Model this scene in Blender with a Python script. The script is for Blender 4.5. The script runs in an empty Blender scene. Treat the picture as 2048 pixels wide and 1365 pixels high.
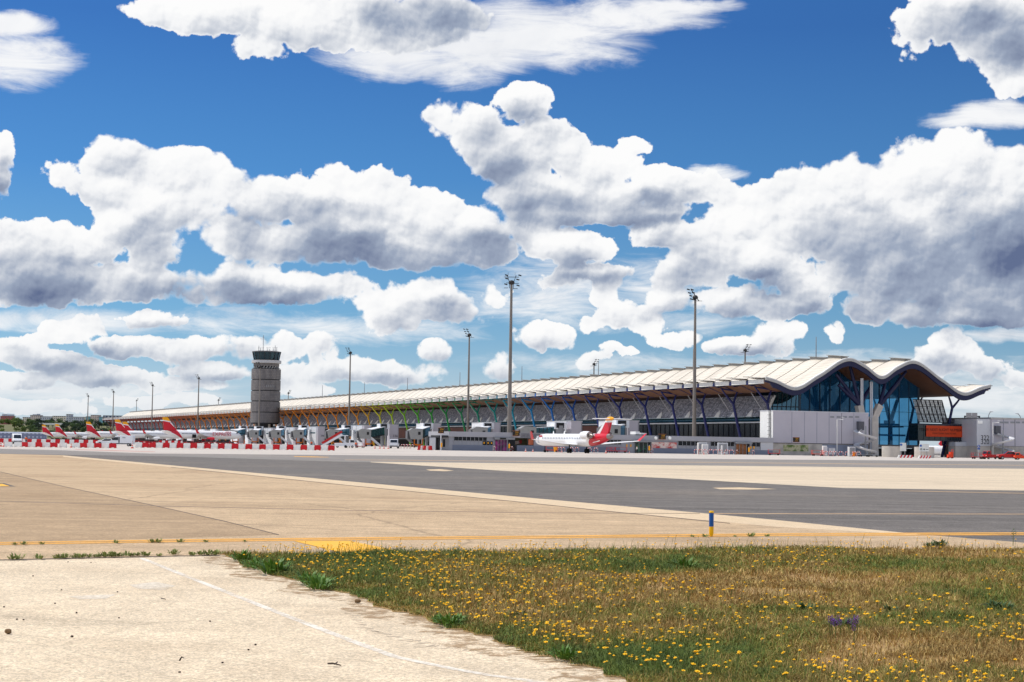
import bpy, bmesh, math, random
import numpy as np
from mathutils import Vector, Matrix
random.seed(7); rng = np.random.default_rng(7)
scene = bpy.context.scene
COL = scene.collection
PI = math.pi
# ------------------------------------------------------------------ camera
F = 3300.0; HC = 1.55; HORY = 890.0; ROLL = math.radians(0.9)
PITCH = math.atan((HORY-682.5)/F)
_fw = Vector((0, math.cos(PITCH), math.sin(PITCH)))
_r0 = Vector((1, 0, 0)); _u0 = _r0.cross(_fw)
_r = _r0*math.cos(ROLL)+_u0*math.sin(ROLL); _u = -_r0*math.sin(ROLL)+_u0*math.cos(ROLL)
CAM = Vector((0, 0, HC))
cd = bpy.data.cameras.new('camera'); cam = bpy.data.objects.new('camera', cd); COL.objects.link(cam)
cam.matrix_world = Matrix(((_r.x, _u.x, -_fw.x, 0), (_r.y, _u.y, -_fw.y, 0), (_r.z, _u.z, -_fw.z, HC), (0, 0, 0, 1)))
cd.sensor_fit = 'HORIZONTAL'; cd.sensor_width = 36; cd.lens = 36*F/2048; cd.clip_start = 0.1; cd.clip_end = 30000
scene.camera = cam
def ray(px, py): return (_fw + _r*((px-1024)/F) + _u*((682.5-py)/F)).normalized()
def P(px, py, Y):                       # survey point at distance Y ahead
    d = ray(px, py); return CAM + d*(Y/d.y)
def G(px, py, z=0.0):                   # point of the ground
    d = ray(px, py); return CAM + d*((z-HC)/d.z)
def hor(px): return HORY+(px-1024)*math.tan(ROLL)
def GD(px, Y):                          # ground point at bearing px and distance Y
    p = P(px, hor(px), Y); return Vector((p.x, p.y, 0))
# ------------------------------------------------------------------ materials
def lin(*c):
    return tuple(((v/255)/12.92 if v <= 10 else ((v/255+0.055)/1.055)**2.4) for v in c)
MATS = {}
def mat(name, col, rough=0.6, var=0.08, scale=1.5, metal=0.0, spec=0.4, fine=0.0, bump=0.0):
    if name in MATS: return MATS[name]
    m = bpy.data.materials.new(name); m.use_nodes = True; nt = m.node_tree; b = nt.nodes['Principled BSDF']
    b.inputs['Roughness'].default_value = rough; b.inputs['Metallic'].default_value = metal
    b.inputs['Specular IOR Level'].default_value = spec
    tc = nt.nodes.new('ShaderNodeTexCoord'); n = nt.nodes.new('ShaderNodeTexNoise')
    n.inputs['Scale'].default_value = scale; n.inputs['Detail'].default_value = 5
    nt.links.new(tc.outputs['Object'], n.inputs['Vector'])
    mr = nt.nodes.new('ShaderNodeMapRange'); mr.inputs[1].default_value = 0.3; mr.inputs[2].default_value = 0.7
    mr.inputs[3].default_value = 1-var; mr.inputs[4].default_value = 1+var
    nt.links.new(n.outputs['Fac'], mr.inputs[0])
    v = nt.nodes.new('ShaderNodeVectorMath'); v.operation = 'SCALE'
    v.inputs[0].default_value = col[:3]; nt.links.new(mr.outputs[0], v.inputs['Scale'])
    nt.links.new(v.outputs[0], b.inputs['Base Color'])
    MATS[name] = m; return m
class NB:                               # small helper for writing shader expressions
    def __init__(s, nt): s.nt = nt
    def node(s, t): return s.nt.nodes.new(t)
    def put(s, sock, v):
        if isinstance(v, bpy.types.NodeSocket): s.nt.links.new(v, sock)
        else: sock.default_value = v
    def m(s, op, a, b=0.0, c=None, clamp=False):
        n = s.node('ShaderNodeMath'); n.operation = op; n.use_clamp = clamp
        s.put(n.inputs[0], a); s.put(n.inputs[1], b)
        if c is not None: s.put(n.inputs[2], c)
        return n.outputs[0]
    def v(s, op, a, b=None, c=None, out=0):
        n = s.node('ShaderNodeVectorMath'); n.operation = op; s.put(n.inputs[0], a)
        if b is not None: s.put(n.inputs['Scale'] if op == 'SCALE' else n.inputs[1], b)
        if c is not None: s.put(n.inputs[2], c)
        return n.outputs['Value'] if op in ('DOT_PRODUCT', 'LENGTH') else n.outputs[0]
    def step(s, x, a, b, lo=0.0, hi=1.0, smooth=True):
        n = s.node('ShaderNodeMapRange'); n.interpolation_type = 'SMOOTHSTEP' if smooth else 'LINEAR'
        s.put(n.inputs[0], x); s.put(n.inputs[1], a); s.put(n.inputs[2], b); s.put(n.inputs[3], lo); s.put(n.inputs[4], hi)
        return n.outputs[0]
    def noise(s, vec, scale, detail=4, rough=0.5, out='Fac', lac=2.0, dist=0.0, dims='3D'):
        n = s.node('ShaderNodeTexNoise'); n.noise_dimensions = dims; s.put(n.inputs['Vector'], vec); s.put(n.inputs['Scale'], scale)
        n.inputs['Detail'].default_value = detail; n.inputs['Roughness'].default_value = rough
        n.inputs['Lacunarity'].default_value = lac; n.inputs['Distortion'].default_value = dist
        return n.outputs[out]
    def voro(s, vec, scale, feature='F1', detail=0, rough=0.5, out='Distance', smooth=0.3, dims='3D'):
        n = s.node('ShaderNodeTexVoronoi'); n.voronoi_dimensions = dims; n.feature = feature; s.put(n.inputs['Vector'], vec); s.put(n.inputs['Scale'], scale)
        n.inputs['Detail'].default_value = detail; n.inputs['Roughness'].default_value = rough
        if feature == 'SMOOTH_F1': n.inputs['Smoothness'].default_value = smooth
        return n.outputs[out]
    def mix(s, f, a, b):
        n = s.node('ShaderNodeMix'); n.data_type = 'RGBA'; s.put(n.inputs['Factor'], f)
        for k, x in ((6, a), (7, b)):
            s.put(n.inputs[k], (*x[:3], 1) if isinstance(x, tuple) else x)
        return n.outputs[2]
    def xyz(s, x, y, z=0.0):
        n = s.node('ShaderNodeCombineXYZ'); s.put(n.inputs[0], x); s.put(n.inputs[1], y); s.put(n.inputs[2], z); return n.outputs[0]
    def sep(s, v):
        n = s.node('ShaderNodeSeparateXYZ'); s.put(n.inputs[0], v); return n.outputs
def newmat(name):
    m = bpy.data.materials.new(name); m.use_nodes = True
    MATS[name] = m; return m, NB(m.node_tree), m.node_tree.nodes['Principled BSDF']
# ------------------------------------------------------------------ mesh builder
class MB:
    def __init__(s): s.v = []; s.f = []; s.mi = []; s.sm = []
    def face(s, pts, mi=0, smooth=False):
        i = len(s.v); s.v += [tuple(p) for p in pts]; s.f.append(tuple(range(i, i+len(pts)))); s.mi.append(mi); s.sm.append(smooth)
    def box(s, a, b, mi=0, M=None):
        x0, y0, z0 = a; x1, y1, z1 = b
        c = [Vector(p) for p in ((x0,y0,z0),(x1,y0,z0),(x1,y1,z0),(x0,y1,z0),(x0,y0,z1),(x1,y0,z1),(x1,y1,z1),(x0,y1,z1))]
        if M is not None: c = [M @ p for p in c]
        s._add(c, [(0,3,2,1),(4,5,6,7),(0,1,5,4),(1,2,6,5),(2,3,7,6),(3,0,4,7)], mi)
        return s
    def _add(s, vs, fs, mi=0, smooth=False):
        i = len(s.v); s.v += [tuple(p) for p in vs]
        for f in fs: s.f.append(tuple(i+k for k in f)); s.mi.append(mi); s.sm.append(smooth)
    def bar(s, a, b, w, h=None, mi=0, up=Vector((0,0,1))):   # rectangular bar from a to b
        a = Vector(a); b = Vector(b); h = h or w; d = (b-a).normalized()
        x = d.cross(up)
        if x.length < 1e-4: x = Vector((1,0,0))
        x.normalize(); y = x.cross(d)
        c = [p + x*(sx*w/2) + y*(sy*h/2) for p in (a, b) for sx, sy in ((-1,-1),(1,-1),(1,1),(-1,1))]
        s._add(c, [(0,1,2,3),(7,6,5,4),(0,4,5,1),(1,5,6,2),(2,6,7,3),(3,7,4,0)], mi); return s
    def tube(s, pts, rs, n=8, mi=0, cap=True):
        pts = [Vector(p) for p in pts]
        if not isinstance(rs, (list, tuple)): rs = [rs]*len(pts)
        vs = []; px = None
        for k, p in enumerate(pts):
            d = (pts[min(k+1, len(pts)-1)] - pts[max(k-1, 0)]).normalized()
            if px is None:
                px = d.orthogonal().normalized()
            px = (px - d*px.dot(d)).normalized(); py = d.cross(px)
            vs += [p + (px*math.cos(t)+py*math.sin(t))*rs[k] for t in [2*PI*j/n for j in range(n)]]
        fs = [(k*n+j, k*n+(j+1)%n, (k+1)*n+(j+1)%n, (k+1)*n+j) for k in range(len(pts)-1) for j in range(n)]
        s._add(vs, fs, mi, True)
        if cap:
            i = len(s.v)-len(vs)
            s.f.append(tuple(i+j for j in range(n-1, -1, -1))); s.mi.append(mi); s.sm.append(False)
            s.f.append(tuple(i+(len(pts)-1)*n+j for j in range(n))); s.mi.append(mi); s.sm.append(False)
        return s
    def lathe(s, prof, c=(0,0,0), n=16, mi=0, axis='z', smooth=True, M=None, sy=1.0):
        vs = []
        for r, h in prof:
            for j in range(n):
                t = 2*PI*j/n; a, b = r*math.cos(t), r*math.sin(t)*sy
                p = {'z': (a, b, h), 'x': (h, a, b), 'y': (a, h, b)}[axis]
                p = Vector((p[0]+c[0], p[1]+c[1], p[2]+c[2])); vs.append(M @ p if M is not None else p)
        L = len(prof)
        fs = [(k*n+j, k*n+(j+1)%n, (k+1)*n+(j+1)%n, (k+1)*n+j) for k in range(L-1) for j in range(n)]
        s._add(vs, fs, mi, smooth)
        i = len(s.v)-len(vs)
        s.f.append(tuple(i+j for j in range(n-1,-1,-1))); s.mi.append(mi); s.sm.append(False)
        s.f.append(tuple(i+(L-1)*n+j for j in range(n))); s.mi.append(mi); s.sm.append(False)
        return s
    def prism(s, poly, d, mi=0, M=None):   # 3-D polygon extruded by vector d
        poly = [Vector(p) for p in poly]; d = Vector(d); n = len(poly)
        vs = poly + [p+d for p in poly]
        if M is not None: vs = [M @ p for p in vs]
        s._add(vs, [tuple(range(n-1,-1,-1)), tuple(range(n, 2*n))] + [(j, (j+1)%n, n+(j+1)%n, n+j) for j in range(n)], mi); return s
    def grid(s, pts, nu, nv, mi=0, smooth=True):
        s._add(pts, [(i*nv+j, (i+1)*nv+j, (i+1)*nv+j+1, i*nv+j+1) for i in range(nu-1) for j in range(nv-1)], mi, smooth); return s
    def build(s, name, mats, parent=None, loc=None, rz=0.0, recalc=True, **tags):
        me = bpy.data.meshes.new(name); me.from_pydata(s.v, [], s.f)
        mats = mats if isinstance(mats, (list, tuple)) else [mats]
        for m in mats: me.materials.append(m)
        me.polygons.foreach_set('material_index', s.mi); me.polygons.foreach_set('use_smooth', s.sm)
        if recalc and len(s.f) < 60000:
            b = bmesh.new(); b.from_mesh(me); bmesh.ops.recalc_face_normals(b, faces=b.faces); b.to_mesh(me); b.free()
        me.set_sharp_from_angle(angle=math.radians(38))
        me.update()
        o = bpy.data.objects.new(name, me); COL.objects.link(o)
        if parent is not None: o.parent = parent
        if loc is not None: o.location = loc; o.rotation_euler = (0, 0, rz)
        for k, v in tags.items(): o[k] = v
        return o
def tag(o, label, cat=None, group=None):
    o['label'] = label
    if cat: o['category'] = cat
    if group: o['group'] = group
    n = len(label.split())
    if not 4 <= n <= 16: print('LABEL LENGTH', n, label)
    return o
def thing(name, label, cat, loc=(0,0,0), rz=0.0, group=None):
    o = bpy.data.objects.new(name, None); COL.objects.link(o); o.empty_display_size = 0.2
    o.location = loc; o.rotation_euler = (0, 0, rz); return tag(o, label, cat, group)
def struct(name, mb, m, **k):
    o = mb.build(name, m, **k); o['kind'] = 'structure'; return o
def dup(o, loc=None, rz=None, label=None, group=None, parent=None):
    c = o.copy(); COL.objects.link(c)
    if parent is not None: c.parent = parent
    if loc is not None: c.location = loc
    if rz is not None: c.rotation_euler = (0, 0, rz)
    if label: tag(c, label)
    if group: c['group'] = group
    for ch in o.children: dup(ch, parent=c)
    return c
def text(name, body, size, m, parent, M, align='CENTER', ext=0.012):
    cu = bpy.data.curves.new(name, 'FONT'); cu.body = body; cu.size = size; cu.align_x = align; cu.align_y = 'CENTER'; cu.extrude = ext; cu.resolution_u = 3
    t = bpy.data.objects.new(name, cu); COL.objects.link(t); bpy.context.view_layer.update()
    me = bpy.data.meshes.new_from_object(t.evaluated_get(bpy.context.evaluated_depsgraph_get()))
    bpy.data.objects.remove(t); bpy.data.curves.remove(cu); me.materials.clear(); me.materials.append(m); me.name = name
    o = bpy.data.objects.new(name, me); COL.objects.link(o); o.parent = parent; o.matrix_local = M; return o
ORD = 'first second third fourth fifth sixth seventh eighth ninth tenth eleventh twelfth thirteenth fourteenth fifteenth sixteenth seventeenth eighteenth nineteenth twentieth twenty-first twenty-second twenty-third twenty-fourth twenty-fifth twenty-sixth twenty-seventh twenty-eighth twenty-ninth thirtieth'.split()
# ------------------------------------------------------------------ light
SUN_EL = math.radians(58); SUN_AZ = Vector((-0.97, 0.24, 0)).normalized()   # horizontal direction towards the sun
sdir = Vector((SUN_AZ.x*math.cos(SUN_EL), SUN_AZ.y*math.cos(SUN_EL), math.sin(SUN_EL)))
sl = bpy.data.lights.new('sun', 'SUN'); sl.energy = 3.6; sl.angle = math.radians(0.5); sl.color = (1, 0.955, 0.88)
so = bpy.data.objects.new('sun', sl); COL.objects.link(so); so.rotation_euler = (-sdir).to_track_quat('-Z', 'Y').to_euler()
vs = scene.view_settings; vs.view_transform = 'Standard'; vs.look = 'None'; vs.exposure = 0.0; vs.gamma = 1.0; vs.use_curve_mapping = False
# ------------------------------------------------------------------ sky
def uv(px, py):
    d = ray(px, py); return math.atan2(d.x, d.y), math.asin(d.z)
CL = [ # cumulus: centre px, py, half width, half height, strength
(430,30,190,50,1),(600,45,140,60,1),(515,95,55,28,.9),(760,50,190,70,1),(860,40,150,60,1),
(1900,35,120,70,1),(2000,90,110,80,1),(1960,20,160,50,1),(2030,165,60,28,.8),(1850,70,60,50,.8),(2,300,26,42,.9),(4,370,20,34,.9),
(250,310,90,52,1),(350,335,110,55,1),(160,352,64,36,.8),(230,380,90,50,1),(430,375,66,56,1),(330,415,140,56,1),(540,405,100,60,1),(605,400,80,60,1),
(672,375,58,55,1),(765,395,92,74,1),(700,435,160,74,1),(850,430,100,66,1),(935,465,96,66,1),(600,480,150,56,1),(800,500,170,46,1),(965,505,84,46,1),(480,475,95,56,1),
(40,490,110,64,1),(150,490,105,58,1),(240,450,85,58,1),(300,500,76,72,1),(100,555,180,58,1),(255,562,150,54,1),(10,560,110,56,1),
(395,575,60,34,1),(500,560,100,52,1),(600,572,84,42,1),(690,575,60,34,1),(550,592,150,24,1),
(760,600,70,40,1),(850,590,84,48,1),(775,640,62,34,1),(910,622,70,36,1),(850,620,80,34,.9),
(890,232,48,44,.9),(955,265,80,64,1),(1040,208,72,48,1),(1000,310,84,66,1),(1095,280,56,46,1),(1130,310,90,56,1),(1190,335,100,60,1),(1268,288,40,20,.9),(1238,312,44,26,1),(1660,440,120,60,1),(1800,540,90,70,1),(1880,500,120,80,1),(1960,520,120,90,1),(1060,375,110,56,1),
(1200,392,150,54,1),(1330,372,84,48,1),(1405,380,64,42,1),(1150,425,170,30,1),(1300,425,110,24,.9),
(1150,495,100,46,1),(1095,490,56,36,1),(1190,540,110,24,.9),(1220,575,44,40,1),(1215,620,56,42,1),(1090,668,58,34,1),(1180,650,30,26,.8),
(1530,405,80,56,1),(1620,390,110,68,1),(1720,370,110,66,1),(1820,345,100,74,1),(1930,325,100,76,1),(2020,345,90,70,1),(1580,465,120,56,1),(1700,470,150,76,1),
(1850,450,170,90,1),(2000,450,130,100,1),(1910,560,170,84,1),(2015,580,130,74,1),(1755,605,58,48,1),(1830,622,90,36,1),(1740,540,70,50,1),(1960,632,140,26,1),
(1430,505,110,56,1),(1380,545,95,54,1),(1510,520,90,56,1),(1585,565,64,56,1),(1620,590,36,46,1),(1350,595,76,38,1),(1450,605,130,38,1),(1560,615,84,30,1),
(1550,680,62,36,1),(1470,695,78,24,1),(1355,678,54,20,.9),(1668,668,22,22,.7),(1185,728,36,26,.9),(1215,695,24,16,.8),(1250,706,22,11,.8),(1000,738,32,24,.9),
(868,705,38,26,1),(790,742,58,28,1),(640,702,40,36,.9),(655,740,66,28,1),(720,742,60,28,.9),(855,748,50,20,.8),
(1905,692,46,38,1),(1890,722,66,34,1),(1975,738,60,22,.9),(2030,755,50,22,.9),
(30,695,56,26,.9),(110,662,36,26,.8),(300,642,88,24,.9),(250,692,90,30,.9),(370,700,84,36,1),(490,692,62,34,1),(430,740,100,26,1),(560,748,70,24,.8),(110,722,100,26,.9),(210,752,140,26,.9),(360,770,130,22,.8),(40,760,90,22,.8),(180,650,50,26,.8),(560,700,60,30,.8),(600,775,90,20,.7),(300,800,160,20,.7),(80,810,140,20,.7),(1300,770,90,16,.6),(1120,560,60,24,.8),(1290,640,60,34,.9),(980,590,50,30,.8),(1060,440,70,50,.9),(1500,440,90,50,1),(1330,460,90,40,.9),(1450,450,80,50,.9),(1640,545,60,40,.8)]
WI = [ # smooth veils
(950,110,130,60),(1080,70,220,70),(1250,30,200,38),(1350,15,140,20),(800,110,150,45),(30,110,112,58),(10,50,90,26),(1970,236,112,26),(1425,348,58,18),(1080,600,170,40,.45),(1330,640,160,26,.4),
(120,640,220,22,.5),(700,660,220,24,.42),(1750,730,200,20,.4),(2010,672,100,14,.6),(1250,735,230,20,.35),(1130,560,120,60,.5),(1290,560,90,50,.5),(980,600,80,40,.45),(430,640,120,26,.5),(1980,790,180,60,.6),(150,790,300,40,.6)]
SH = [ # thick, self-shaded parts: px, py, half width, half height, depth
(820,25,120,36,.75),(2010,75,75,50,.8),(1960,40,80,40,.4),(6,365,20,34,.8),(300,345,90,22,.2),(650,410,90,20,.45),(560,455,100,34,.5),(640,490,160,40,.75),(800,520,170,34,1.0),(960,500,80,44,.75),(880,470,60,30,.4),(480,440,40,20,.35),
(90,570,170,50,.95),(270,575,150,48,1.05),(300,500,60,50,.5),(120,520,100,34,.5),(30,470,40,16,.2),(520,590,110,30,.95),(470,560,40,26,.5),(640,585,40,22,.5),(800,650,40,20,.6),(860,625,60,26,.6),(930,640,40,20,.5),
(1040,240,40,30,.5),(980,300,70,60,.45),(1020,350,60,30,.5),(1120,415,110,34,.95),(1200,430,150,24,.85),(1320,410,90,24,.5),(1190,548,100,22,.9),(1120,520,50,26,.4),(1230,640,40,20,.45),(1100,690,60,14,.4),
(1650,460,80,36,.5),(1740,430,40,30,.4),(1780,490,70,40,.5),(1920,440,40,34,.45),(1990,520,130,90,1.15),(1900,590,170,60,1.1),(2010,620,130,50,1.35),(1960,640,150,22,1.3),(1690,520,70,40,.5),(1840,640,80,16,.8),
(1400,560,90,30,.55),(1490,590,110,34,.9),(1420,622,120,18,.8),(1560,620,80,20,.75),(1370,500,60,30,.3),(1540,705,60,14,.5),(1460,708,60,12,.45),
(880,725,30,12,.6),(800,758,60,12,.6),(660,755,60,14,.5),(1900,730,50,20,.55),(2000,750,60,14,.5),(300,655,80,16,.8),(240,708,90,18,.65),(380,720,80,20,.75),(490,712,60,18,.75),(100,736,100,16,.6),(30,712,40,14,.5),(430,756,110,14,.7),(210,768,130,12,.5),(1000,752,28,10,.4)]
w = bpy.data.worlds.new('World'); scene.world = w; w.use_nodes = True; nt = w.node_tree; nt.nodes.clear(); N = NB(nt)
out = N.node('ShaderNodeOutputWorld'); bg = N.node('ShaderNodeBackground')
sky = N.node('ShaderNodeTexSky'); sky.sky_type = 'NISHITA'; sky.sun_disc = False; sky.sun_elevation = SUN_EL
sky.sun_rotation = math.atan2(sdir.x, sdir.y); sky.altitude = 600; sky.air_density = 1.0; sky.dust_density = 0.4; sky.ozone_density = 3.0
tc = N.node('ShaderNodeTexCoord'); d = N.v('NORMALIZE', tc.outputs['Generated']); X, Y, Z = N.sep(d)
U = N.m('ARCTAN2', X, Y); V = N.m('ARCSINE', Z)
p0 = N.xyz(U, V, 0.0)
def warp(p, sc, amp, det, ro=0.55):
    n = N.noise(p, sc, det, ro, out='Color'); return N.v('MULTIPLY_ADD', N.v('SUBTRACT', n, (0.5, 0.5, 0.5)), (amp, amp*.8, 0), p)
PX = 1/F
pw = warp(p0, 20, 46*PX, 2); pw = warp(pw, 70, 34*PX, 6, .66)
def blobs(p, lst, sm, base=-1.5, amp=False):
    acc = None
    for b in lst:
        if amp and b[2] < 72: b = (b[0], b[1], b[2]*1.28, b[3]*1.22, b[4]*.7)
        u, v = uv(b[0], b[1]); ix, iy = 1/(b[2]*PX), 1/(b[3]*PX)
        q = N.v('MULTIPLY_ADD', p, (ix, iy, 0), (-u*ix, -v*iy, 0))
        dd = N.v('DOT_PRODUCT', q, q)
        k = b[4] if len(b) > 4 else 1.0
        f = N.m('MULTIPLY_ADD', dd, -k, k)
        if acc is None: acc = f
        else:
            n = N.node('ShaderNodeMath'); n.operation = 'SMOOTH_MAX'; nt.links.new(acc, n.inputs[0]); nt.links.new(f, n.inputs[1]); n.inputs[2].default_value = sm; acc = n.outputs[0]
    return N.m('MAXIMUM', acc, base)
FC = blobs(pw, CL, 0.3, amp=True); FG = N.m('SUBTRACT', blobs(N.v('ADD', pw, (-.45*17*PX, .89*17*PX, 0)), CL, 0.3, amp=True), FC)   # thickens towards the sun: shaded side
# generic scattered cloud added out of view, thickened to raise the ambient light
front = N.m('MULTIPLY', N.step(N.m('ABSOLUTE', U), 0.33, 0.45, 1, 0), N.step(V, 0.28, 0.36, 1, 0))
gen = N.m('MULTIPLY_ADD', N.noise(N.v('MULTIPLY', d, (1, 1, 2.2)), 2.6, 3, .5), 5.0, -2.2)
FC = N.m('ADD', N.m('MULTIPLY', FC, front), N.m('MULTIPLY', N.m('MINIMUM', gen, 0.9), N.m('SUBTRACT', 1.0, front)))
def puff(p, sc, det, ro): return N.m('SUBTRACT', 0.42, N.voro(p, sc, 'SMOOTH_F1', det, ro, smooth=.18, dims='2D'))
su, sv = -0.5, 0.86                                   # towards the sun across the sky
pb = warp(p0, 44, 20*PX, 4, .6)
OFF = (su*7*PX, sv*7*PX, 0); OFF2 = (su*20*PX, sv*20*PX, 0)
def relief_field(p): return N.m('ADD', N.m('MULTIPLY', puff(p, 44, 2.5, .62), 1.0), N.m('MULTIPLY', N.noise(p, 60, 6, .64, dims='2D'), 1.1))
h1 = relief_field(pb); h2 = relief_field(N.v('ADD', pb, OFF))
def big(p): return N.m('ADD', N.m('MULTIPLY', N.noise(p, 13, 3, .5, dims='2D'), .75), N.m('MULTIPLY', puff(p, 19, 1.6, .5), .8))
g1 = big(pb); g2 = big(N.v('ADD', pb, OFF2))
wi = N.noise(N.v('MULTIPLY', p0, (18, 80, 1)), 1.0, 7, .66, dims='2D', dist=.4)
soft = N.noise(p0, 9, 2, .5, dims='2D')
H = N.m('ADD', N.m('MULTIPLY_ADD', FC, 1.5, -0.46), N.m('ADD', N.m('MULTIPLY', h1, 0.66), N.m('MULTIPLY', g1, .5)))
wispfac = N.m('ADD', blobs(warp(warp(p0, 18, 60*PX, 3), 70, 24*PX, 6, .65), WI, 0.3), N.m('MULTIPLY_ADD', wi, 2.0, -1.0))
aW = N.m('MULTIPLY', N.step(wispfac, -0.4, 1.0), front)
band = N.m('MULTIPLY', N.step(V, 0.0, 0.065, 0.85, 0.0), N.step(wi, .25, .75, 0.5, 1))
S = blobs(warp(warp(p0, 22, 70*PX, 2), 80, 44*PX, 6, .66), [(a, b_, c*1.6, d_*1.65, min(e, 1.0)*.9+.08) for a, b_, c, d_, e in SH], 0.45, 0.0)
S = N.m('MULTIPLY', S, N.m('MULTIPLY_ADD', g1, .9, .52))
S = N.step(S, -.1, 0.95, 0, 1.0)
aC = N.step(H, 0.0, N.m('ADD', N.m('MULTIPLY_ADD', S, .3, .15), N.step(soft, .45, .72, 0, .28)))
A = N.m('MAXIMUM', aC, N.m('MULTIPLY', aW, 0.94))
relief = N.m('ADD', N.m('MULTIPLY', N.m('SUBTRACT', h1, h2), 0.24), N.m('MULTIPLY', N.m('SUBTRACT', g1, g2), 0.95))
shade = N.m('ADD', N.m('MULTIPLY', N.m('MULTIPLY', S, .84), front), N.m('MULTIPLY_ADD', relief, -1.15, 0.05))
shade = N.m('ADD', shade, N.step(FC, .1, .9, 0, .10))
shade = N.m('ADD', shade, N.m('MULTIPLY', N.m('MULTIPLY', N.step(FG, -.6, .6, -.34, .4, smooth=False), N.step(V, 0.03, .12, .5, 1)), front))
shade = N.m('MULTIPLY', N.step(shade, 0.0, 1.18, smooth=False), N.step(H, 0.0, 0.4, .35, 1))
ramp = N.node('ShaderNodeValToRGB'); nt.links.new(shade, ramp.inputs[0]); cr = ramp.color_ramp
cr.elements[0].position = 0; cr.elements[0].color = (0.98, 0.98, 0.98, 1)
cr.elements[1].position = 1; cr.elements[1].color = (*lin(98, 112, 146), 1)
for ps, c in ((.16, (244, 245, 247)), (.36, (208, 213, 222)), (.6, (158, 170, 191))):
    e = cr.elements.new(ps); e.color = (*lin(*c), 1)
lowtint = N.mix(N.step(V, 0.0, 0.07, 0.42, 0.0), ramp.outputs[0], lin(196, 208, 218))
gr = N.node('ShaderNodeValToRGB'); nt.links.new(N.m('MULTIPLY', V, 1/0.5), gr.inputs[0]); ge = gr.color_ramp.elements
ge[0].position = 0; ge[0].color = (*lin(176, 199, 213), 1); ge[1].position = 1; ge[1].color = (*lin(46, 108, 184), 1)
for ps, c in ((.06, (146, 188, 213)), (.16, (101, 163, 207)), (.32, (58, 131, 199)), (.5, (32, 102, 180))):
    e = ge.new(ps); e.color = (*lin(*c), 1)
air = N.v('SCALE', gr.outputs[0], N.step(U, -.32, .32, 1.22, .9, smooth=False))
sk = N.mix(0.8, N.v('SCALE', sky.outputs[0], 0.085), air)
sk = N.mix(band, sk, lin(205, 215, 224))
colr = N.mix(A, sk, lowtint)
nt.links.new(colr, bg.inputs[0]); bg.inputs[1].default_value = 1.0; nt.links.new(bg.outputs[0], out.inputs[0])
w.cycles.sampling_method = 'MANUAL'; w.cycles.sample_map_resolution = 512
# ------------------------------------------------------------------ ground
def ground_mat(name, c1, c2, stain, speck=0.3, streak=0.0, light=None, bumpd=0.004, sscale=0.25, ang=0.0, cracks=0.0):
    m, n, b = newmat(name)
    g = n.node('ShaderNodeNewGeometry'); p = g.outputs['Position']
    f = n.noise(p, 55, 3, .7); f2 = n.noise(p, 9, 4, .6); big = n.noise(p, sscale, 5, .6)
    col = n.mix(n.step(f2, .3, .7), c1, c2)
    col = n.mix(n.m('MULTIPLY', n.step(big, .45, .75), .8), col, stain)
    vo = n.voro(p, 70, out='Color'); r = n.sep(vo)[0]
    sp = n.m('ADD', n.m('MULTIPLY_ADD', r, speck, 1-speck*.5), n.m('MULTIPLY_ADD', f, speck*1.6, -speck*.8))
    if streak:
        rot = n.node('ShaderNodeMapping'); rot.vector_type = 'POINT'; n.put(rot.inputs[0], p); rot.inputs['Rotation'].default_value = (0, 0, ang); rot.inputs['Scale'].default_value = (.05, 1.1, 1)
        st = n.noise(rot.outputs[0], 1.0, 5, .65); sp = n.m('MULTIPLY', sp, n.step(st, .25, .8, 1+streak, 1-streak))
    if cracks:
        dist = n.noise(p, .9, 3, .6, out='Color'); cp = n.v('MULTIPLY_ADD', dist, (.5, .5, 0), p)
        ed = n.voro(cp, .11, 'DISTANCE_TO_EDGE'); sp = n.m('MULTIPLY', sp, n.step(ed, 0.0, .006, 1-cracks, 1))
    mid = n.noise(p, 1.7, 6, .7); sp = n.m('MULTIPLY', sp, n.step(mid, .25, .75, 1-speck*.22, 1+speck*.2))
    blot = n.noise(n.v('MULTIPLY', p, (.35, .12, 1)), 1.0, 6, .65); sp = n.m('MULTIPLY', sp, n.step(blot, .55, .75, 1.0, .84))
    gr_ = n.noise(p, 20, 4, .75); sp = n.m('MULTIPLY', sp, n.step(gr_, .3, .7, 1-speck*.38, 1+speck*.3))
    far_ = n.noise(n.v('MULTIPLY', p, (1.6, .5, 1)), 1.0, 5, .7); sp = n.m('MULTIPLY', sp, n.step(far_, .3, .7, 1-speck*.1, 1+speck*.09))
    dots = n.voro(p, 26); sp = n.m('MULTIPLY', sp, n.step(dots, .03, .12, 1-speck*.6, 1))
    col = n.v('SCALE', col, sp)
    n.put(b.inputs['Base Color'], col); b.inputs['Roughness'].default_value = .9; b.inputs['Specular IOR Level'].default_value = .25
    bp = n.node('ShaderNodeBump'); bp.inputs['Strength'].default_value = .5; bp.inputs['Distance'].default_value = bumpd; n.put(bp.inputs['Height'], f); n.put(b.inputs['Normal'], bp.outputs[0])
    return m
def poly_sheet(name, pix, z, m, **k):
    z *= .35; mb = MB(); mb.face([G(x, y, z) for x, y in pix]); return struct(name, mb, m, recalc=False, **k)
def fan_sheet(name, upper, lower, z, m, **k):     # strip between two pixel polylines with the same number of points
    z *= .35; mb = MB()
    for i in range(len(upper)-1):
        mb.face([G(*upper[i], z), G(*lower[i], z), G(*lower[i+1], z), G(*upper[i+1], z)])
    return struct(name, mb, m, recalc=False, **k)
m_earth = ground_mat('dry_earth', lin(150, 135, 100), lin(120, 115, 80), lin(100, 105, 70), .2)
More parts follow.
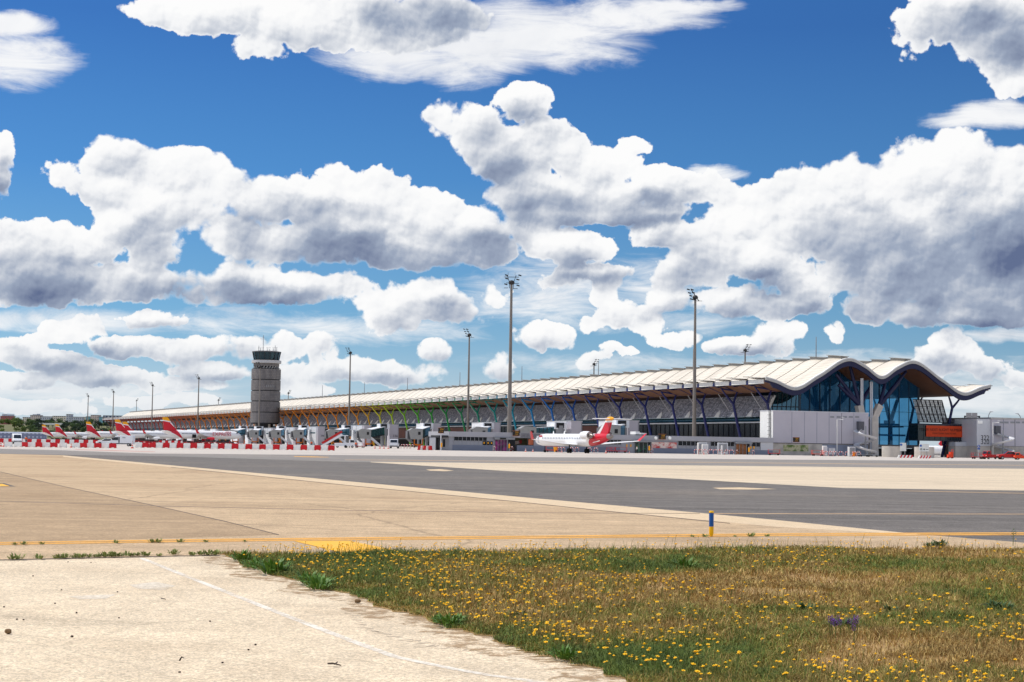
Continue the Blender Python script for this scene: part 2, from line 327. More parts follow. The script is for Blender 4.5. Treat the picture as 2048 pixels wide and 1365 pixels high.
m_pad = ground_mat('pale_concrete', lin(218, 200, 173), lin(210, 191, 163), lin(200, 180, 152), .55, .05, sscale=.45, cracks=.12, bumpd=.008)
m_sho = ground_mat('beige_shoulder', lin(193, 168, 136), lin(181, 155, 123), lin(160, 134, 104), .55, .16, ang=.35, sscale=.1, cracks=.3)
m_sho2 = ground_mat('tan_shoulder', lin(174, 149, 118), lin(162, 137, 107), lin(142, 118, 90), .55, .16, ang=.35, sscale=.15)
m_edge = ground_mat('light_edge_concrete', lin(214, 192, 160), lin(206, 182, 150), lin(200, 176, 142), .3)
m_asp = ground_mat('asphalt', lin(113, 107, 101), lin(100, 95, 91), lin(130, 120, 109), .8, .32, ang=.12, sscale=.05)
m_aspf = ground_mat('worn_asphalt', lin(138, 132, 126), lin(126, 121, 116), lin(152, 142, 132), .4, .3, ang=.05, sscale=.03)
m_apr = ground_mat('apron_concrete', lin(196, 187, 178), lin(188, 179, 169), lin(178, 166, 156), .16, .08, ang=.1, sscale=.03)
m_str = ground_mat('beige_concrete', lin(208, 191, 166), lin(198, 180, 154), lin(184, 166, 142), .3, .25, ang=.08, sscale=.05)
mb = MB(); mb.face([(-9000, -300, -.03), (9000, -300, -.03), (9000, 16000, -.03), (-9000, 16000, -.03)]); struct('ground', mb, m_earth, recalc=False)
# apron slab under everything the airport stands on
mb = MB(); mb.face([(-520, 30, 0), (420, 30, 0), (640, 700, 0), (200, 2600, 0), (-1150, 2600, 0), (-900, 700, 0)]); struct('apron', mb, m_apr, recalc=False)
# near beige shoulder (covers the whole near field), front pad in front of it
mb = MB(); mb.face([(-200, -60, .0014), (200, -60, .0014), (200, 33, .0014), (-200, 33, .0014)]); struct('service_road', mb, m_pad, recalc=False)
SHO_T = [(-900, 868), (-300, 888), (0, 908), (126, 911), (342, 931), (513, 946.5), (690, 962.5), (1022, 992.7), (1193, 1008), (1365, 1023), (1553, 1040.5), (1758, 1061), (1861, 1071), (2014, 1083), (2300, 1107)]
SHO_B = [(-900, 1150), (-300, 1130), (0, 1120), (126, 1117), (342, 1112.5), (430, 1111), (690, 1113), (1022, 1108), (1193, 1106), (1365, 1105), (1553, 1104), (1758, 1103), (1861, 1102.5), (2014, 1102), (2300, 1120)]
fan_sheet('taxiway_shoulder', SHO_T, SHO_B, .008, m_sho)
poly_sheet('shoulder_panel', [(0, 944), (130, 974), (320, 1014), (450, 1043), (558, 1070), (330, 1077), (0, 1084), (-300, 1090), (-300, 900)], .012, m_sho2)
fan_sheet('shoulder_edge', [(126, 911.5)] + SHO_T[4:13], [(126, 914), (342, 934.5), (513, 951.5), (690, 970), (1022, 1002), (1193, 1020), (1365, 1037), (1553, 1054), (1758, 1066), (1861, 1072)], .012, m_edge)
ASP_T = [(-900, 863), (-300, 880), (0, 898), (126, 901), (300, 907.5), (690, 910.6), (1022, 914), (1193, 915.5), (1365, 917.7), (1553, 919.5), (1758, 921), (1861, 922), (2048, 923), (2400, 927)]
ASP_B = [(-900, 868), (-300, 888), (0, 908), (126, 911), (342, 931), (690, 962.5), (1022, 992.7), (1193, 1008), (1365, 1023), (1553, 1040.5), (1758, 1061), (1861, 1071), (2014, 1083), (2300, 1107)]
fan_sheet('taxiway', ASP_T, ASP_B, .006, m_asp)
fan_sheet('taxiway_crossing', ASP_T[:13], [(-900, 867), (-300, 887), (0, 907.5), (126, 910), (342, 913), (690, 924), (1022, 927.5), (1193, 929), (1365, 931), (1553, 933.5), (1758, 936), (1861, 937), (2048, 938)], .010, m_aspf)
fan_sheet('concrete_strip', [(741, 923.8), (1022, 927), (1193, 928.5), (1348, 931), (1553, 933), (1758, 935.5), (2048, 938), (2400, 942)],
          [(741, 925), (1022, 943), (1193, 950), (1348, 957.5), (1553, 969), (1690, 976.6), (2048, 981.7), (2400, 988)], .014, m_str)
for nm, pts in (('concrete_patch', [(1425, 976), (1480, 975.2), (1555, 978.5), (1500, 979.6), (1440, 978.8)]), ('concrete_patch', [(852, 939.5), (880, 938.7), (908, 941.5), (890, 942.8), (860, 941.8)])):
    poly_sheet(nm, pts, .018, m_edge)
# painted markings
def paint(name, col, wear=.3):
    m, n, b = newmat(name); g = n.node('ShaderNodeNewGeometry'); p = g.outputs['Position']
    f = n.noise(p, 14, 6, .75); f2 = n.noise(p, 1.2, 4, .6)
    k = n.m('MULTIPLY', n.step(n.m('MULTIPLY_ADD', f2, .5, n.m('MULTIPLY', f, .6)), .45, .72), wear)
    n.put(b.inputs['Base Color'], n.mix(n.step(f, .3, .7, 0, .25), col, lin(190, 170, 140))); n.put(b.inputs['Alpha'], n.m('SUBTRACT', 1.0, k)); b.inputs['Roughness'].default_value = .75; return m
p_yel = paint('yellow_paint', lin(236, 168, 50), .5); p_yel2 = paint('bright_yellow_paint', lin(246, 180, 14), .12); p_whi = paint('faded_white_paint', lin(236, 228, 214), .85)
p_ora = paint('faded_orange_paint', lin(196, 160, 118), .4); p_red = paint('faded_red_paint', lin(205, 140, 130), .5); p_blk = paint('black_paint', lin(70, 66, 62), .3); p_joint = paint('joint_sealant', lin(136, 114, 94), .7); p_dark = paint('dark_sealant', lin(96, 80, 64), .75)
def stroke(name, pts, wpx, m, z=.02, dash=None):
    up = [(x, y-wv/2) for (x, y), wv in zip(pts, wpx)]; lo = [(x, y+wv/2) for (x, y), wv in zip(pts, wpx)]
    return fan_sheet(name, up, lo, z, m)
YL = [(-300, 1093.5), (0, 1087.3), (342, 1082), (700, 1078), (1024, 1075), (1380, 1071.5), (1553, 1069.7), (1860, 1068.5), (2060, 1068), (2300, 1068)]
stroke('taxiway_edge_marking', [(x, y-1.7) for x, y in YL], [2.3]*10, p_yel); stroke('taxiway_edge_marking', [(x, y+1.6) for x, y in YL], [2.3]*10, p_yel)
poly_sheet('yellow_marking', [(588, 1082.5), (697, 1081.8), (791, 1100.5), (686, 1106)], .024, p_yel2)
stroke('pavement_joint', [(-300, 992), (14, 1003), (307, 1012), (700, 1021), (1056, 1025.8), (1400, 1027.5)], [1.1]*6, p_joint, .016)
stroke('taxiway_line', [(1425, 1027.6), (1700, 1028), (2048, 1028.6), (2300, 1029)], [1.2]*4, p_ora, .016)
stroke('pavement_joint', [(0, 944), (130, 974), (320, 1014), (450, 1043), (558, 1070)], [1.0, 1.1, 1.3, 1.6, 1.8], p_dark, .018)
stroke('pavement_joint', [(342, 934.8), (690, 970.5), (1022, 1002.5), (1193, 1020.5), (1365, 1037.5), (1460, 1047)], [.8, .9, 1, 1.1, 1.4, 1.4], p_dark, .018)
stroke('pavement_joint', [(-300, 1131), (0, 1120.3), (126, 1117.3), (342, 1112.8), (440, 1111)], [2.0]*5, p_dark, .012)
stroke('taxiway_line', [(690, 920), (1022, 923), (1380, 925), (1700, 928), (2048, 931)], [.7]*5, p_ora, .014)
stroke('taxiway_line', [(1800, 982), (2048, 987)], [.9, .9], p_ora, .018)
stroke('yellow_marking', [(588, 913.4), (625, 914.2), (658, 914.8)], [1.0, 1.6, .5], p_yel, .016)
stroke('red_marking', [(150, 899.5), (220, 901.5), (310, 904)], [1.0, 1.3, .8], p_red, .012)
poly_sheet('black_marking', [(-60, 966), (8, 966.5), (32, 973.5), (-60, 973.5)], .02, p_blk); poly_sheet('yellow_marking', [(-60, 967.5), (4, 968), (20, 972.8), (-60, 972.8)], .024, p_yel2)
WL = [(284, 1117), (366, 1150), (461, 1187.7), (581, 1235), (702, 1281.6), (791, 1314), (907, 1338), (976, 1350), (1120, 1370)]
mb = MB(); W3 = [G(x, y, .004) for x, y in WL]
for i in range(len(W3)-1):
    d0 = (W3[min(i+1, 8)]-W3[max(i-1, 0)]).normalized(); d1 = (W3[min(i+2, 8)]-W3[i]).normalized(); o0 = Vector((-d0.y, d0.x, 0))*.04; o1 = Vector((-d1.y, d1.x, 0))*.04
    mb.face([W3[i]-o0, W3[i+1]-o1, W3[i+1]+o1, W3[i]+o0])
struct('road_line', mb, p_whi, recalc=False)
p_tyre = paint('tyre_smear', lin(186, 170, 150), .8)
mb = MB()
for x0, y0, x1, y1 in ((690,1221,706,1221.5),(697,1230,717,1232),(703,1239,723,1241),(709,1247,733,1250),(720,1254,747,1258),(733,1259,767,1266),(754,1267,785,1269),(774,1273,805,1274),(797,1281,826,1279),(815,1283,842,1281),(824,1289,862,1285),(838,1296,870,1290),(862,1295,880,1290),(880,1298,902,1294),(918,1304,934,1299),(950,1309,966,1304),(700,1234,712,1236),(712,1243,726,1246),(742,1262,758,1264)):
    a, b_ = G(x0, y0, .004), G(x1, y1, .004); q = Vector((0, .018, 0)); mb.face([a-q*.4, b_-q, b_+q, a+q*.4])
struct('tyre_marks', mb, p_tyre, recalc=False)
poly_sheet('worn_patch', [(258, 1170), (312, 1164), (352, 1172), (330, 1180), (275, 1178)], .011, paint('worn_white_patch', lin(226, 214, 194), .85))
poly_sheet('worn_patch', [(136, 1193), (180, 1191), (232, 1189), (212, 1198), (160, 1199)], .011, paint('worn_white_patch2', lin(230, 218, 198), .6))
# ------------------------------------------------------------------ terminal frame: w across (0 = near eave), s along (0 = a near column), z up
_vp = ray(-307, hor(-307)); DIR = Vector((_vp.x, _vp.y, 0)).normalized(); E2 = Vector((DIR.y, -DIR.x, 0))
T0 = GD(1428, 450); TRZ = math.atan2(E2.y, E2.x)
def TW(w, s, z=0.0): return T0 + E2*w + DIR*s + Vector((0, 0, z))
def s_of(px, w):                        # s on the line w = const seen at bearing px
    d = ray(px, hor(px)); k = d.x/d.y; o = T0+E2*w
    return (k*o.y-o.x)/(DIR.x-k*DIR.y)
def w_of(px, s):
    d = ray(px, hor(px)); k = d.x/d.y; o = T0+DIR*s
    return (k*o.y-o.x)/(E2.x-k*E2.y)
def depth(w, s): return (T0+E2*w+DIR*s).y
def z_at(px, py, w, s): return P(px, py, depth(w, s)).z
SEND = -27.0; SFAR = 1161.0; MODL = 9.0
def spline(xs, ys):
    n = len(xs); m = [0]*n
    for i in range(1, n-1):
        m[i] = ((ys[i+1]-ys[i])/(xs[i+1]-xs[i])+(ys[i]-ys[i-1])/(xs[i]-xs[i-1]))/2
        if (ys[i+1]-ys[i])*(ys[i]-ys[i-1]) <= 0: m[i] = 0
    m[0] = (ys[1]-ys[0])/(xs[1]-xs[0]); m[-1] = (ys[-1]-ys[-2])/(xs[-1]-xs[-2])
    def f(x):
        x = min(max(x, xs[0]), xs[-1]); i = max(k for k in range(n-1) if xs[k] <= x)
        h = xs[i+1]-xs[i]; t = (x-xs[i])/h
        return (2*t**3-3*t*t+1)*ys[i]+(t**3-2*t*t+t)*h*m[i]+(-2*t**3+3*t*t)*ys[i+1]+(t**3-t*t)*h*m[i+1]
    return f
ROOF = spline([0, 3, 8.6, 16, 25.4, 30.3, 35.35, 40.4, 45.3, 54.7, 62.1, 67.7, 70.7], [19.65, 18.95, 17.2, 20.7, 25.35, 23.6, 20.9, 23.6, 25.35, 20.7, 17.2, 18.95, 19.65])
terminal = thing('terminal_building', 'long airport terminal with a white wave roof on branching rainbow coloured columns', 'terminal', T0, TRZ)
# materials
m_roof, n, b = newmat('roof_sheet'); tcn = n.node('ShaderNodeTexCoord'); o = tcn.outputs['Object']
wv = n.node('ShaderNodeTexWave'); wv.wave_type = 'BANDS'; wv.bands_direction = 'X'; n.put(wv.inputs['Vector'], o); wv.inputs['Scale'].default_value = .45
st = n.noise(n.v('MULTIPLY', o, (.06, .25, .06)), 1, 4, .6)
n.put(b.inputs['Base Color'], n.v('SCALE', n.mix(n.step(st, .35, .7), lin(230, 221, 204), lin(216, 205, 187)), n.step(wv.outputs['Fac'], 0, .5, .78, 1.0)))
b.inputs['Roughness'].default_value = .45
m_soff, n, b = newmat('bamboo_soffit'); tcn = n.node('ShaderNodeTexCoord'); o = tcn.outputs['Object']
wv = n.node('ShaderNodeTexWave'); wv.bands_direction = 'X'; n.put(wv.inputs['Vector'], o); wv.inputs['Scale'].default_value = 1.6
n.put(b.inputs['Base Color'], n.v('SCALE', n.mix(n.noise(o, .3, 4), lin(134, 90, 60), lin(104, 68, 44)), n.step(wv.outputs['Fac'], 0, .6, .7, 1))); b.inputs['Roughness'].default_value = .6
m_steel, n, b = newmat('painted_steel'); oi = n.node('ShaderNodeObjectInfo'); n.put(b.inputs['Base Color'], oi.outputs['Color']); b.inputs['Roughness'].default_value = .42
m_slate, n, b = newmat('slate_louvre'); tcn = n.node('ShaderNodeTexCoord'); x, y, z = n.sep(tcn.outputs['Object'])
bv = n.node('ShaderNodeTexBrick'); n.put(bv.inputs['Vector'], n.xyz(y, z, 0)); bv.inputs['Scale'].default_value = 1; bv.inputs['Brick Width'].default_value = 1.1; bv.inputs['Row Height'].default_value = .42
bv.inputs['Mortar Size'].default_value = .05; bv.inputs['Color1'].default_value = (*lin(122, 124, 133), 1); bv.inputs['Color2'].default_value = (*lin(180, 181, 190), 1); bv.inputs['Mortar'].default_value = (*lin(72, 74, 84), 1)
fl = n.noise(n.xyz(y, n.m('MULTIPLY', z, 1.6), 0), 1.5, 3, .7)
c = n.mix(n.m('MULTIPLY', n.step(fl, .54, .72), .75), bv.outputs['Color'], lin(246, 247, 252))
seam = n.step(n.m('ABSOLUTE', n.m('SUBTRACT', n.m('PINGPONG', n.m('ADD', y, n.m('MULTIPLY', z, .5)), 1.5), 0.0)), .06, .1)
c = n.mix(seam, lin(52, 52, 58), c); n.put(b.inputs['Base Color'], c); b.inputs['Roughness'].default_value = .7
def glassmat(name, tint, dark, refl=.35, trans=.5, rough=.02):
    m = bpy.data.materials.new(name); m.use_nodes = True; nt = m.node_tree; nt.nodes.clear(); n = NB(nt)
    out = n.node('ShaderNodeOutputMaterial'); t = n.node('ShaderNodeBsdfTransparent'); t.inputs[0].default_value = (*tint, 1)
    g = n.node('ShaderNodeBsdfGlossy'); g.inputs['Roughness'].default_value = rough; g.inputs['Color'].default_value = (.3, .62, .9, 1)
    d = n.node('ShaderNodeBsdfDiffuse'); d.inputs['Color'].default_value = (*dark, 1)
    geo = n.node('ShaderNodeTexCoord'); bp = n.node('ShaderNodeBump'); bp.inputs['Strength'].default_value = .12; bp.inputs['Distance'].default_value = .05
    n.put(bp.inputs['Height'], n.noise(geo.outputs['Object'], .5, 2)); n.put(g.inputs['Normal'], bp.outputs[0])
    m1 = n.node('ShaderNodeMixShader'); m1.inputs[0].default_value = trans; nt.links.new(d.outputs[0], m1.inputs[1]); nt.links.new(t.outputs[0], m1.inputs[2])
    fr = n.node('ShaderNodeFresnel'); fr.inputs[0].default_value = 1.5
    m2 = n.node('ShaderNodeMixShader'); n.put(m2.inputs[0], n.m('MULTIPLY_ADD', fr.outputs[0], .8, refl)); nt.links.new(m1.outputs[0], m2.inputs[1]); nt.links.new(g.outputs[0], m2.inputs[2])
    nt.links.new(m2.outputs[0], out.inputs[0]); MATS[name] = m; return m
m_glass = glassmat('blue_glass', (.18, .54, .86), (.018, .14, .34), .04, .55)
m_dglass = mat('dark_glass', lin(14, 20, 28), .25, .3, .4, spec=.25)
m_tglass = glassmat('teal_glass', (.14, .36, .38), (.02, .06, .07), .12, .6)
m_navy = mat('navy_paint', lin(18, 22, 62), .45, .06); m_trim = mat('grey_trim', lin(176, 174, 170), .5); m_white = mat('white_paint', lin(235, 233, 228), .4, .04); m_fascia = mat('fascia_sheet', lin(232, 230, 224), .45, .05, .2)
m_conc = mat('concrete', lin(196, 188, 178), .85, .12, .6); m_cgrey = mat('grey_cladding', lin(186, 182, 190), .5, .03, .3); m_cdark = mat('charcoal', lin(38, 38, 44), .6); m_black = mat('black_rubber', lin(22, 22, 24), .8)
m_ridge = mat('ridge_cap_metal', lin(140, 136, 130), .5); m_brown = mat('rust_brown_panel', lin(96, 50, 34), .6, .3, .3); m_bluegrey = mat('bluegrey_cladding', lin(112, 118, 136), .5, .05, .4); m_lgrey = mat('light_grey_metal', lin(198, 199, 203), .45, .05, .5)
m_mgrey = mat('mid_grey_metal', lin(140, 142, 146), .5, .06, .5); m_cream = mat('cream_sheet', lin(252, 252, 247), .5, .02)
# roof skin with its 9 m modules
nmod = int(round((SFAR-SEND)/MODL)); NW = 57
ws = [70.7*i/(NW-1) for i in range(NW)]
def roofcut(s): return 0.0
pts = []; mb = MB()
def bulge(t): return .75*t+.25*math.sin(PI*t)
skew = 42.0                                            # the far end is cut on the slant
for k in range(nmod):
    s0 = SEND+k*MODL
    for j, t in enumerate((0, .12, .35, .65, .9, 1.0)):
        for wv_ in ws: pts.append((wv_, s0+t*MODL*.995, ROOF(wv_)+bulge(t)*(.4+.6*min(1, wv_/3))*(1 if wv_ < 68 else .6)))
mb = MB()
for k in range(nmod):
    mb.grid(pts[k*6*NW:(k+1)*6*NW], 6, NW)
mb.build('wave_roof', m_roof, terminal)
mb = MB()
for k in range(1, nmod):
    s0 = SEND+k*MODL
    for a, c in zip(ws[:-1], ws[1:]): mb.face([(a, s0-.2, ROOF(a)+.80), (c, s0-.2, ROOF(c)+.80), (c, s0+.24, ROOF(c)+.80), (a, s0+.24, ROOF(a)+.80)])
mb.build('roof_seam', mat('seam_shadow_tone', lin(128, 116, 102), .6), terminal, recalc=False)  # roof seam strip; its dark tone also paints the shadow line between modules
# soffit under it
mb = MB(); sp = []; ss = [SEND+.3, SEND+9, 60, 300, 600, 900, SFAR-.3]
for s_ in ss:
    for wv_ in ws: sp.append((wv_, s_, ROOF(wv_)-(.55 if 1 < wv_ < 69.7 else .35)))
mb.grid(sp, len(ss), NW); mb.build('soffit', m_soff, terminal, recalc=False)
# eave fascia, ridge caps, eave lips
for sgn, w0 in ((-1, 0.0), (1, 70.7)):
    mb = MB()
    for k in range(nmod):
        s0 = SEND+k*MODL
        mb.box((w0-.12, s0+.9, 18.35), (w0+.12, s0+MODL-.25, 19.5))
    mb.build('eave_fascia', m_fascia, terminal)
    mb = MB()
    for k in range(nmod):
        s0 = SEND+k*MODL; mb.bar((w0+sgn*.45, s0+.2, 19.75), (w0+sgn*.45, s0+MODL+1.0, 20.35), .9, .16)
    mb.build('eave_lip', m_ridge, terminal)
for w0 in (25.4, 45.3):
    mb = MB()
    for k in range(nmod):
        s0 = SEND+k*MODL+(.9 if k else 2.4); mb.bar((w0, s0, 25.75), (w0, SEND+k*MODL+MODL-.2, 26.3), 2.0, .9); mb.bar((w0, s0-.3, 26.3), (w0, SEND+k*MODL+MODL+.2, 26.9), 2.5, .14)
    mb.build('ridge_skylight', m_ridge, terminal)
# end beam and trim following the wave at the near end
def strip(name, m, z0, z1, s0, s1):
    mb = MB(); NWW = 100
    for i in range(NWW-1):
        a, c = 70.7*i/(NWW-1), 70.7*(i+1)/(NWW-1); ra, rc = ROOF(a), ROOF(c)
        f = lambda x: z0 if 1.5 < x < 69.2 else max(z0, -.9)
        v = [(a, s0, ra+f(a)), (c, s0, rc+f(c)), (c, s0, rc+z1), (a, s0, ra+z1), (a, s1, ra+f(a)), (c, s1, rc+f(c)), (c, s1, rc+z1), (a, s1, ra+z1)]
        mb._add(v, [(0,1,2,3),(7,6,5,4),(3,2,6,7),(0,4,5,1)] + ([(0,3,7,4)] if i == 0 else []) + ([(1,5,6,2)] if i == NWW-2 else []))
    mb.build(name, m, terminal)
strip('end_beam', m_navy, -1.75, -.42, SEND-.1, SEND+.5)
strip('roof_edge_trim', m_trim, -.42, .28, SEND-.35, SEND+.35); strip('roof_edge_trim', m_white, .28, .5, SEND-.2, SEND+.6)
# ribs: visible bracket at the eave and rib under the soffit
RAMP = [(-2, (24, 28, 88)), (4.5, (22, 42, 120)), (5.5, (18, 66, 150)), (7, (10, 112, 200)), (8.2, (0, 140, 200)), (9.3, (0, 150, 165)), (10.5, (0, 140, 125)), (12, (0, 136, 84)), (13.5, (14, 150, 58)), (14.6, (60, 176, 44)), (15.8, (120, 198, 34)), (17, (176, 212, 30)), (18.2, (214, 206, 34)), (19.3, (236, 170, 30)), (20.5, (242, 150, 26)), (40, (238, 140, 30)), (45, (205, 92, 40)), (50, (184, 60, 40)), (56, (150, 40, 40)), (66, (104, 34, 36))]
def colcol(nn):
    for (a, ca), (c, cc) in zip(RAMP, RAMP[1:]):
        if nn <= c:
            t = max(0, (nn-a)/(c-a)); return (*lin(*[p+(q-p)*t for p, q in zip(ca, cc)]), 1)
    return (*lin(*RAMP[-1][1]), 1)
def rib_mesh():
    mb = MB(); pw_ = [0.0, 1.2, 3, 5, 7, 8.6, 12, 16, 20, 25.4]
    for a, c in zip(pw_, pw_[1:]):
        ra, rc = ROOF(a)-.5, ROOF(c)-.5; ha = .95 if a < 1.5 else .16; hc = .95 if c < 1.5 else .16
        v = [(a, -.18, ra), (c, -.18, rc), (c, -.18, rc-hc), (a, -.18, ra-ha), (a, .18, ra), (c, .18, rc), (c, .18, rc-hc), (a, .18, ra-ha)]
        mb._add(v, [(0,1,2,3),(7,6,5,4),(3,2,6,7)] + ([(0,3,7,4)] if a == 0 else []))
    mb.prism([(-.35, -.38, 18.25), (1.9, -.38, 18.55), (1.9, -.38, 18.0), (-.2, -.38, 19.3)], (0, .76, 0))
    return mb
RM = None
for k in range(1, 101):
    s0 = SEND+k*MODL
    if RM is None:
        RM = rib_mesh().build('roof_rib', m_steel, terminal); r_ = RM
    else:
        r_ = RM.copy(); COL.objects.link(r_)
    r_.location = (0, s0, 0); r_.color = colcol(s0/18)
far = MB(); base = rib_mesh()
for k in range(101, nmod+1):
    far._add([(x, y+SEND+k*MODL, z) for x, y, z in base.v], base.f)
fo = far.build('roof_rib', m_steel, terminal); fo.color = colcol(56); fo['kind'] = 'stuff'
# branching columns
def col_mesh(mir=False):
    mb = MB(); X = (lambda w_: 70.7-w_) if mir else (lambda w_: w_)
    base_, fork = (X(9.3), 0, 0.0), (X(5.9), 0, 13.6)
    mb.tube([base_, (X(7.9), 0, 5.6), fork], [.42, .40, .36], 10)
    mb.tube([fork, (X(4.2), 0, 15.3), (X(2.0), 0, 17.9)], [.36, .3, .2], 8); mb.tube([fork, (X(6.4), 0, 15.2), (X(7.2), 0, 17.3)], [.34, .3, .2], 8)
    mb.tube([(X(2.0), 0, 17.75), (X(7.2), 0, 17.15)], .2, 6)
    return mb
CM = None
for nn in range(-1, 65):
    if CM is None: CM = col_mesh().build('branching_column', m_steel, terminal); c_ = CM
    else: c_ = CM.copy(); COL.objects.link(c_)
    c_.location = (0, nn*18, 0); c_.color = colcol(nn)
CR = None
for nn in range(-1, 8):
    if CR is None: CR = col_mesh(True).build('branching_column', m_steel, terminal); c_ = CR
    else: c_ = CR.copy(); COL.objects.link(c_)
    c_.location = (0, nn*18, 0); c_.color = colcol(nn)
# tie rods
mb = MB()
for nn in range(-1, 40): mb.tube([(6.2, nn*18+9, 16.6), (9.6, nn*18+9, 12.0)], .09, 5)
mb.build('tie_rod', m_lgrey, terminal)
# long facade: slate louvres over a ledge, dark glass below
FE = s_of(1543, 11.2)
mb = MB(); mb.prism([(9.0, FE, 10.2), (12.0, FE, 16.0), (12.5, FE, 16.0), (9.5, FE, 10.2)], (0, SFAR-30-FE, 0)); mb.build('slate_facade', m_slate, terminal)
mb = MB(); mb.prism([(11.0, FE+.2, 8.9), (9.3, FE+.2, 10.15), (9.6, FE+.2, 10.15), (11.4, FE+.2, 8.9)], (0, SFAR-30-FE, 0)); mb.build('clerestory_glass', m_tglass, terminal)
mb = MB(); mb.box((10.7, FE, 8.55), (11.6, SFAR-30, 8.88)); mb.build('ledge', m_lgrey, terminal)
mb = MB(); mb.box((11.6, FE, 3.6), (12.2, SFAR-30, 8.54)); mb.build('dark_glazing', m_dglass, terminal)
mb = MB(); s_ = FE
while s_ < 620:
    mb.box((11.45, s_, 3.6), (11.62, s_+.14, 8.54)); s_ += 3.0
mb.box((11.46, FE, 8.2), (11.6, 620, 8.3)); mb.box((11.46, FE, 4.6), (11.6, 620, 4.7)); mb.build('mullion_grille', mat('dark_mullion', lin(34, 36, 42), .6, spec=.2), terminal)
mb = MB(); mb.box((11.0, FE, 2.9), (13, SFAR-30, 3.55)); mb.build('floor_slab', mat('dark_slab', lin(60, 58, 58), .8), terminal)
mb = MB(); mb.box((16, FE+.5, 0), (16.6, SFAR-30, 3.4)); mb.build('service_wall', m_cdark, terminal)
for a, c in ((1085, 1150), (1140, 1200), (772, 812), (812, 880), (900, 960)):
    sa, sc = s_of(c, 11.5), s_of(a, 11.5); mb = MB(); mb.box((11.35, sa, 3.7), (11.44, sc, 8.2)); mb.build('brown_wall_panel', m_brown, terminal)
# light cones along the foot of the slate
def cone_mesh():
    mb = MB(); n = 9; q = []
    for i in range(5):
        t = i/4; zz_ = 10.25+t*1.95; r_ = 1.0*math.sqrt(max(0, 1-t**1.6))+.05
        for j in range(n):
            a = -PI/2+PI*j/(n-1); q.append((9.0+(zz_-10.25)*.52-.12-.75*math.cos(a)*(1-t*.8), math.sin(a)*r_, zz_))
    mb.grid(q, 5, n); return mb
CO = None
for k in range(100):
    s0 = s_of(1498, 8.9)+k*MODL
    if CO is None: CO = cone_mesh().build('light_cone', m_cream, terminal, recalc=False); c_ = CO
    else: c_ = CO.copy(); COL.objects.link(c_)
    c_.location = (0, s0, 0)
# lightning rods on the ridge
for px, y0, y1 in ((1631.4, 674, 716), (1385, 698, 736), (1195, 722, 751), (1041.6, 733, 763), (917.5, 745, 772), (812.7, 756, 782), (726.6, 765, 788), (642.5, 771, 795)):
    s_ = s_of(px, 25.4); mb = MB(); mb.tube([(25.4, s_, 26.0), (25.4, s_, z_at(px, y0, 25.4, s_))], [.16, .1], 6); mb.build('lightning_rod', m_mgrey, terminal)
# glazed near end
SG = -14.0; wa, wb = w_of(1598, SG), w_of(1836, SG)
def gl(w_): return ROOF(w_)-.6
mb = MB(); NN = 60; q = []
for i in range(NN):
    w_ = wa+(wb-wa)*i/(NN-1); q += [(w_, SG, 3.2), (w_, SG, gl(w_))]
mb.grid(q, NN, 2, smooth=False); mb.build('end_glazing', m_glass, terminal, recalc=False)
mb = MB(); kx = 0
for i in range(13):
    w_ = wa+(wb-wa)*i/12
    t_ = .28 if i in (0, 12) else .035
    mb.box((w_-t_, SG-.35, 3.2), (w_+t_, SG-.05, gl(w_)))
mb.build('end_mullion', mat('blue_mullion', lin(60, 78, 96), .5), terminal)
mb = MB(); mb.box((wa, SG-.25, 8.3), (wb, SG-.06, 8.45)); mb.box((wa, SG-.25, 12.2), (wb, SG-.06, 12.3)); mb.build('glazing_transom', mat('blue_transom', lin(40, 84, 110), .4), terminal)
mb = MB(); mb.box((wa-.6, SG-1.2, 2.3), (wb+.3, SG+1, 3.2)); mb.build('end_floor_slab', mat('slab_grey', lin(112, 110, 112), .7), terminal)
# interior seen through it
m_in = mat('interior_wall', lin(34, 58, 74), .7, .3, .3); m_inl = mat('interior_light_panel', lin(150, 214, 222), .6)
mb = MB(); mb.box((wa+1, SG+24, 3.3), (wb-1, SG+24.4, 19)); mb.build('interior_wall', m_in, terminal)
mb = MB(); mb.box((wa+.5, SG+6, 8.1), (wb-.5, SG+23.9, 8.5)); mb.box((wa+.5, SG+.8, 2.9), (wb-.5, SG+23.9, 3.1)); mb.build('interior_floor', m_in, terminal)
for i in range(14):
    w_ = wa+3+(wb-wa-6)*(i+random.random()*.5)/14; mb = MB(); hh = random.uniform(.5, 1.6); mb.box((w_, SG+6.2, 9.0), (w_+random.uniform(.8, 2.6), SG+6.4, 9.0+hh)); mb.build('interior_panel', m_inl, terminal)
mb = MB(); mb.box((wa+14, SG+3, 5.6), (wb-2, SG+3.2, 6.1)); mb.box((wa+2, SG+5.7, 8.6), (wb-2, SG+5.8, 9.1)); mb.build('balustrade', m_inl, terminal)
for w_, wt in ((20, 25), (20, 16.5), (26, 24.5), (50, 45.5), (50, 54), (36, 36)):
    mb = MB(); mb.tube([(w_, SG+4, 3), (w_, SG+4, 9.5), (wt, SG+4, ROOF(wt)-1)], [.7, .6, .4], 8); mb.build('interior_column', m_navy, terminal)
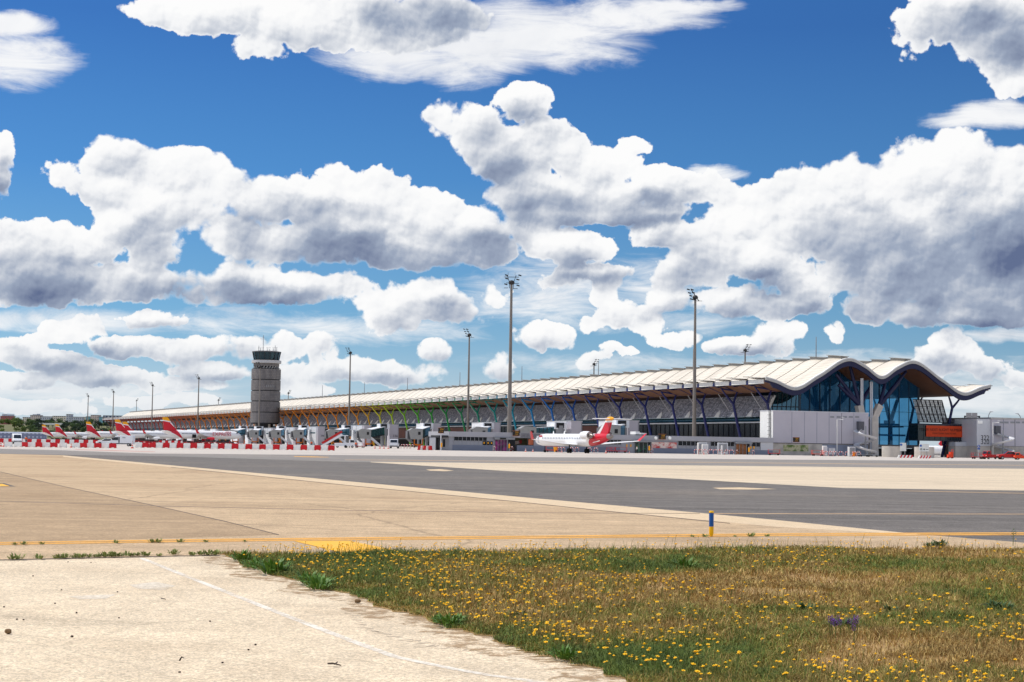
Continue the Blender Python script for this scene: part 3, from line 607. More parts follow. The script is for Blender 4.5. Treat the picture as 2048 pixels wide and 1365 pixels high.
# slanted side wall between slate and end glass
w1, w2 = w_of(1543, FE+.3), wa
mb = MB(); mb.face([(10.0, FE+.3, 10.2), (wa, SG, 10.2), (wa, SG, gl(wa)), (12.0, FE+.3, 16)]); mb.build('side_glazing', m_tglass, terminal, recalc=False)
mb = MB()
for i in range(8):
    t = i/7; a = Vector((10+(wa-10)*t, FE+.3+(SG-FE-.3)*t-.15, 10.2)); mb.bar(a, (a.x+.4, a.y, 16.4), .16)
mb.bar((10, FE+.1, 12.9), (wa, SG-.2, 12.9), .2); mb.build('side_mullion', m_cdark, terminal)
mb = MB(); mb.bar((9.4, FE-.1, 10.6), (12.0, FE-.1, 15.9), .5); mb.build('facade_end_strut', m_white, terminal)
# right-hand louvre screen seen beyond the glass
wr = 70.7-12
m_scr, n, b = newmat('louvre_grid'); tcn = n.node('ShaderNodeTexCoord'); x, y, z = n.sep(tcn.outputs['Object'])
g1 = n.step(n.m('PINGPONG', x, .26), .05, .08); g2 = n.step(n.m('PINGPONG', z, .3), .05, .08); n.put(b.inputs['Base Color'], n.mix(n.m('MULTIPLY', g1, g2), lin(120, 122, 128), lin(224, 226, 224))); n.put(b.inputs['Alpha'], n.m('MULTIPLY_ADD', n.m('MULTIPLY', g1, g2), -.6, 1.0))
sw = s_of(1890, 61.7); swt = (sw)
ax, cx_ = w_of(1838, sw), w_of(1895, sw); zb, zt = z_at(1890, 846, 60, sw), z_at(1880, 801, 60, sw); tx = w_of(1883, sw)
mb = MB(); mb.prism([(ax, sw, zb), (cx_, sw, zb), (tx, sw, zt), (ax-2, sw, zt)], (0, .2, 0)); mb.build('louvre_screen', m_scr, terminal)
mb = MB()
for i in range(7):
    t = i/6; mb.bar((ax+1.5+(cx_-ax-1.5)*t, sw-.12, zb), (ax-1+(tx-ax+1)*t, sw-.12, zt), .22)
for t in (0, .36, .7, 1): mb.bar((ax-2*t, sw-.14, zb+(zt-zb)*t), (cx_+(tx-cx_)*t, sw-.14, zb+(zt-zb)*t), .16)
mb.build('screen_frame', m_cdark, terminal)
# concrete forked pillar with navy raking arms at the end
SP = SEND+2.5
def WZ(px, py, s): w_ = w_of(px, s); return (w_, s, z_at(px, py, w_, s))
mb = MB(); b0 = WZ(1747, 905, SP); j0 = WZ(1747, 838, SP); l0 = WZ(1719, 811, SP); r0 = WZ(1759, 811, SP); b1 = WZ(1727, 850, SP)
mb.bar((b0[0], SP, 0), (j0[0], SP, j0[2]+.3), 2.0, 1.7); mb.bar((j0[0]-.1, SP, j0[2]), (r0[0], SP, r0[2]), 1.5, 1.7); mb.bar((b1[0]+.6, SP+.3, 5.0), (l0[0], SP+.3, l0[2]), 1.7, 1.7)
mb.bar((b1[0], SP+.2, j0[2]+.2), (j0[0], SP+.2, j0[2]+.2), .7, .7); mb.build('forked_pillar', m_conc, terminal)
for a, lst in ((l0, ((1699, 729), (1672, 749), (1676, 770), (1740, 775))), (r0, ((1812, 743), (1798, 765), (1770, 768)))):
    for px, py in lst:
        e = WZ(px, py, SP+1); mb = MB(); mb.tube([a, e], [.62, .4], 10); mb.build('raking_arm', m_navy, terminal)
for px, y0, y1 in ((1722, 757, 812), (1725, 757, 812), (1741, 764, 905), (1744, 764, 905)):
    mb = MB(); mb.tube([WZ(px, y0, SP-.6), WZ(px, y1, SP-.6)], .2, 6); mb.build('drain_pipe', m_lgrey, terminal)
# covered footbridge leaving the end with its banner
SB = SEND+4
x0, x1 = w_of(1836, SB), w_of(1958, SB); zt = z_at(1900, 851, w_of(1900, SB), SB); zb = z_at(1900, 881, w_of(1900, SB), SB)
mb = MB(); mb.box((x0, SB, zb), (x1, SB+4, zt)); mb.build('footbridge_tube', mat('dark_green_glass', lin(22, 34, 38), .12, .3, .3, spec=.6), terminal)
mb = MB(); mb.box((x0-.1, SB-.15, zt), (x1+.1, SB+4.1, zt+.35)); mb.box((x0-.1, SB-.15, zb-.25), (x1+.1, SB+4.1, zb)); mb.build('footbridge_edge', mat('dark_edge', lin(44, 48, 62), .5), terminal)
mb = MB()
for i in range(12): mb.box((x0+(x1-x0)*i/11-.06, SB-.1, zb), (x0+(x1-x0)*i/11+.06, SB-.01, zt))
mb.build('footbridge_mullion', mat('green_mullion', lin(52, 64, 66), .5), terminal)
xa, xb = w_of(1852, SB-.2), w_of(1928, SB-.2)
bt = z_at(1900, 852.5, w_of(1900, SB), SB); bb = z_at(1900, 874.5, w_of(1900, SB), SB)
banner = thing('advertising_banner', 'long orange advertising banner with black lettering on the dark footbridge', 'banner', TW((xa+xb)/2, SB-.2, bb), TRZ)
mb = MB(); mb.box((-(xb-xa)/2, -.12, 0), ((xb-xa)/2, -.02, bt-bb)); mb.build('banner_cloth', mat('orange_cloth', lin(206, 68, 22), .7, .12, .3), banner)
RX = Matrix.Rotation(PI/2, 4, 'X')
m_ink = mat('black_ink', lin(34, 14, 12), .7)
text('banner_lettering', 'YOUR NEXT FLIGHT NUMBER: ASIA 08', (bt-bb)*.34, m_ink, banner, Matrix.Translation((.6, -.13, (bt-bb)*.62)) @ RX)
text('banner_lettering', 'YOUR CONNECTION TO ASIA', (bt-bb)*.19, m_ink, banner, Matrix.Translation((-.4, -.13, (bt-bb)*.3)) @ RX)
# supports below the footbridge and the end slab
mb = MB(); a = WZ(1908, 905, SB+2); t_ = WZ(1921, 851, SB+2); mb.bar((a[0], SB+2, 0), (w_of(1914, SB+2), SB+2, zb), 1.3, 1.1); mb.build('footbridge_leg', m_navy, terminal)
mb = MB()
for px in (1800, 1822, 1838, 1850): 
    w_ = w_of(px, SG); mb.bar((w_-1.5, SG, 0), (w_+1, SG, 2.4), .5)
mb.build('slab_strut', m_cdark, terminal)
mb = MB(); mb.box((wb-24, SG+1.4, 0), (wb+4, SG+2, 2.2)); mb.build('undercroft_wall', mat('undercroft_grey', lin(58, 56, 60), .8), terminal)
# ------------------------------------------------------------------ control tower
def hz(px, py, Y): return P(px, py, Y).z
TY = 905.0
tw = thing('control_tower', 'round grey concrete control tower with a flared glass cab and rooftop aerials', 'tower', GD(529, TY), 0)
m_tow, n, b = newmat('tower_cladding'); tcn = n.node('ShaderNodeTexCoord'); x, y, z = n.sep(tcn.outputs['Object'])
an = n.m('MULTIPLY', n.m('ARCTAN2', y, x), 8.0)
br = n.node('ShaderNodeTexBrick'); n.put(br.inputs['Vector'], n.xyz(an, z, 0)); br.inputs['Scale'].default_value = 1; br.inputs['Brick Width'].default_value = 1.2; br.inputs['Row Height'].default_value = .9; br.inputs['Mortar Size'].default_value = .05
br.inputs['Color1'].default_value = (*lin(124, 119, 117), 1); br.inputs['Color2'].default_value = (*lin(113, 109, 109), 1); br.inputs['Mortar'].default_value = (*lin(90, 87, 88), 1)
stn = n.noise(n.v('MULTIPLY', tcn.outputs['Object'], (.5, .5, .12)), 1, 4, .6)
n.put(b.inputs['Base Color'], n.v('SCALE', br.outputs['Color'], n.step(stn, .3, .7, .8, 1.1))); b.inputs['Roughness'].default_value = .75
zz = lambda py: hz(529, py, TY)
R = 8.0
segs = [848, 826, 804, 783, 761, 739]
for a, c in zip(segs, segs[1:]):
    mb = MB(); mb.lathe([(R, zz(a)+.5), (R, zz(c)-.0)], n=40); mb.build('drum_segment', m_tow, tw)
    mb = MB(); mb.lathe([(R-.5, zz(a)-.2), (R-.5, zz(a)+.49)], n=40); mb.build('drum_joint', m_cdark, tw)
mb = MB(); mb.lathe([(6.4, zz(739)), (6.4, zz(733))], n=36); mb.build('window_ring', m_cdark, tw)
mb = MB()
for k in range(26):
    a = 2*PI*k/26; mb.bar((6.7*math.cos(a), 6.7*math.sin(a), zz(739)), (6.7*math.cos(a+.12), 6.7*math.sin(a+.12), zz(733)), .35)
mb.build('lattice_rim', m_trim, tw)
mb = MB(); mb.lathe([(7.0, zz(733)), (7.0, zz(727.5))], n=36); mb.build('upper_drum', m_tow, tw)
mb = MB(); mb.lathe([(7.9, zz(727.5)), (8.1, zz(726.8)), (8.1, zz(721.5)), (7.9, zz(721.5)), (7.9, zz(726))], n=36); mb.build('balcony_parapet', mat('tower_balcony', lin(182, 182, 184), .6), tw)
mb = MB(); cabz0, cabz1 = zz(721), zz(705.5)
for k in range(16):
    a0, a1 = 2*PI*(k+.04)/16, 2*PI*(k+.96)/16
    mb.face([(6.8*math.cos(a0), 6.8*math.sin(a0), cabz0), (6.8*math.cos(a1), 6.8*math.sin(a1), cabz0), (7.7*math.cos(a1), 7.7*math.sin(a1), cabz1), (7.7*math.cos(a0), 7.7*math.sin(a0), cabz1)])
mb.build('cab_window', glassmat('cab_glass', (.34, .38, .36), (.03, .035, .035), .03, .5), tw, recalc=False)
mb = MB()
for k in range(16):
    a = 2*PI*k/16; mb.bar((6.85*math.cos(a), 6.85*math.sin(a), cabz0), (7.75*math.cos(a), 7.75*math.sin(a), cabz1), .3)
mb.lathe([(6.9, cabz0-.3), (6.9, cabz0)], n=16); mb.build('cab_frame', m_cdark, tw)
mb = MB(); mb.lathe([(7.95, cabz1), (7.95, cabz1+.45), (6.5, cabz1+.7)], n=32); mb.build('cab_roof', mat('cab_roof_grey', lin(92, 92, 94), .6), tw)
mb = MB(); mb.lathe([(3.2, cabz0-.2), (3.2, cabz1)], n=12); mb.build('cab_core', m_mgrey, tw)
for dx, top, r_ in ((-4.4, 692, .12), (-2.0, 671, .16), (.3, 697, .1), (3.6, 697, .12), (4.6, 691, .14), (5.4, 695, .1), (1.5, 698, .1), (-3.4, 697, .12)):
    mb = MB(); mb.tube([(dx, 0, cabz1+.5), (dx, 0, zz(top))], r_, 5)
    for q in range(3): mb.bar((dx-.5, 0, cabz1+1.2+q*.8), (dx+.5, .3, cabz1+1.2+q*.8), .12)
    if r_ == .16: mb.bar((dx-1.8, 0, zz(678.5)), (dx+1.8, 0, zz(678.5)), .14); mb.bar((dx-.6, 0, zz(675)), (dx+.6, 0, zz(675)), .12)
    mb.build('aerial', m_mgrey, tw)
mb = MB()
for k in range(24):
    a = 2*PI*k/24; mb.bar((7.6*math.cos(a), 7.6*math.sin(a), zz(739)), (7.6*math.cos(a), 7.6*math.sin(a), zz(737)), .08)
mb.lathe([(7.62, zz(737)-.06), (7.62, zz(737)+.06)], n=32); mb.build('railing', m_mgrey, tw)
for dx, dy in ((-5, 0), (3, -4), (3, 4)):
    mb = MB(); mb.tube([(dx, dy, 0), (dx, dy, zz(847))], .7, 10); mb.build('tower_leg', m_conc, tw)
mb = MB(); mb.lathe([(4.6, 0), (4.6, zz(846))], n=24); mb.build('tower_base', m_cdark, tw)
mb = MB()
for i in range(5): mb.bar((1.5+i*.95, -R*math.cos(.2+i*.12)-.02, zz(776)), (1.5+i*.95, -R*math.cos(.2+i*.12)-.02, zz(771)), .3, .12)
mb.build('ladder_grille', m_mgrey, tw)
# ------------------------------------------------------------------ light masts
m_pole = mat('galvanised_mast', lin(128, 121, 114), .6, .1, .3); m_head = mat('dark_lamp_head', lin(44, 43, 44), .6)
def mast_mesh(H, r0):
    pole = MB(); pole.tube([(0,0,0), (0,0,H*.5), (0,0,H-2.4)], [r0, r0*.72, r0*.5], 12)
    head = MB()
    head.lathe([(.15, H-3.1), (.65, H-2.9), (.8, H-2.5), (.5, H-2.0), (.1, H-1.9)], n=12)
    return pole, head
def lamp_arm(mb, H, dx, dz, L, tip):
    a, c = Vector((0, -.5, H-3.6)), Vector((dx, -.5, H-3.6+dz))
    return a, c
def light_mast(label, px, Y, toppy, r0=.55, flip=1, style=0):
    base = GD(px, Y); H = P(px, toppy, Y).z
    o = thing('light_mast', label, 'light mast', base, 0, 'tall light masts around the apron')
    pole, head = mast_mesh(H, r0); pole.build('pole', m_pole, o); head.build('winch_head', m_head, o)
    fr = MB()
    if style == 0:
        for yy in (-.55, .55):
            fr.tube([(-1.9*flip, yy, H-.6), (0, yy, H-3.4), (1.6*flip, yy, H-5.6)], .11, 5)
            fr.tube([(-1.9*flip, yy, H-.7), (-1.9*flip, yy, H)], .06, 4)
        fr.tube([(-1.9*flip, -1.6, H-.7), (-1.9*flip, 1.6, H-.7)], .1, 5); fr.tube([(1.6*flip, -1.3, H-5.6), (1.6*flip, 1.3, H-5.6)], .1, 5)
        fr.tube([(.2*flip, 0, H-5.6), (3.0*flip, 0, H-5.6)], .1, 5)
        pos = [(-3.2, -.9, -.7), (-1.3, .9, -.6), (-2.6, .2, -2.1), (-.9, 0, -2.0), (-2.0, 0, -3.4), (-1.7, .6, -4.8), (-.5, -.6, -5.2)]
    else:
        for xx in (-.75, .75):
            fr.tube([(xx*2.1, -1.0, H-1.0), (xx, 0, H-3.4), (xx*.9, .9, H-5.4)], .11, 5); fr.tube([(xx*1.6, -1.0, H-1.0), (xx*1.6, -1.0, H)], .06, 4)
        fr.tube([(-2.6, -1.0, H-1.6), (2.6, -1.0, H-1.6)], .11, 5); fr.tube([(-1.9, 0, H-3.6), (2.6, 0, H-3.8)], .1, 5); fr.tube([(-2.6, .8, H-5.3), (-1.2, .8, H-5.3)], .1, 5); fr.tube([(.5, .8, H-5.5), (2.2, .8, H-5.5)], .1, 5)
        pos = [(-1.7, -1, -2.2), (-1.8, -1, -1.0), (2.2, -1, -2.5), (2.9, -1, -1.0), (-2.0, 0, -4.1), (2.3, 0, -4.5)]
    kh = .72 if style else .62
    fr.v = [(x*kh, y*kh, H+(z-H)*kh) for x, y, z in fr.v]; pos = [(x*kh, y*kh, z*kh) for x, y, z in pos]
    fr.build('lamp_frame', m_head, o)
    for x_, y_, z_ in pos:
        mb = MB(); mb.box((-.4, -.28, -.12), (.4, .28, .15), M=Matrix.Translation((x_*flip, y_, H+z_)) @ Matrix.Rotation(.25*flip, 4, 'Y')); mb.build('floodlight', m_head, o)
    return o
light_mast('tallest light mast, rising behind the low grey building with the magenta doors', 1018, 417, 546, .6, 1, 1)
light_mast('thick pale light mast standing behind the regional jet near the glazed terminal end', 1388, 451, 577, .6)
light_mast('slender light mast to the left of the tallest mast, in front of green columns', 935, 620, 657, .55)
light_mast('light mast between the control tower and the green columns, beside grey boarding bridges', 697, 759, 695, .55)
light_mast('light mast standing directly in front of the round control tower', 517, 872, 724, .55)
light_mast('light mast rising behind the nearest parked red-tailed airliner', 394.5, 1094, 749, .6)
light_mast('light mast rising behind the airliner whose tail is third from the nearest', 302.5, 1250, 764, .6)
light_mast('light mast at the far end of the terminal roof, behind two overlapping tails', 224.5, 1441, 778, .65)
light_mast('farthest light mast, standing clear of the roof before the distant city', 174, 1600, 787, .65)
for px, Y, ty, lab in ((1186, 784, 718, 'light mast beyond the roof ridge with a cloud wisp beside it, above the jet tail'), (1489, 651, 688, 'light mast peeping over the roof close to the twin wave peaks'), (574.5, 1327, 780, 'light mast peeping over the roof just beyond the control tower'), (435, 1575, 795, 'light mast peeping over the roof between the tower and the near airliner mast'), (271, 1990, 797, 'faint light mast beyond the low far tip of the terminal roof')):
    light_mast(lab, px, Y, ty, .55, -1)
# ------------------------------------------------------------------ aircraft
m_red = mat('airline_red', lin(206, 20, 44), .35, .03); m_yel = mat('airline_yellow', lin(250, 172, 8), .35, .03); m_acw = mat('aircraft_white', lin(238, 238, 238), .3, .02, .2); m_wing = mat('wing_grey', lin(186, 188, 190), .4, .04)
m_engm = mat('engine_metal', lin(150, 140, 134), .35, .05, metal=.7); m_win = mat('cabin_window_dark', lin(40, 46, 60), .2)
def livery(name, xr, k0, xf, kf, ztop):
    m, n, b = newmat(name); tcn = n.node('ShaderNodeTexCoord'); x, y, z = n.sep(tcn.outputs['Object'])
    t = n.m('MAXIMUM', n.m('SUBTRACT', ztop, z), 0)
    rear = n.m('MULTIPLY_ADD', n.m('POWER', t, .75), k0, xr); fr = n.m('MULTIPLY_ADD', t, kf, xf)
    f = n.m('MULTIPLY', n.m('GREATER_THAN', x, rear), n.m('LESS_THAN', x, fr))
    n.put(b.inputs['Base Color'], n.mix(f, lin(238, 238, 238), lin(206, 20, 44))); b.inputs['Roughness'].default_value = .3
    return m
m_liv = livery('airliner_paint', -17.6, 2.9, -11.9, .75, 5.9)
def wing(mb, root, tip, cr, ct, tr=.34, tt=.16, mi=0):
    r, t = Vector(root), Vector(tip)
    def sec(p, c, th): return [p+Vector(v) for v in ((c*.5, 0, 0), (c*.2, 0, th*.5), (-c*.25, 0, th*.35), (-c*.5, 0, 0), (-c*.25, 0, -th*.3), (c*.2, 0, -th*.5))]
    v = sec(r, cr, tr)+sec(t, ct, tt)
    mb._add(v, [(5,4,3,2,1,0), (6,7,8,9,10,11)]+[(i, (i+1)%6, 6+(i+1)%6, 6+i) for i in range(6)], mi, False)
def fin_band(mb, xb0, xb1, xt0, xt1, zb, zt, t0, t1, th=.4):
    # slice of a fin between height fractions; x0 trailing, x1 leading
    f = lambda a, c, t: a+(c-a)*t
    p = [(f(xb0, xt0, t0), f(zb, zt, t0)), (f(xb1, xt1, t0), f(zb, zt, t0)), (f(xb1, xt1, t1), f(zb, zt, t1)), (f(xb0, xt0, t1), f(zb, zt, t1))]
    mb.prism([(x, -th/2, z) for x, z in p], (0, th, 0))
def airliner(label, px, Y, scale=1.0, engine=None, words=False, door=False, hd=0.0):
    loc = GD(px, Y); o = thing('airliner', label, 'airliner', loc, math.atan2(E2.y, E2.x)+hd, 'red tailed airliners parked at the gates'); o.scale = (scale,)*3
    mb = MB(); mb.lathe([(.05, 18.8), (.75, 18.3), (1.35, 17.3), (1.8, 15.6), (1.98, 13.5), (1.98, -7.5), (1.8, -10.5), (1.3, -14), (.75, -17), (.3, -18.7)], c=(0, 0, 0), n=20, axis='x')
    v = []
    for x, y, z in mb.v:
        z0 = 3.9+(max(0, -x-8)/10.8)**1.5*1.35-(max(0, x-15)/3.8)**2*.55; v.append((x, y, z+z0))
    mb.v = v; mb.build('fuselage', m_liv, o)
    mb = MB(); X0 = 0
    fin_band(mb, -17.6, -11.7, -18.6, -16.2, 5.5, 11.8, 0, .62); mb.build('tail_fin', m_red, o)
    f = lambda a, c, t: a+(c-a)*t
    TE = lambda t: (f(-17.6, -18.6, t), f(5.5, 11.8, t)); LE = lambda t: (f(-11.7, -16.2, t), f(5.5, 11.8, t))
    def part(nm, pts, th, m): mb = MB(); mb.prism([(x, -th/2, z) for x, z in pts], (0, th, 0)); mb.build(nm, m, o)
    part('tail_fin', [TE(.61), TE(.72), LE(.61)], .4, m_red)
    part('fin_stripe', [TE(.72), TE(.79), LE(.70), LE(.61)], .4, m_acw); part('fin_stripe', [LE(.60), LE(.3), (LE(.3)[0]-.2, LE(.3)[1]), (LE(.60)[0]-.75, LE(.60)[1])], .42, m_acw)
    part('fin_cap', [TE(.79), TE(1), LE(1), LE(.70)], .4, m_yel)
    for sg in (-1, 1):
        mb = MB(); wing(mb, (-15.6, sg*.4, 5.0), (-17.6, sg*6.0, 5.5), 3.4, 1.4, .3, .15); mb.build('stabiliser', m_acw, o)
        mb = MB(); wing(mb, (.8, sg*1.2, 2.9), (-1.2, sg*6.2, 3.3), 7.0, 4.0, .8, .5); wing(mb, (-1.2, sg*6.2, 3.3), (-4.9, sg*16.4, 4.4), 4.0, 1.5, .5, .2); mb.build('wing', m_wing, o)
        mb = MB(); mb.prism([(-4.2, sg*16.4-.08, 4.4), (-5.7, sg*16.4-.08, 4.4), (-6.5, sg*16.4-.08, 6.6), (-5.9, sg*16.4-.08, 6.6)], (0, .16, 0)); mb.build('winglet', m_red, o)
        mb = MB(); mb.lathe([(.3, -1.6), (.75, -1.5), (1.05, .2), (1.08, 1.6), (.95, 2.1), (.8, 2.1)], c=(2.6, sg*5.7, 1.75), n=16, axis='x'); mb.build('engine', engine or m_acw, o)
        mb = MB(); mb.tube([(-1.4, sg*3.4, 3), (-1.4, sg*3.4, .6)], .18, 6); 
        for q in (-.35, .35): mb.lathe([(.58, -.2), (.58, .2)], c=(-1.4, sg*3.4+q, .58), n=14, axis='y')
        mb.build('main_gear', m_black, o)
    mb = MB(); mb.tube([(13, 0, 2.5), (13, 0, .5)], .14, 6); mb.lathe([(.4, -.25), (.4, .25)], c=(13, 0, .4), n=12, axis='y'); mb.build('nose_gear', m_black, o)
    mb = MB()
    for i in range(36):
        x = 12.2-i*.62
        if x < -10.4: break
        for sg in (-1, 1): mb.box((x-.13, sg*1.93-.06, 4.15), (x+.13, sg*1.93+.06, 4.55))
    mb.box((-10, -.05, 4.3), (12, .05, 4.4)); mb.build('cabin_window_band', m_win, o)
    mb = MB()
    for sg in (-1, 1): mb.prism([(17.35, sg*.35, 4.95), (16.3, sg*1.28, 4.65), (15.9, sg*1.45, 4.95), (16.75, sg*.8, 5.4)], (.06, sg*.12, .12))
    mb.build('cockpit_window', m_win, o)
    if door:
        mb = MB(); mb.box((-4.9, -2.03, 2.4), (-3.0, -1.6, 4.0)); mb.build('cargo_door', m_black, o)
    if words:
        Mx = lambda x, z, y: Matrix.Translation((x, y, z)) @ RX
        text('fuselage_lettering', 'EXPRESS', 2.4, mat('crimson_ink', lin(190, 20, 60), .5), o, Mx(9.0, 4.2, -2.03), ext=.05)
        text('fuselage_lettering', 'IBERIA', .95, mat('crimson_ink', lin(190, 20, 60), .5), o, Mx(12.2, 5.35, -1.5), ext=.05)
    return o
A_ = [('nearest parked airliner, with crimson EXPRESS lettering and a crimson engine', 403.5, 815, m_red, True, True), ('airliner with its red tail behind the white van', 298, 945, None, False, False), ('airliner whose tail stands between the van and the two farthest tails', 231, 1100, None, False, False), ('airliner second from the open ground at the far end of the line', 159, 1335, None, False, False), ('farthest parked airliner, its tail leftmost against the trees', 130, 1420, None, False, False)]
for lab, px, Y, en, wd, dr in A_: airliner(lab, px, Y, 1.05, engine=en, words=wd, door=dr)
airliner('airliner mostly hidden behind another, only its yellow and red tail tip showing', 306, 1010)
# regional jet
m_crj = livery('regional_jet_paint', -40, 0, -11.6, .9, 4.0)
def regional_jet(label, px, Y, hd):
    o = thing('regional_jet', label, 'jet', GD(px, Y), hd)
    mb = MB(); mb.lathe([(.05, 19.2), (.55, 18.6), (.95, 17.6), (1.25, 16), (1.35, 14), (1.35, -8), (1.25, -11.5), (.95, -15), (.62, -17.2)], n=22, axis='x')
    mb.v = [(x, y, z+2.75+(max(0, -x-9)/10)**1.4*1.0-(max(0, x-15.5)/3.7)**2*.35) for x, y, z in mb.v]; mb.build('fuselage', m_crj, o)
    mb = MB(); mb.lathe([(.62, -17.2), (.5, -18.2), (.3, -18.7)], c=(0, 0, 3.55), n=14, axis='x'); mb.build('tail_cone', m_engm, o)
    f = lambda a, c, t: a+(c-a)*t
    zb, zt = 3.9, 7.25; xb0, xb1, xt0, xt1 = -16.9, -11.5, -18.6, -16.6
    mb = MB(); mb.prism([(x, -.2, z) for x, z in [(xb0, zb), (xb1-1.7, zb), (f(xb1, xt1, .75)-.5, f(zb, zt, .75)), (f(xb0, xt0, .75), f(zb, zt, .75))]], (0, .4, 0)); mb.build('tail_fin', m_red, o)
    mb = MB(); mb.prism([(x, -.22, z) for x, z in [(xb1-1.7, zb), (xb1, zb-.1), (f(xb1, xt1, .86), f(zb, zt, .86)), (f(xb0, xt0, .86), f(zb, zt, .86)), (f(xb0, xt0, .74), f(zb, zt, .74)), (f(xb1, xt1, .75)-.5, f(zb, zt, .75))]], (0, .44, 0)); mb.build('fin_stripe', m_acw, o)
    mb = MB(); mb.prism([(x, -.23, z) for x, z in [(f(xb0, xt0, .86), f(zb, zt, .86)), (f(xb1, xt1, .86), f(zb, zt, .86)), (xt1, zt), (xt0, zt)]], (0, .46, 0)); mb.lathe([(.1, -16.2), (.3, -16.7), (.38, -17.4), (.33, -18.5), (.05, -19.4)], c=(0, 0, zt-.05), n=12, axis='x'); mb.build('fin_cap', m_yel, o)
    for sg in (-1, 1):
        mb = MB(); wing(mb, (-17.3, sg*.2, zt-.1), (-18.6, sg*4.3, zt-.15), 2.3, 1.2, .26, .14); mb.build('tailplane', m_acw, o)
        mb = MB(); wing(mb, (-1.2, sg*.9, 1.75), (-2.8, sg*4.5, 2.0), 6.2, 3.6, .7, .4); wing(mb, (-2.8, sg*4.5, 2.0), (-6.4, sg*12.2, 2.75), 3.6, 1.4, .4, .16); mb.build('wing', m_acw, o)
        mb = MB(); mb.prism([(-5.7, sg*12.2, 2.72), (-7.1, sg*12.2, 2.72), (-8.3, sg*13.2, 4.3), (-7.6, sg*13.2, 4.3)], (0, sg*.12, .06)); mb.build('winglet', m_red, o)
        mb = MB(); mb.lathe([(.3, 2.3), (.72, 2.15), (.86, 1.2), (.84, -.6), (.74, -1.5)], c=(-11.2, sg*2.15, 3.75), n=18, axis='x'); mb.build('engine', m_acw, o)
        mb = MB(); mb.lathe([(.76, -1.45), (.72, -1.75), (.66, -1.5)], c=(-11.2, sg*2.15, 3.75), n=18, axis='x'); mb.lathe([(.46, -1.3), (.4, -2.1), (.22, -2.5), (.05, -2.9)], c=(-11.2, sg*2.15, 3.75), n=14, axis='x'); mb.build('exhaust', m_engm, o)
        mb = MB(); mb.box((-12.6, min(sg*.9, sg*1.6), 3.6), (-10.2, max(sg*.9, sg*1.6), 3.85)); mb.build('engine_pylon', m_acw, o)
        mb = MB(); mb.tube([(-2.6, sg*2.0, 2), (-2.6, sg*2.05, .5)], .15, 6)
        for q in (-.28, .28): mb.lathe([(.3, -.15), (.5, -.13), (.5, .13), (.3, .15)], c=(-2.6, sg*2.05+q, .5), n=16, axis='y')
        mb.build('main_gear', m_black, o)
    mb = MB(); mb.tube([(14.6, 0, 2), (14.6, 0, .3)], .1, 6); mb.lathe([(.28, -.2), (.28, .2)], c=(14.6, 0, .28), n=12, axis='y'); mb.build('nose_gear', m_black, o)
    mb = MB()
    for i in range(26):
        x = 13-i*.82
        for sg in (-1, 1): mb.box((x-.12, sg*1.32-.05, 2.95), (x+.12, sg*1.32+.05, 3.3))
    mb.box((-8, -.05, 3.0), (13, .05, 3.1)); mb.build('cabin_window_band', mat('pale_window', lin(150, 156, 170), .3), o)
    mb = MB()
    for sg in (-1, 1): mb.box((15.2, sg*1.3-.1, 2.1), (16.0, sg*1.3+.1, 3.6))
    mb.build('cabin_door', m_lgrey, o)
    mb = MB(); mb.prism([(-14.9, 1.02, 2.55), (-12.3, 1.22, 2.2), (-12.3, 1.25, 2.34), (-15.2, 1.02, 2.75)], (0, .05, 0)); mb.build('livery_line', m_acw, o)
    RXb = Matrix.Rotation(PI, 4, 'Z') @ RX
    text('fuselage_lettering', 'IBERIA', .62, mat('red_ink', lin(200, 40, 50), .5), o, Matrix.Translation((14.2, 1.22, 3.55)) @ RXb, ext=.03)
    mb = MB()
    for x in (10.5, 4.8): mb.prism([(x, -.04, 4.05), (x-.7, -.04, 4.05), (x-.5, -.04, 4.7), (x-.25, -.04, 4.7)], (0, .08, 0))
    mb.build('blade_aerial', m_acw, o)
    return o
regional_jet('white regional jet with a red T-tail taxiing away past the grey gate building', 1146, 352, math.atan2(DIR.y, DIR.x)+math.radians(1.0))
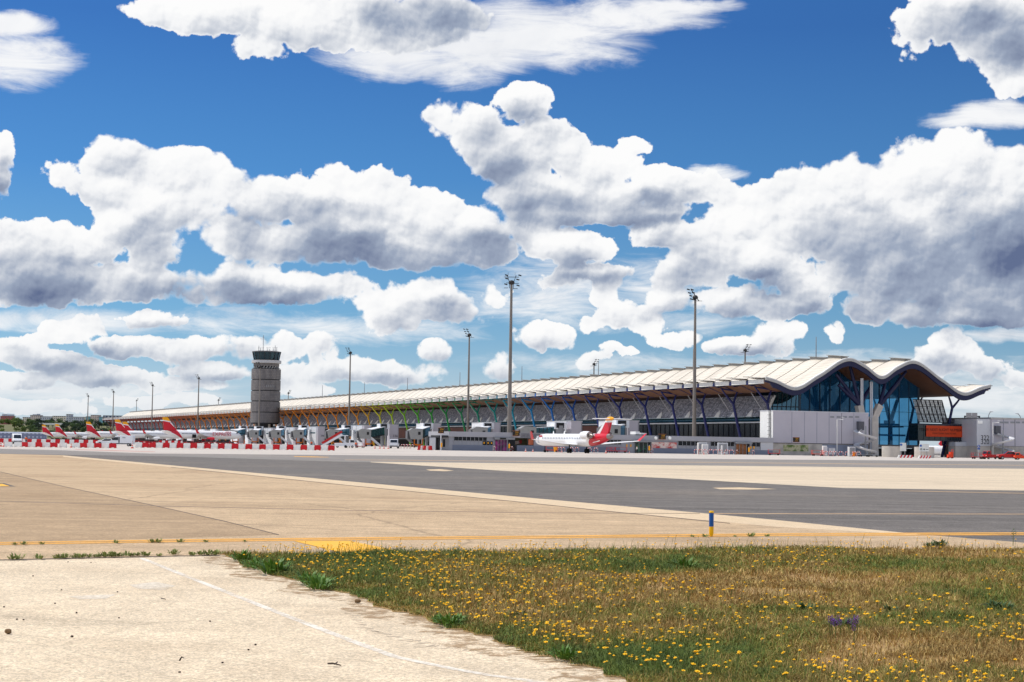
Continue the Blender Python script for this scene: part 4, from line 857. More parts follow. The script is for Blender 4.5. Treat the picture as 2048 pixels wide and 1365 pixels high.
# ------------------------------------------------------------------ gates along the terminal: towers and boarding bridges
m_cab = mat('cab_grey', lin(150, 150, 148), .55, .08); m_bel = mat('bellows', lin(104, 104, 108), .8); m_tg = glassmat('bridge_glass', (.25, .5, .5), (.05, .12, .13), .1, .35)
m_orange = mat('safety_orange', lin(222, 120, 20), .5); m_wcl = mat('white_cladding', lin(226, 228, 232), .5, .05, .3); m_num = mat('sign_black', lin(30, 30, 34), .6)
WG = -18.0
def gate_tower(label, px, wid_px, side_px, top, z0, number=None, numy=None):
    s0 = s_of(px, WG); Y = depth(WG, s0); H = P(px, top, Y).z
    wd = w_of(px+wid_px, s0)-WG; L = s_of(px-side_px, WG)-s0
    o = thing('gate_tower', label, 'gate tower', TW(WG, s0), TRZ, 'boarding gate towers along the terminal')
    mb = MB(); mb.box((0, .02, 0), (wd, 3.5, H-.15)); mb.build('tower_block', m_cgrey, o)
    mb = MB(); mb.box((-.02, 3.52, z0), (wd, L, H-.15)); mb.build('corridor', m_wcl, o)
    mb = MB(); mb.box((-.12, -.1, H-.15), (wd+.1, L+.1, H)); mb.build('roof', m_lgrey, o)
    if z0 > 3:
        for q in (.35, .65, .97):
            mb = MB(); mb.box((.4, 3.5+(L-3.9)*q, 0), (1.0, 3.5+(L-3.9)*q+.5, z0)); mb.build('leg', m_mgrey, o)
        mb = MB(); mb.box((.8, 3.6, 2.2), (wd-.4, 3.5+(L-3.5)*.45, z0)); mb.build('stairwell_glazing', m_dglass, o)
    else:
        mb = MB(); mb.box((-.06, 3.52+(L-3.5)*.1, H*.62), (-.02, L*.7, H*.68)); mb.build('wall_stripe', m_tg, o)
        mb = MB(); mb.box((-.05, 3.52+(L-3.5)*.48, 0), (-.02, 3.52+(L-3.5)*.5, H-.2)); mb.build('panel_joint', m_mgrey, o)
    if number:
        zc = P(px, numy, Y).z; text('gate_number', number, wd*.36 if wd > 3 else 1.1, m_num, o, Matrix.Translation((wd*.62, -.02, zc)) @ RX)
    mb = MB(); mb.box((wd-.32, -.1, .3), (wd-.26, .0, H-.4)); mb.box((wd-.12, -.1, .3), (wd-.06, .0, H-.4))
    for q in range(12): mb.box((wd-.3, -.08, .5+q*(H-1)/12), (wd-.08, -.03, .56+q*(H-1)/12))
    mb.build('ladder_grille', m_mgrey, o)
    return o
gate_tower('white gate tower numbered 340 with a tall lilac-grey end wall', 636, 14, 22, 853, 0, '340', 872)
gate_tower('white gate block behind the second boarding bridge from the tower', 590, 10, 20, 854.5, 0)
gate_tower('white gate block just right of the control tower base', 545, 10, 18, 856, 0)
gate_tower('white gate block partly hidden under the control tower drum', 506, 8, 16, 857, 0)
gate_tower('white gate block beside the nose of the EXPRESS airliner', 477, 8, 16, 858, 0)
gate_tower('broad white gate block behind the light mast and the white mobile stairs', 728, 14, 26, 850.5, 0)
gate_tower('gate tower numbered 336 with a white truck parked at its foot', 779, 18, 20, 849, 5.6, '336', 872.5)
gate_tower('gate tower numbered 334 beside the first black and yellow sign', 865, 17, 33, 847, 5.6, '334', 872.5)
gate_tower('gate tower above the low grey building next to the tallest mast', 983, 18, 40, 845, 5.6)
gate_tower('lilac gate tower rising behind the regional jet fuselage', 1142, 22, 49, 842, 5.6)
gate_tower('bright gate tower rising just right of the regional jet tail', 1257, 21, 60, 841, 5.6)
for i, (px, wd, sd, tp) in enumerate(((432, 5, 12, 858), (409, 5, 11, 858.5), (384, 4.5, 10, 859), (362, 4, 10, 859.5), (341, 4, 9, 860), (318, 4, 9, 860.5), (298, 4, 8, 861))):
    gate_tower('small distant gate block above the parked airliners, %s from the tower' % ORD[i], px, wd, sd, tp, 0)
def boarding_bridge(label, rot, cab, ry, cy, wr=-21.0, wc=-31.0, hh=2.9, glass=True, stair=True):
    sr = s_of(rot, wr); sc = s_of(cab, wc); A_ = TW(wr, sr); B_ = TW(wc, sc)
    zr = P(rot, ry, A_.y).z; zc = P(cab, cy, B_.y).z
    o = thing('boarding_bridge', label, 'boarding bridge', (A_.x, A_.y, 0), 0, 'boarding bridges reaching out from the gates')
    b = B_-A_; b.z = 0; L = b.length; dn = b.normalized(); ang = math.atan2(dn.y, dn.x); R_ = Matrix.Rotation(ang, 4, 'Z')
    a3, b3 = Vector((0, 0, zr)), b+Vector((0, 0, zc))
    mb = MB(); mb.bar(a3+dn*1.5, b3-dn*1.5, 3.0, hh); mb.build('tunnel', m_tg if glass else m_cab, o)
    mb = MB(); mb.bar(a3+dn*1.4+Vector((0, 0, hh/2+.1)), b3-dn*1.4+Vector((0, 0, hh/2+.1)), 3.2, .22); mb.build('tunnel_roof', m_wcl, o)
    mb = MB(); mb.bar(a3+dn*1.4-Vector((0, 0, hh/2+.15)), b3-dn*1.4-Vector((0, 0, hh/2+.15)), 3.2, .35); 
    for q in range(7):
        p = a3.lerp(b3, .12+.13*q); mb.bar(p-Vector((0, 0, hh/2)), p+Vector((0, 0, hh/2)), .22, 3.1)
    mb.build('tunnel_frame', m_cdark, o)
    mb = MB(); mb.lathe([(1.9, zr-hh/2-.5), (1.9, zr+hh/2+.4)], n=14); mb.build('rotunda', m_mgrey, o)
    mb = MB(); mb.box((-2.0, -1.6, zr+hh/2-.7), (2.0, 2.2, zr+hh/2+1.35), M=Matrix.Rotation(TRZ, 4, 'Z')); pb_ = mb.build('plant_box', m_wcl, o)
    mb = MB(); mb.box((-1.5, -1.75, zr+hh/2-.3), (1.0, -1.62, zr+hh/2+1.2), M=Matrix.Rotation(TRZ, 4, 'Z')); mb.build('louvre_window', m_num, pb_)
    mb = MB(); mb.lathe([(.55, 0), (.5, zr-hh/2-.5)], n=10); mb.build('rotunda_leg', m_mgrey, o)
    mb = MB(); C_ = Matrix.Translation(b) @ Matrix.Rotation(TRZ-.12, 4, 'Z')
    mb.prism([(-2.4, -1.9, zc-hh/2-.5), (2.0, -1.9, zc-hh/2-.5), (2.0, -1.9, zc+hh/2+.3), (-1.6, -1.9, zc+hh/2+.5), (-3.1, -1.9, zc+hh/2-.3)], (0, 3.8, 0), M=C_); cb = mb.build('cab', m_cab, o)
    mb = MB(); mb.box((.3, -1.98, zc-.4), (1.2, -1.92, zc+.7), M=C_); mb.build('cab_window', m_num, cb)
    mb = MB()
    for q in range(5): mb.box((-3.5+q*.22, -1.7, zc-hh/2-.3), (-3.4+q*.22, 1.7, zc+hh/2-.2-(.3 if q < 2 else 0)), M=C_)
    mb.prism([(-3.4, -1.8, zc-hh/2-.45), (-2.2, -1.8, zc-hh/2-.5), (-1.2, -1.8, zc-hh/2-1.9), (-1.6, -1.8, zc-hh/2-1.9)], (0, 3.6, 0), M=C_); mb.build('bellows', m_bel, o)
    q = b*.78
    mb = MB()
    for sg in (-1, 1):
        off = Vector((-dn.y, dn.x, 0))*1.5*sg; mb.bar(q+off+Vector((0, 0, 1)), q+off+Vector((0, 0, zc-hh/2)), .42)
    mb.bar(q-Vector((-dn.y, dn.x, 0))*1.7+Vector((0, 0, 1)), q+Vector((-dn.y, dn.x, 0))*1.7+Vector((0, 0, 1)), .5, .6); mb.build('lifting_leg', m_orange, o)
    for sg in (-1, 1):
        mb = MB(); mb.lathe([(.5, -.25), (.55, 0), (.5, .25)], n=14, axis='x', M=Matrix.Translation(q+Vector((-dn.y, dn.x, 0))*1.4*sg+Vector((0, 0, .55))) @ Matrix.Rotation(ang+PI/2, 4, 'Z')); mb.build('wheel', m_black, o)
    if stair:
        e2 = Vector((E2.x, E2.y, 0)); p0 = b+e2*2.2+Vector((0, 0, zc-hh/2)); p1 = b+e2*6.2+Vector((0, 0, .3))
        mb = MB(); mb.bar(p0, p1, 1.1, .8); mb.build('service_stair', m_wcl, o)
    return o
boarding_bridge('teal-glazed boarding bridge beside the nose of the EXPRESS airliner', 486, 466, 863, 868, glass=True, stair=False)
boarding_bridge('boarding bridge under the round control tower drum', 517, 508, 864, 868)
boarding_bridge('boarding bridge first to the right of the control tower', 562, 552, 864, 868)
boarding_bridge('boarding bridge between the control tower and the gate numbered 340', 607, 597, 863, 868)
boarding_bridge('boarding bridge above the white mobile stairs with a red rail', 694, 667, 864, 868)
boarding_bridge('long teal-glazed boarding bridge just left of gate tower 336', 766, 730, 862, 868)
boarding_bridge('blunt boarding bridge with its cab facing the red and white blocks by 334', 853, 832, 862, 868, stair=False)
boarding_bridge('boarding bridge peeping over the roof of the building with magenta doors', 973, 960, 863, 866, stair=False)
boarding_bridge('long low boarding bridge seen above the nose of the regional jet', 1117, 1056, 864, 866, wr=-21, wc=-30, stair=False)
boarding_bridge('boarding bridge half hidden behind the regional jet tail', 1240, 1222, 861, 864, stair=False)
# ------------------------------------------------------------------ low grey bus-gate buildings in front
SB2 = -33.0
def zb_at(py, px=None, w=None): return None
class Front:                             # a wall line s = const described by bearings
    def __init__(s, s0): s.s = s0
    def w(s, px): return w_of(px, s.s)
    def z(s, px, py): return max(0.0, z_at(px, py, s.w(px), s.s))
    def box(s, mb, px0, px1, z0, z1, d0=0.0, d1=.1, mi=0, ox=0.0):
        mb.box((s.w(px0)-ox, s.s-d1, z0), (s.w(px1)-ox, s.s-d0, z1), mi)
FR = Front(SB2)
m_gb = mat('gate_building_panel', lin(150, 152, 160), .5, .05, .3); m_gbl = mat('blue_grey_base', lin(116, 124, 142), .5, .06, .3); m_gbp = mat('parapet_panel', lin(166, 166, 172), .5, .05, .2); m_frame = mat('window_frame_grey', lin(150, 152, 156), .5)
m_mag = None
def art(name, cols, scale, seed=0):
    m, n, b = newmat(name); tcn = n.node('ShaderNodeTexCoord'); o = tcn.outputs['Object']; f = n.noise(n.v('ADD', n.v('MULTIPLY', o, (scale, 1, scale*1.5)), (seed, 0, 0)), 1, 4, .6)
    r = n.node('ShaderNodeValToRGB'); n.put(r.inputs[0], f); r.color_ramp.elements[0].color = (*lin(*cols[0]), 1); r.color_ramp.elements[0].position = .3; r.color_ramp.elements[1].color = (*lin(*cols[-1]), 1); r.color_ramp.elements[1].position = .7
    for i, c in enumerate(cols[1:-1]): e = r.color_ramp.elements.new(.3+.4*(i+1)/(len(cols)-1)); e.color = (*lin(*c), 1)
    n.put(b.inputs['Base Color'], r.outputs[0]); b.inputs['Roughness'].default_value = .5; return m
m_mag = art('magenta_poster', [(20, 12, 20), (90, 20, 80), (170, 40, 130)], .7); m_wood = art('amber_interior', [(70, 40, 20), (150, 90, 40), (96, 60, 30)], .9, 5); m_green = art('green_interior', [(6, 20, 18), (10, 30, 28), (14, 120, 80)], .8, 2)
m_mur = art('landscape_mural', [(60, 80, 40), (96, 120, 50), (190, 184, 150), (120, 130, 70)], .5, 9); m_murr = art('red_mural', [(206, 44, 44), (190, 40, 44), (228, 216, 206), (196, 50, 50)], .4, 4); m_muro = art('orange_mural', [(200, 110, 70), (190, 96, 60), (210, 130, 90)], .6, 3)
m_signf = mat('sign_face_black', lin(26, 24, 22), .5); m_amber = mat('amber_lettering', lin(236, 168, 20), .5)
H1 = 4.45
gb = thing('gate_building', 'low grey flat-roofed gate building with sliding doors showing a magenta poster', 'building', T0, TRZ)
w0, w1 = FR.w(898), FR.w(1030)
mb = MB(); mb.box((w0, SB2, 0), (w1, SB2+14, 3.25)); mb.build('wall', m_gb, gb)
mb = MB(); mb.box((w0-.2, SB2-.35, 3.25), (w1+14, SB2+14.2, H1)); mb.build('parapet', m_gbp, gb)
mb = MB(); FR.box(mb, 905, 984, 0, 1.35, 0, .06); FR.box(mb, 905, 984, .75, .8, .06, .1); mb.build('blue_base', m_gbl, gb)
mb = MB(); FR.box(mb, 908, 974, 2.35, 3.2, .02, .05); mb.build('window_strip', m_dglass, gb)
mb = MB()
for i in range(9): FR.box(mb, 907.5+i*8.2, 908.3+i*8.2, 1.3, 3.25, .05, .1)
FR.box(mb, 905, 986, 2.28, 2.36, .05, .1); mb.build('window_frame', m_frame, gb)
for a, c in ((908, 916), (965, 972), (973, 979), (980, 985)):
    mb = MB(); FR.box(mb, a, c, 1.4 if a > 950 else 2.4, 2.3 if a > 950 else 3.15, .11, .14); mb.build('dark_window', m_dglass, gb)
for a in (966.5, 974.5, 981.5):
    mb = MB(); FR.box(mb, a, a+2.2, 1.7, 2.1, .15, .17); mb.build('yellow_poster', m_yel, gb)
mb = MB(); FR.box(mb, 987, 1027, 2.75, 3.2, .05, .9); mb.build('door_canopy', m_mgrey, gb)
mb = MB(); FR.box(mb, 990, 1014, 0, 2.65, .06, .12); dr = mb.build('sliding_door', m_mag, gb)
mb = MB()
for a in (989, 995.5, 1001.5, 1007.5, 1013.5): FR.box(mb, a-.3, a+.3, 0, 2.7, .13, .2)
mb.build('door_frame', m_frame, gb)
mb = MB(); FR.box(mb, 997, 1009, 2.8, 3.15, .91, .96); mb.build('door_sign', m_signf, gb)
mb = MB(); FR.box(mb, 1016, 1030, 0, 3.2, .04, .1); mb.build('side_window', m_dglass, gb)
mb = MB(); FR.box(mb, 878, 897, 3.0, 3.5, -6, 0); FR.box(mb, 888, 897, 0, 3.0, -6, -5.5); mb.build('porch', m_cdark, gb)
mb = MB(); FR.box(mb, 879, 886, .6, 2.9, -1, -.9); FR.box(mb, 888.5, 893, .8, 2.6, -1, -.9); mb.build('porch_door', m_dglass, gb)
# second building, behind the jet and on to the white block
gb2 = thing('gate_building', 'very long low grey gate building behind the jet with murals and amber-lit doors', 'building', T0, TRZ)
wA, wB = FR.w(1031), FR.w(1546)
mb = MB(); mb.box((FR.w(1068), SB2, 0), (wB, SB2+12, 3.2)); mb.build('wall', m_gb, gb2)
mb = MB(); mb.box((wA+.4, SB2+.05, 0), (FR.w(1068)-.01, SB2+1.0, 1.45)); mb.build('low_wall', m_gbl, gb2)
mb = MB(); mb.box((FR.w(1040), SB2-.35, 3.2), (wB, SB2+12.2, 4.35)); mb.build('parapet', m_gbp, gb2)
mb = MB(); FR.box(mb, 1068.2, 1240, 0, 1.45, 0, .07); FR.box(mb, 1068.2, 1240, .85, .9, .07, .11); FR.box(mb, 1303, 1467, 0, 1.3, 0, .07); FR.box(mb, 1505, 1545, 0, 1.2, 0, .07); mb.build('blue_base', m_gbl, gb2)
mb = MB(); mb.box((wA+.5, SB2+4, 0), (FR.w(1068)-.1, SB2+4.3, 3.2)); mb.build('mural', art('drab_mural', [(96, 100, 70), (126, 118, 84), (150, 140, 110)], .3, 1), gb2)
mb = MB(); mb.prism([(FR.w(1032), SB2+3.6, 1.5), (FR.w(1055), SB2+3.6, 1.9), (FR.w(1055), SB2+3.6, 2.75), (FR.w(1033), SB2+3.6, 2.15)], (0, .1, 0)); mb.build('red_poster', m_murr, gb2)
mb = MB(); FR.box(mb, 1058, 1072, 1.6, 3.0, -.5, -.4); mb.build('orange_poster', m_muro, gb2)
for a, c in ((1168, 1242), (1356, 1398), (1421, 1468), (1503, 1520)):
    mb = MB(); FR.box(mb, a, c, 2.0, 3.1, .02, .06); mb.build('window_strip', m_dglass, gb2)
    mb = MB()
    k = int((c-a)/7.4)
    FR.box(mb, a, c, 1.98, 2.05, .06, .12); FR.box(mb, a, c, 3.08, 3.14, .06, .12)
    for i in range(k+1): FR.box(mb, a+(c-a)*i/k-.35, a+(c-a)*i/k+.35, 1.35, 3.15, .06, .12)
    mb.build('window_frame', m_frame, gb2)
for a, c, mm in ((1269, 1294, m_green), (1471, 1492, m_wood)):
    mb = MB(); FR.box(mb, a, c, 0, 2.6, .06, .14); mb.build('sliding_door', mm, gb2)
    mb = MB()
    for q in range(4): FR.box(mb, a+(c-a)*q/3-.3, a+(c-a)*q/3+.3, 0, 2.65, .15, .22)
    mb.build('door_frame', m_frame, gb2)
    mb = MB(); FR.box(mb, a-3, c+8, 2.75, 3.15, .05, 1.2); mb.build('door_canopy', m_mgrey, gb2)
    mb = MB(); FR.box(mb, c+2, c+7, 0, 2.7, .05, .1); mb.build('side_window', m_dglass, gb2)
mb = MB(); FR.box(mb, 1303, 1353, 1.3, 2.75, .08, .12); mb.build('red_poster', m_murr, gb2)
for a in (1252, 1260, 1500, 1506):
    mb = MB(); FR.box(mb, a, a+2.4, 1.5, 2.1, .13, .16); mb.build('yellow_poster', m_yel, gb2)
mb = MB(); FR.box(mb, 1521, 1546, 1.2, 3.15, .04, .1); mb.build('white_panel', m_lgrey, gb2)
# roof plant on it
def roof_unit(label, px0, px1, py0, dz=4.36, sdepth=3, s0=SB2+2):
    w0_, w1_ = w_of(px0, s0), w_of(px1, s0); H = z_at(px0, py0, w0_, s0)-dz
    o = thing('air_unit', label, 'air conditioner', TW((w0_+w1_)/2, s0, dz), TRZ)
    x = (w1_-w0_)/2; mb = MB(); mb.box((-x, 0, .25), (x, sdepth, H)); mb.build('casing', m_white, o)
    mb = MB(); mb.lathe([(min(x*.6, .8), H+.01), (min(x*.6, .8), H+.12)], c=(0, sdepth/2, 0), n=12); mb.build('fan', m_mgrey, o)
    mb = MB(); mb.box((-x*.9, .2, 0), (-x*.7, sdepth-.2, .25)); mb.box((x*.7, .2, 0), (x*.9, sdepth-.2, .25)); mb.build('rail', m_mgrey, o)
roof_unit('larger white rooftop unit beside the bright gate tower', 1271, 1279, 863.5); roof_unit('smaller white rooftop unit next to the larger one', 1281.5, 1293, 866.5)
# black and amber gate signs
def gate_sign(label, px, py0, py1, s0, w_px, l1, l2, dz=None):
    w_ = w_of(px, s0); zt_, zb_ = z_at(px, py0, w_, s0), z_at(px, py1, w_, s0); hw = (w_of(px+w_px/2, s0)-w_of(px-w_px/2, s0))/2
    o = thing('gate_sign', label, 'sign', TW(w_, s0, zb_), TRZ); H = zt_-zb_
    mb = MB(); mb.box((-hw, 0, 0), (hw, .3, H)); mb.build('panel', m_signf, o)
    mb = MB(); mb.box((-hw-.06, -.03, -.06), (hw+.06, .33, 0)); mb.box((-hw-.06, -.03, H), (hw+.06, .33, H+.06)); mb.build('frame', mat('sign_frame_orange', lin(190, 110, 60), .6), o)
    text('sign_lettering', l1, H*.5, m_amber, o, Matrix.Translation((.1, -.02, H*.7)) @ RX); text('sign_lettering', l2, H*.36, m_amber, o, Matrix.Translation((0, -.02, H*.25)) @ RX)
    if dz is not None: mb = MB(); mb.box((-.12, .05, -(zb_-dz)), (.12, .25, -.07)); mb.build('post', m_lgrey, o)
gate_sign('black and amber sign on the corner of the building by gate tower 334', 882, 856.5, 866.5, SB2-.8, 11, '334', '2 1 9', 0)
gate_sign('black and amber sign above the join of the two low buildings', 1032.5, 862.5, 872, SB2-1.2, 13, '332', '2 4 9')
gate_sign('black and amber sign above the red mural between two round lamps', 1325, 869, 879, SB2-1.0, 13, '328', '2 5 9')
gate_sign('black and amber sign fixed to the big lilac-grey block', 1593, 875.5, 884.5, SB2-1.2, 12, '324', '3 2 7')
for px, lab in ((1311.5, 'round pale lamp to the left of the amber sign over the red mural'), (1339.5, 'round pale lamp to the right of the amber sign over the red mural')):
    w_ = w_of(px, SB2-.9); zc = z_at(px, 876.5, w_, SB2-.9); o = thing('round_lamp', lab, 'lamp', TW(w_, SB2-.9, zc), TRZ)
    mb = MB(); mb.lathe([(.1, -.25), (.36, -.15), (.38, 0), (.2, .02)], n=16, axis='y'); mb.build('lamp_disc', m_cream, o)
    mb = MB(); mb.tube([(0, .02, 0), (0, .55, -.1)], .05, 6); mb.build('bracket', m_mgrey, o)
# ------------------------------------------------------------------ big lilac-grey block, white left side, ladder, slide
SBX = -31.0; FB = Front(SBX)
bx0, bx1 = FB.w(1546), FB.w(1737); BH = 11.2
bk = thing('service_block', 'big windowless lilac-grey block with a concrete base before the glazed end', 'building', T0, TRZ)
mb = MB(); mb.box((bx0, SBX, 3.15), (bx1, SBX+6.5, BH)); mb.build('cladding', m_cgrey, bk)
mb = MB(); mb.box((bx0-.1, SBX-.06, BH), (bx1+.1, SBX+6.6, BH+.2)); mb.build('roof_edge', m_lgrey, bk)
mb = MB(); mb.box((bx0+.05, SBX+.1, 0), (bx1-.05, SBX+6.4, 3.0)); mb.build('concrete_base', mat('stained_concrete', lin(178, 172, 164), .85, .22, .8), bk)
mb = MB(); mb.box((bx0, SBX+.02, 3.0), (bx1, SBX+6.45, 3.15)); mb.build('shadow_gap', m_cdark, bk)
for px in (1583.5, 1608.5, 1633.5, 1658, 1683, 1707.5):
    mb = MB(); FB.box(mb, px-.3, px+.3, 3.16, BH-.05, 0, .02); mb.build('panel_joint', m_bluegrey if px != 1683 else m_cdark, bk)
for px in (1660, 1673, 1685.5, 1697.5, 1710):
    mb = MB(); FB.box(mb, px, px+8, FB.z(px, 836), FB.z(px, 832.5), .02, .06); mb.build('vent_grille', m_mgrey, bk)
mb = MB(); mb.box((bx0-.25, SBX+1.0, 3.2), (bx0-.17, SBX+1.08, BH+.6)); mb.box((bx0-.25, SBX+1.7, 3.2), (bx0-.17, SBX+1.78, BH+.6))
for i in range(26): mb.box((bx0-.24, SBX+1.05, 3.4+i*.3), (bx0-.18, SBX+1.72, 3.45+i*.3))
for i in range(6):
    for q in range(6): a = -PI/2+PI*q/6; c_ = -PI/2+PI*(q+1)/6; mb.bar((bx0-.3-.45*math.cos(a), SBX+1.4+.5*math.sin(a), 5.2+i), (bx0-.3-.45*math.cos(c_), SBX+1.4+.5*math.sin(c_), 5.2+i), .06)
mb.build('cage_ladder', m_cdark, bk)
mb = MB(); mb.box((bx0-.05, SBX+.02, 3.2), (bx0-.01, SBX+6.45, BH-.05)); mb.build('white_side_panel', m_white, bk)
mb = MB(); FB.box(mb, 1567, 1617, FB.z(1590, 903), FB.z(1590, 890.2), -.09, -.04); mb.build('landscape_mural', m_mur, bk)
mb = MB(); FB.box(mb, 1645, 1736, .1, 2.9, -.09, -.05); mb.build('base_shade_panel', mat('blue_shadow_panel', lin(120, 128, 146), .6, .2, .4), bk)  # bluish shade on the concrete base, painted as a flat panel
def wall_lamp(label, front, px0, py0, px1, py1, pz=0):
    s0 = front.s-1.6; w0_, w1_ = w_of(px0, s0), w_of(px1, s0); zt_ = z_at(px0, py0, w0_, s0)
    o = thing('bracket_light', label, 'lamp post', TW(w0_, s0), TRZ)
    mb = MB(); mb.tube([(0, 0, 0), (0, 0, zt_), (w1_-w0_, 0, zt_)], .11, 6); mb.build('post', m_white, o)
    mb = MB(); mb.tube([(w1_-w0_, 0, zt_-.1), (w1_-w0_, 0, zt_+.6)], .09, 6); mb.box((w1_-w0_-.25, -.2, zt_+.5), (w1_-w0_+.25, .2, zt_+.7)); mb.build('lamp_head', m_lgrey, o)
wall_lamp('white angled lamp post standing before the vents of the big block', FB, 1674, 839.5, 1686, 837)
def spiral_slide(label, pxc, wc, s0, z_top, turn, r=2.3, ztilt=0, n=40, sweep=1.7, sgn=1):
    o = thing('baggage_chute', label, 'spiral chute', TW(wc, s0), TRZ)
    pts = []
    for i in range(n):
        t = i/(n-1); a = turn+sgn*t*2*PI*sweep; z = z_top*(1-t)+.5*t
        for q in range(7):
            b_ = PI*q/6; rr = r+.75*math.cos(b_); zq = z-.55*math.sin(b_)+.5; pts.append((rr*math.cos(a), rr*math.sin(a), zq))
    mb = MB(); mb.grid(pts, n, 7); mb.build('trough', m_lgrey, o, recalc=False)
    mb = MB(); mb.tube([(0, 0, 0), (0, 0, z_top+1.2)], .22, 10); mb.build('centre_post', m_mgrey, o)
    mb = MB()
    for i in range(0, n, 5):
        t = i/(n-1); a = turn+sgn*t*2*PI*sweep; z = z_top*(1-t)+.5*t; mb.bar((0, 0, z), (r*math.cos(a), r*math.sin(a), z), .1)
    mb.build('bracket', m_mgrey, o)
    mb = MB(); mb.box((-.6, 2.1, z_top+.2), (1.0, 3.6, z_top+2.4)); mb.build('hatch_box', mat('hatch_grey', lin(90, 90, 96), .6), o)
wsl = w_of(1731, SBX-3.2); spiral_slide('steel spiral chute hanging on the right corner of the big block', 1731, wsl, SBX-3.2, z_at(1731, 862, wsl, SBX-3.2), PI*.5)
# ------------------------------------------------------------------ building numbered 322 / 320
S3 = SEND-3; F3 = Front(S3)
nb = thing('numbered_block', 'lilac-grey gate block numbered 322 and 320 on a pale concrete base', 'building', T0, TRZ)
xa, xb, xc = F3.w(1983.5), F3.w(2120), F3.w(1955.5); HB = F3.z(1984, 838.5)
SL = s_of(1955.5, xa)
mb = MB(); mb.box((xa, S3, 3.3), (xb, S3+22, HB)); mb.build('cladding', m_cgrey, nb)
mb = MB(); mb.box((xa-.15, S3-.15, HB), (xb, S3+22.1, HB+.45)); mb.build('roof_edge', m_trim, nb)
lw = xa-F3.w(1955.5)
mb = MB(); mb.box((xa-lw, S3+.4, 3.2), (xa-.02, S3+10, HB-.05)); mb.build('number_wall', m_lgrey, nb)
mb = MB(); mb.box((xa-lw+.1, S3+.5, 0), (xa-.1, S3+9.9, 3.18)); mb.build('concrete_base', m_conc, nb)
mb = MB(); mb.box((xa+.05, S3+.1, 0), (xb, S3+21, 3.25)); mb.build('concrete_base', mat('stained_concrete', (0, 0, 0)), nb)
zc = z_at(1971, 876.5, xa-lw/2, S3); text('block_number', '322', 1.9, m_num, nb, Matrix.Translation((xa-lw*.42, S3+.36, zc)) @ RX)
zc = z_at(1971, 884.5, xa-lw/2, S3); text('block_number', '320', 1.9, mat('faded_number', lin(60, 60, 66), .6), nb, Matrix.Translation((xa-lw*.42, S3+.36, zc)) @ RX)
for px in (2007, 2030): mb = MB(); F3.box(mb, px-.4, px+.4, 3.3, HB-.02, 0, .03); mb.build('panel_joint', m_bluegrey if px == 2007 else m_cdark, nb)
for px in (2000, 2009, 2021, 2032, 2044): mb = MB(); F3.box(mb, px, px+8, F3.z(px, 847), F3.z(px, 843.5), .03, .07); mb.build('vent_grille', m_mgrey, nb)
mb = MB(); mb.box((xa-lw+.3, S3+.34, HB-1.3), (xa-lw+1.9, S3+.38, HB-.5)); mb.build('blank_plate', m_cream, nb)
wall_lamp('white angled lamp post at the corner of the numbered block', F3, 1986, 845.5, 1998, 845)
wsl = w_of(2006, S3-3); spiral_slide('steel spiral chute on the front of the numbered block', 2006, wsl, S3-3, z_at(2006, 870, wsl, S3-3), PI*.6, sgn=-1)
for px, py0, dxp, lab in ((1976, 824, 7, 'curved street lamp rising behind the numbered block, arm to the right'), (2043, 828, -9, 'curved street lamp behind the numbered block, arm to the left')):
    Y = 520; b_ = GD(px, Y); H = P(px, py0, Y).z; o = thing('street_lamp', lab, 'street lamp', b_, 0); k = dxp*Y/F
    mb = MB(); mb.tube([(0, 0, 0), (0, 0, H*.75), (k*.2, 0, H*.92), (k*.6, 0, H*.99), (k, 0, H)], .12, 6); mb.build('pole', m_mgrey, o)
    mb = MB(); mb.box((k-.5, -.2, H-.05), (k+.5, .2, H+.12)); mb.build('lamp_head', m_lgrey, o)
# road sign gantry seen between
Yg = 560; b_ = GD(1934, Yg); o = thing('sign_gantry', 'grey road sign gantry seen from behind beside the numbered block', 'gantry', b_, 0); k = Yg/F
zt_, zb_ = P(1940, 826, Yg).z, P(1940, 840, Yg).z
for a in (0, 11.5): mb = MB(); mb.box((a*k-.5+.2, -.2, zb_), ((a+9)*k, 0, zt_)); mb.build('sign_back', mat('sign_back_grey', lin(150, 150, 152), .6), o)
mb = MB(); mb.bar((-4*k, .2, zt_-1.2), (26*k, .2, zt_-1.2), .4); mb.bar((-4*k, .2, 0), (-4*k, .2, zt_-1), .4); mb.bar((25*k, .2, 0), (25*k, .2, zt_-1), .5); mb.build('gantry_frame', m_cdark, o)
# small pale block under the footbridge
S4 = SEND+2; F4 = Front(S4); o = thing('utility_hut', 'small grey hut on a concrete base under the footbridge', 'hut', T0, TRZ)
mb = MB(); mb.box((F4.w(1911), S4, 3.1), (F4.w(1940), S4+3, F4.z(1925, 884.5))); mb.build('upper_wall', m_lgrey, o)
mb = MB(); mb.box((F4.w(1911)-.1, S4-.1, 0), (F4.w(1940)+.1, S4+3, 3.05)); mb.build('base_wall', m_conc, o)
mb = MB(); F4.box(mb, 1918, 1920, 4.2, 5.2, .01, .06); F4.box(mb, 1934, 1936, 4.2, 5.2, .01, .06); mb.build('pipe', m_cdark, o)
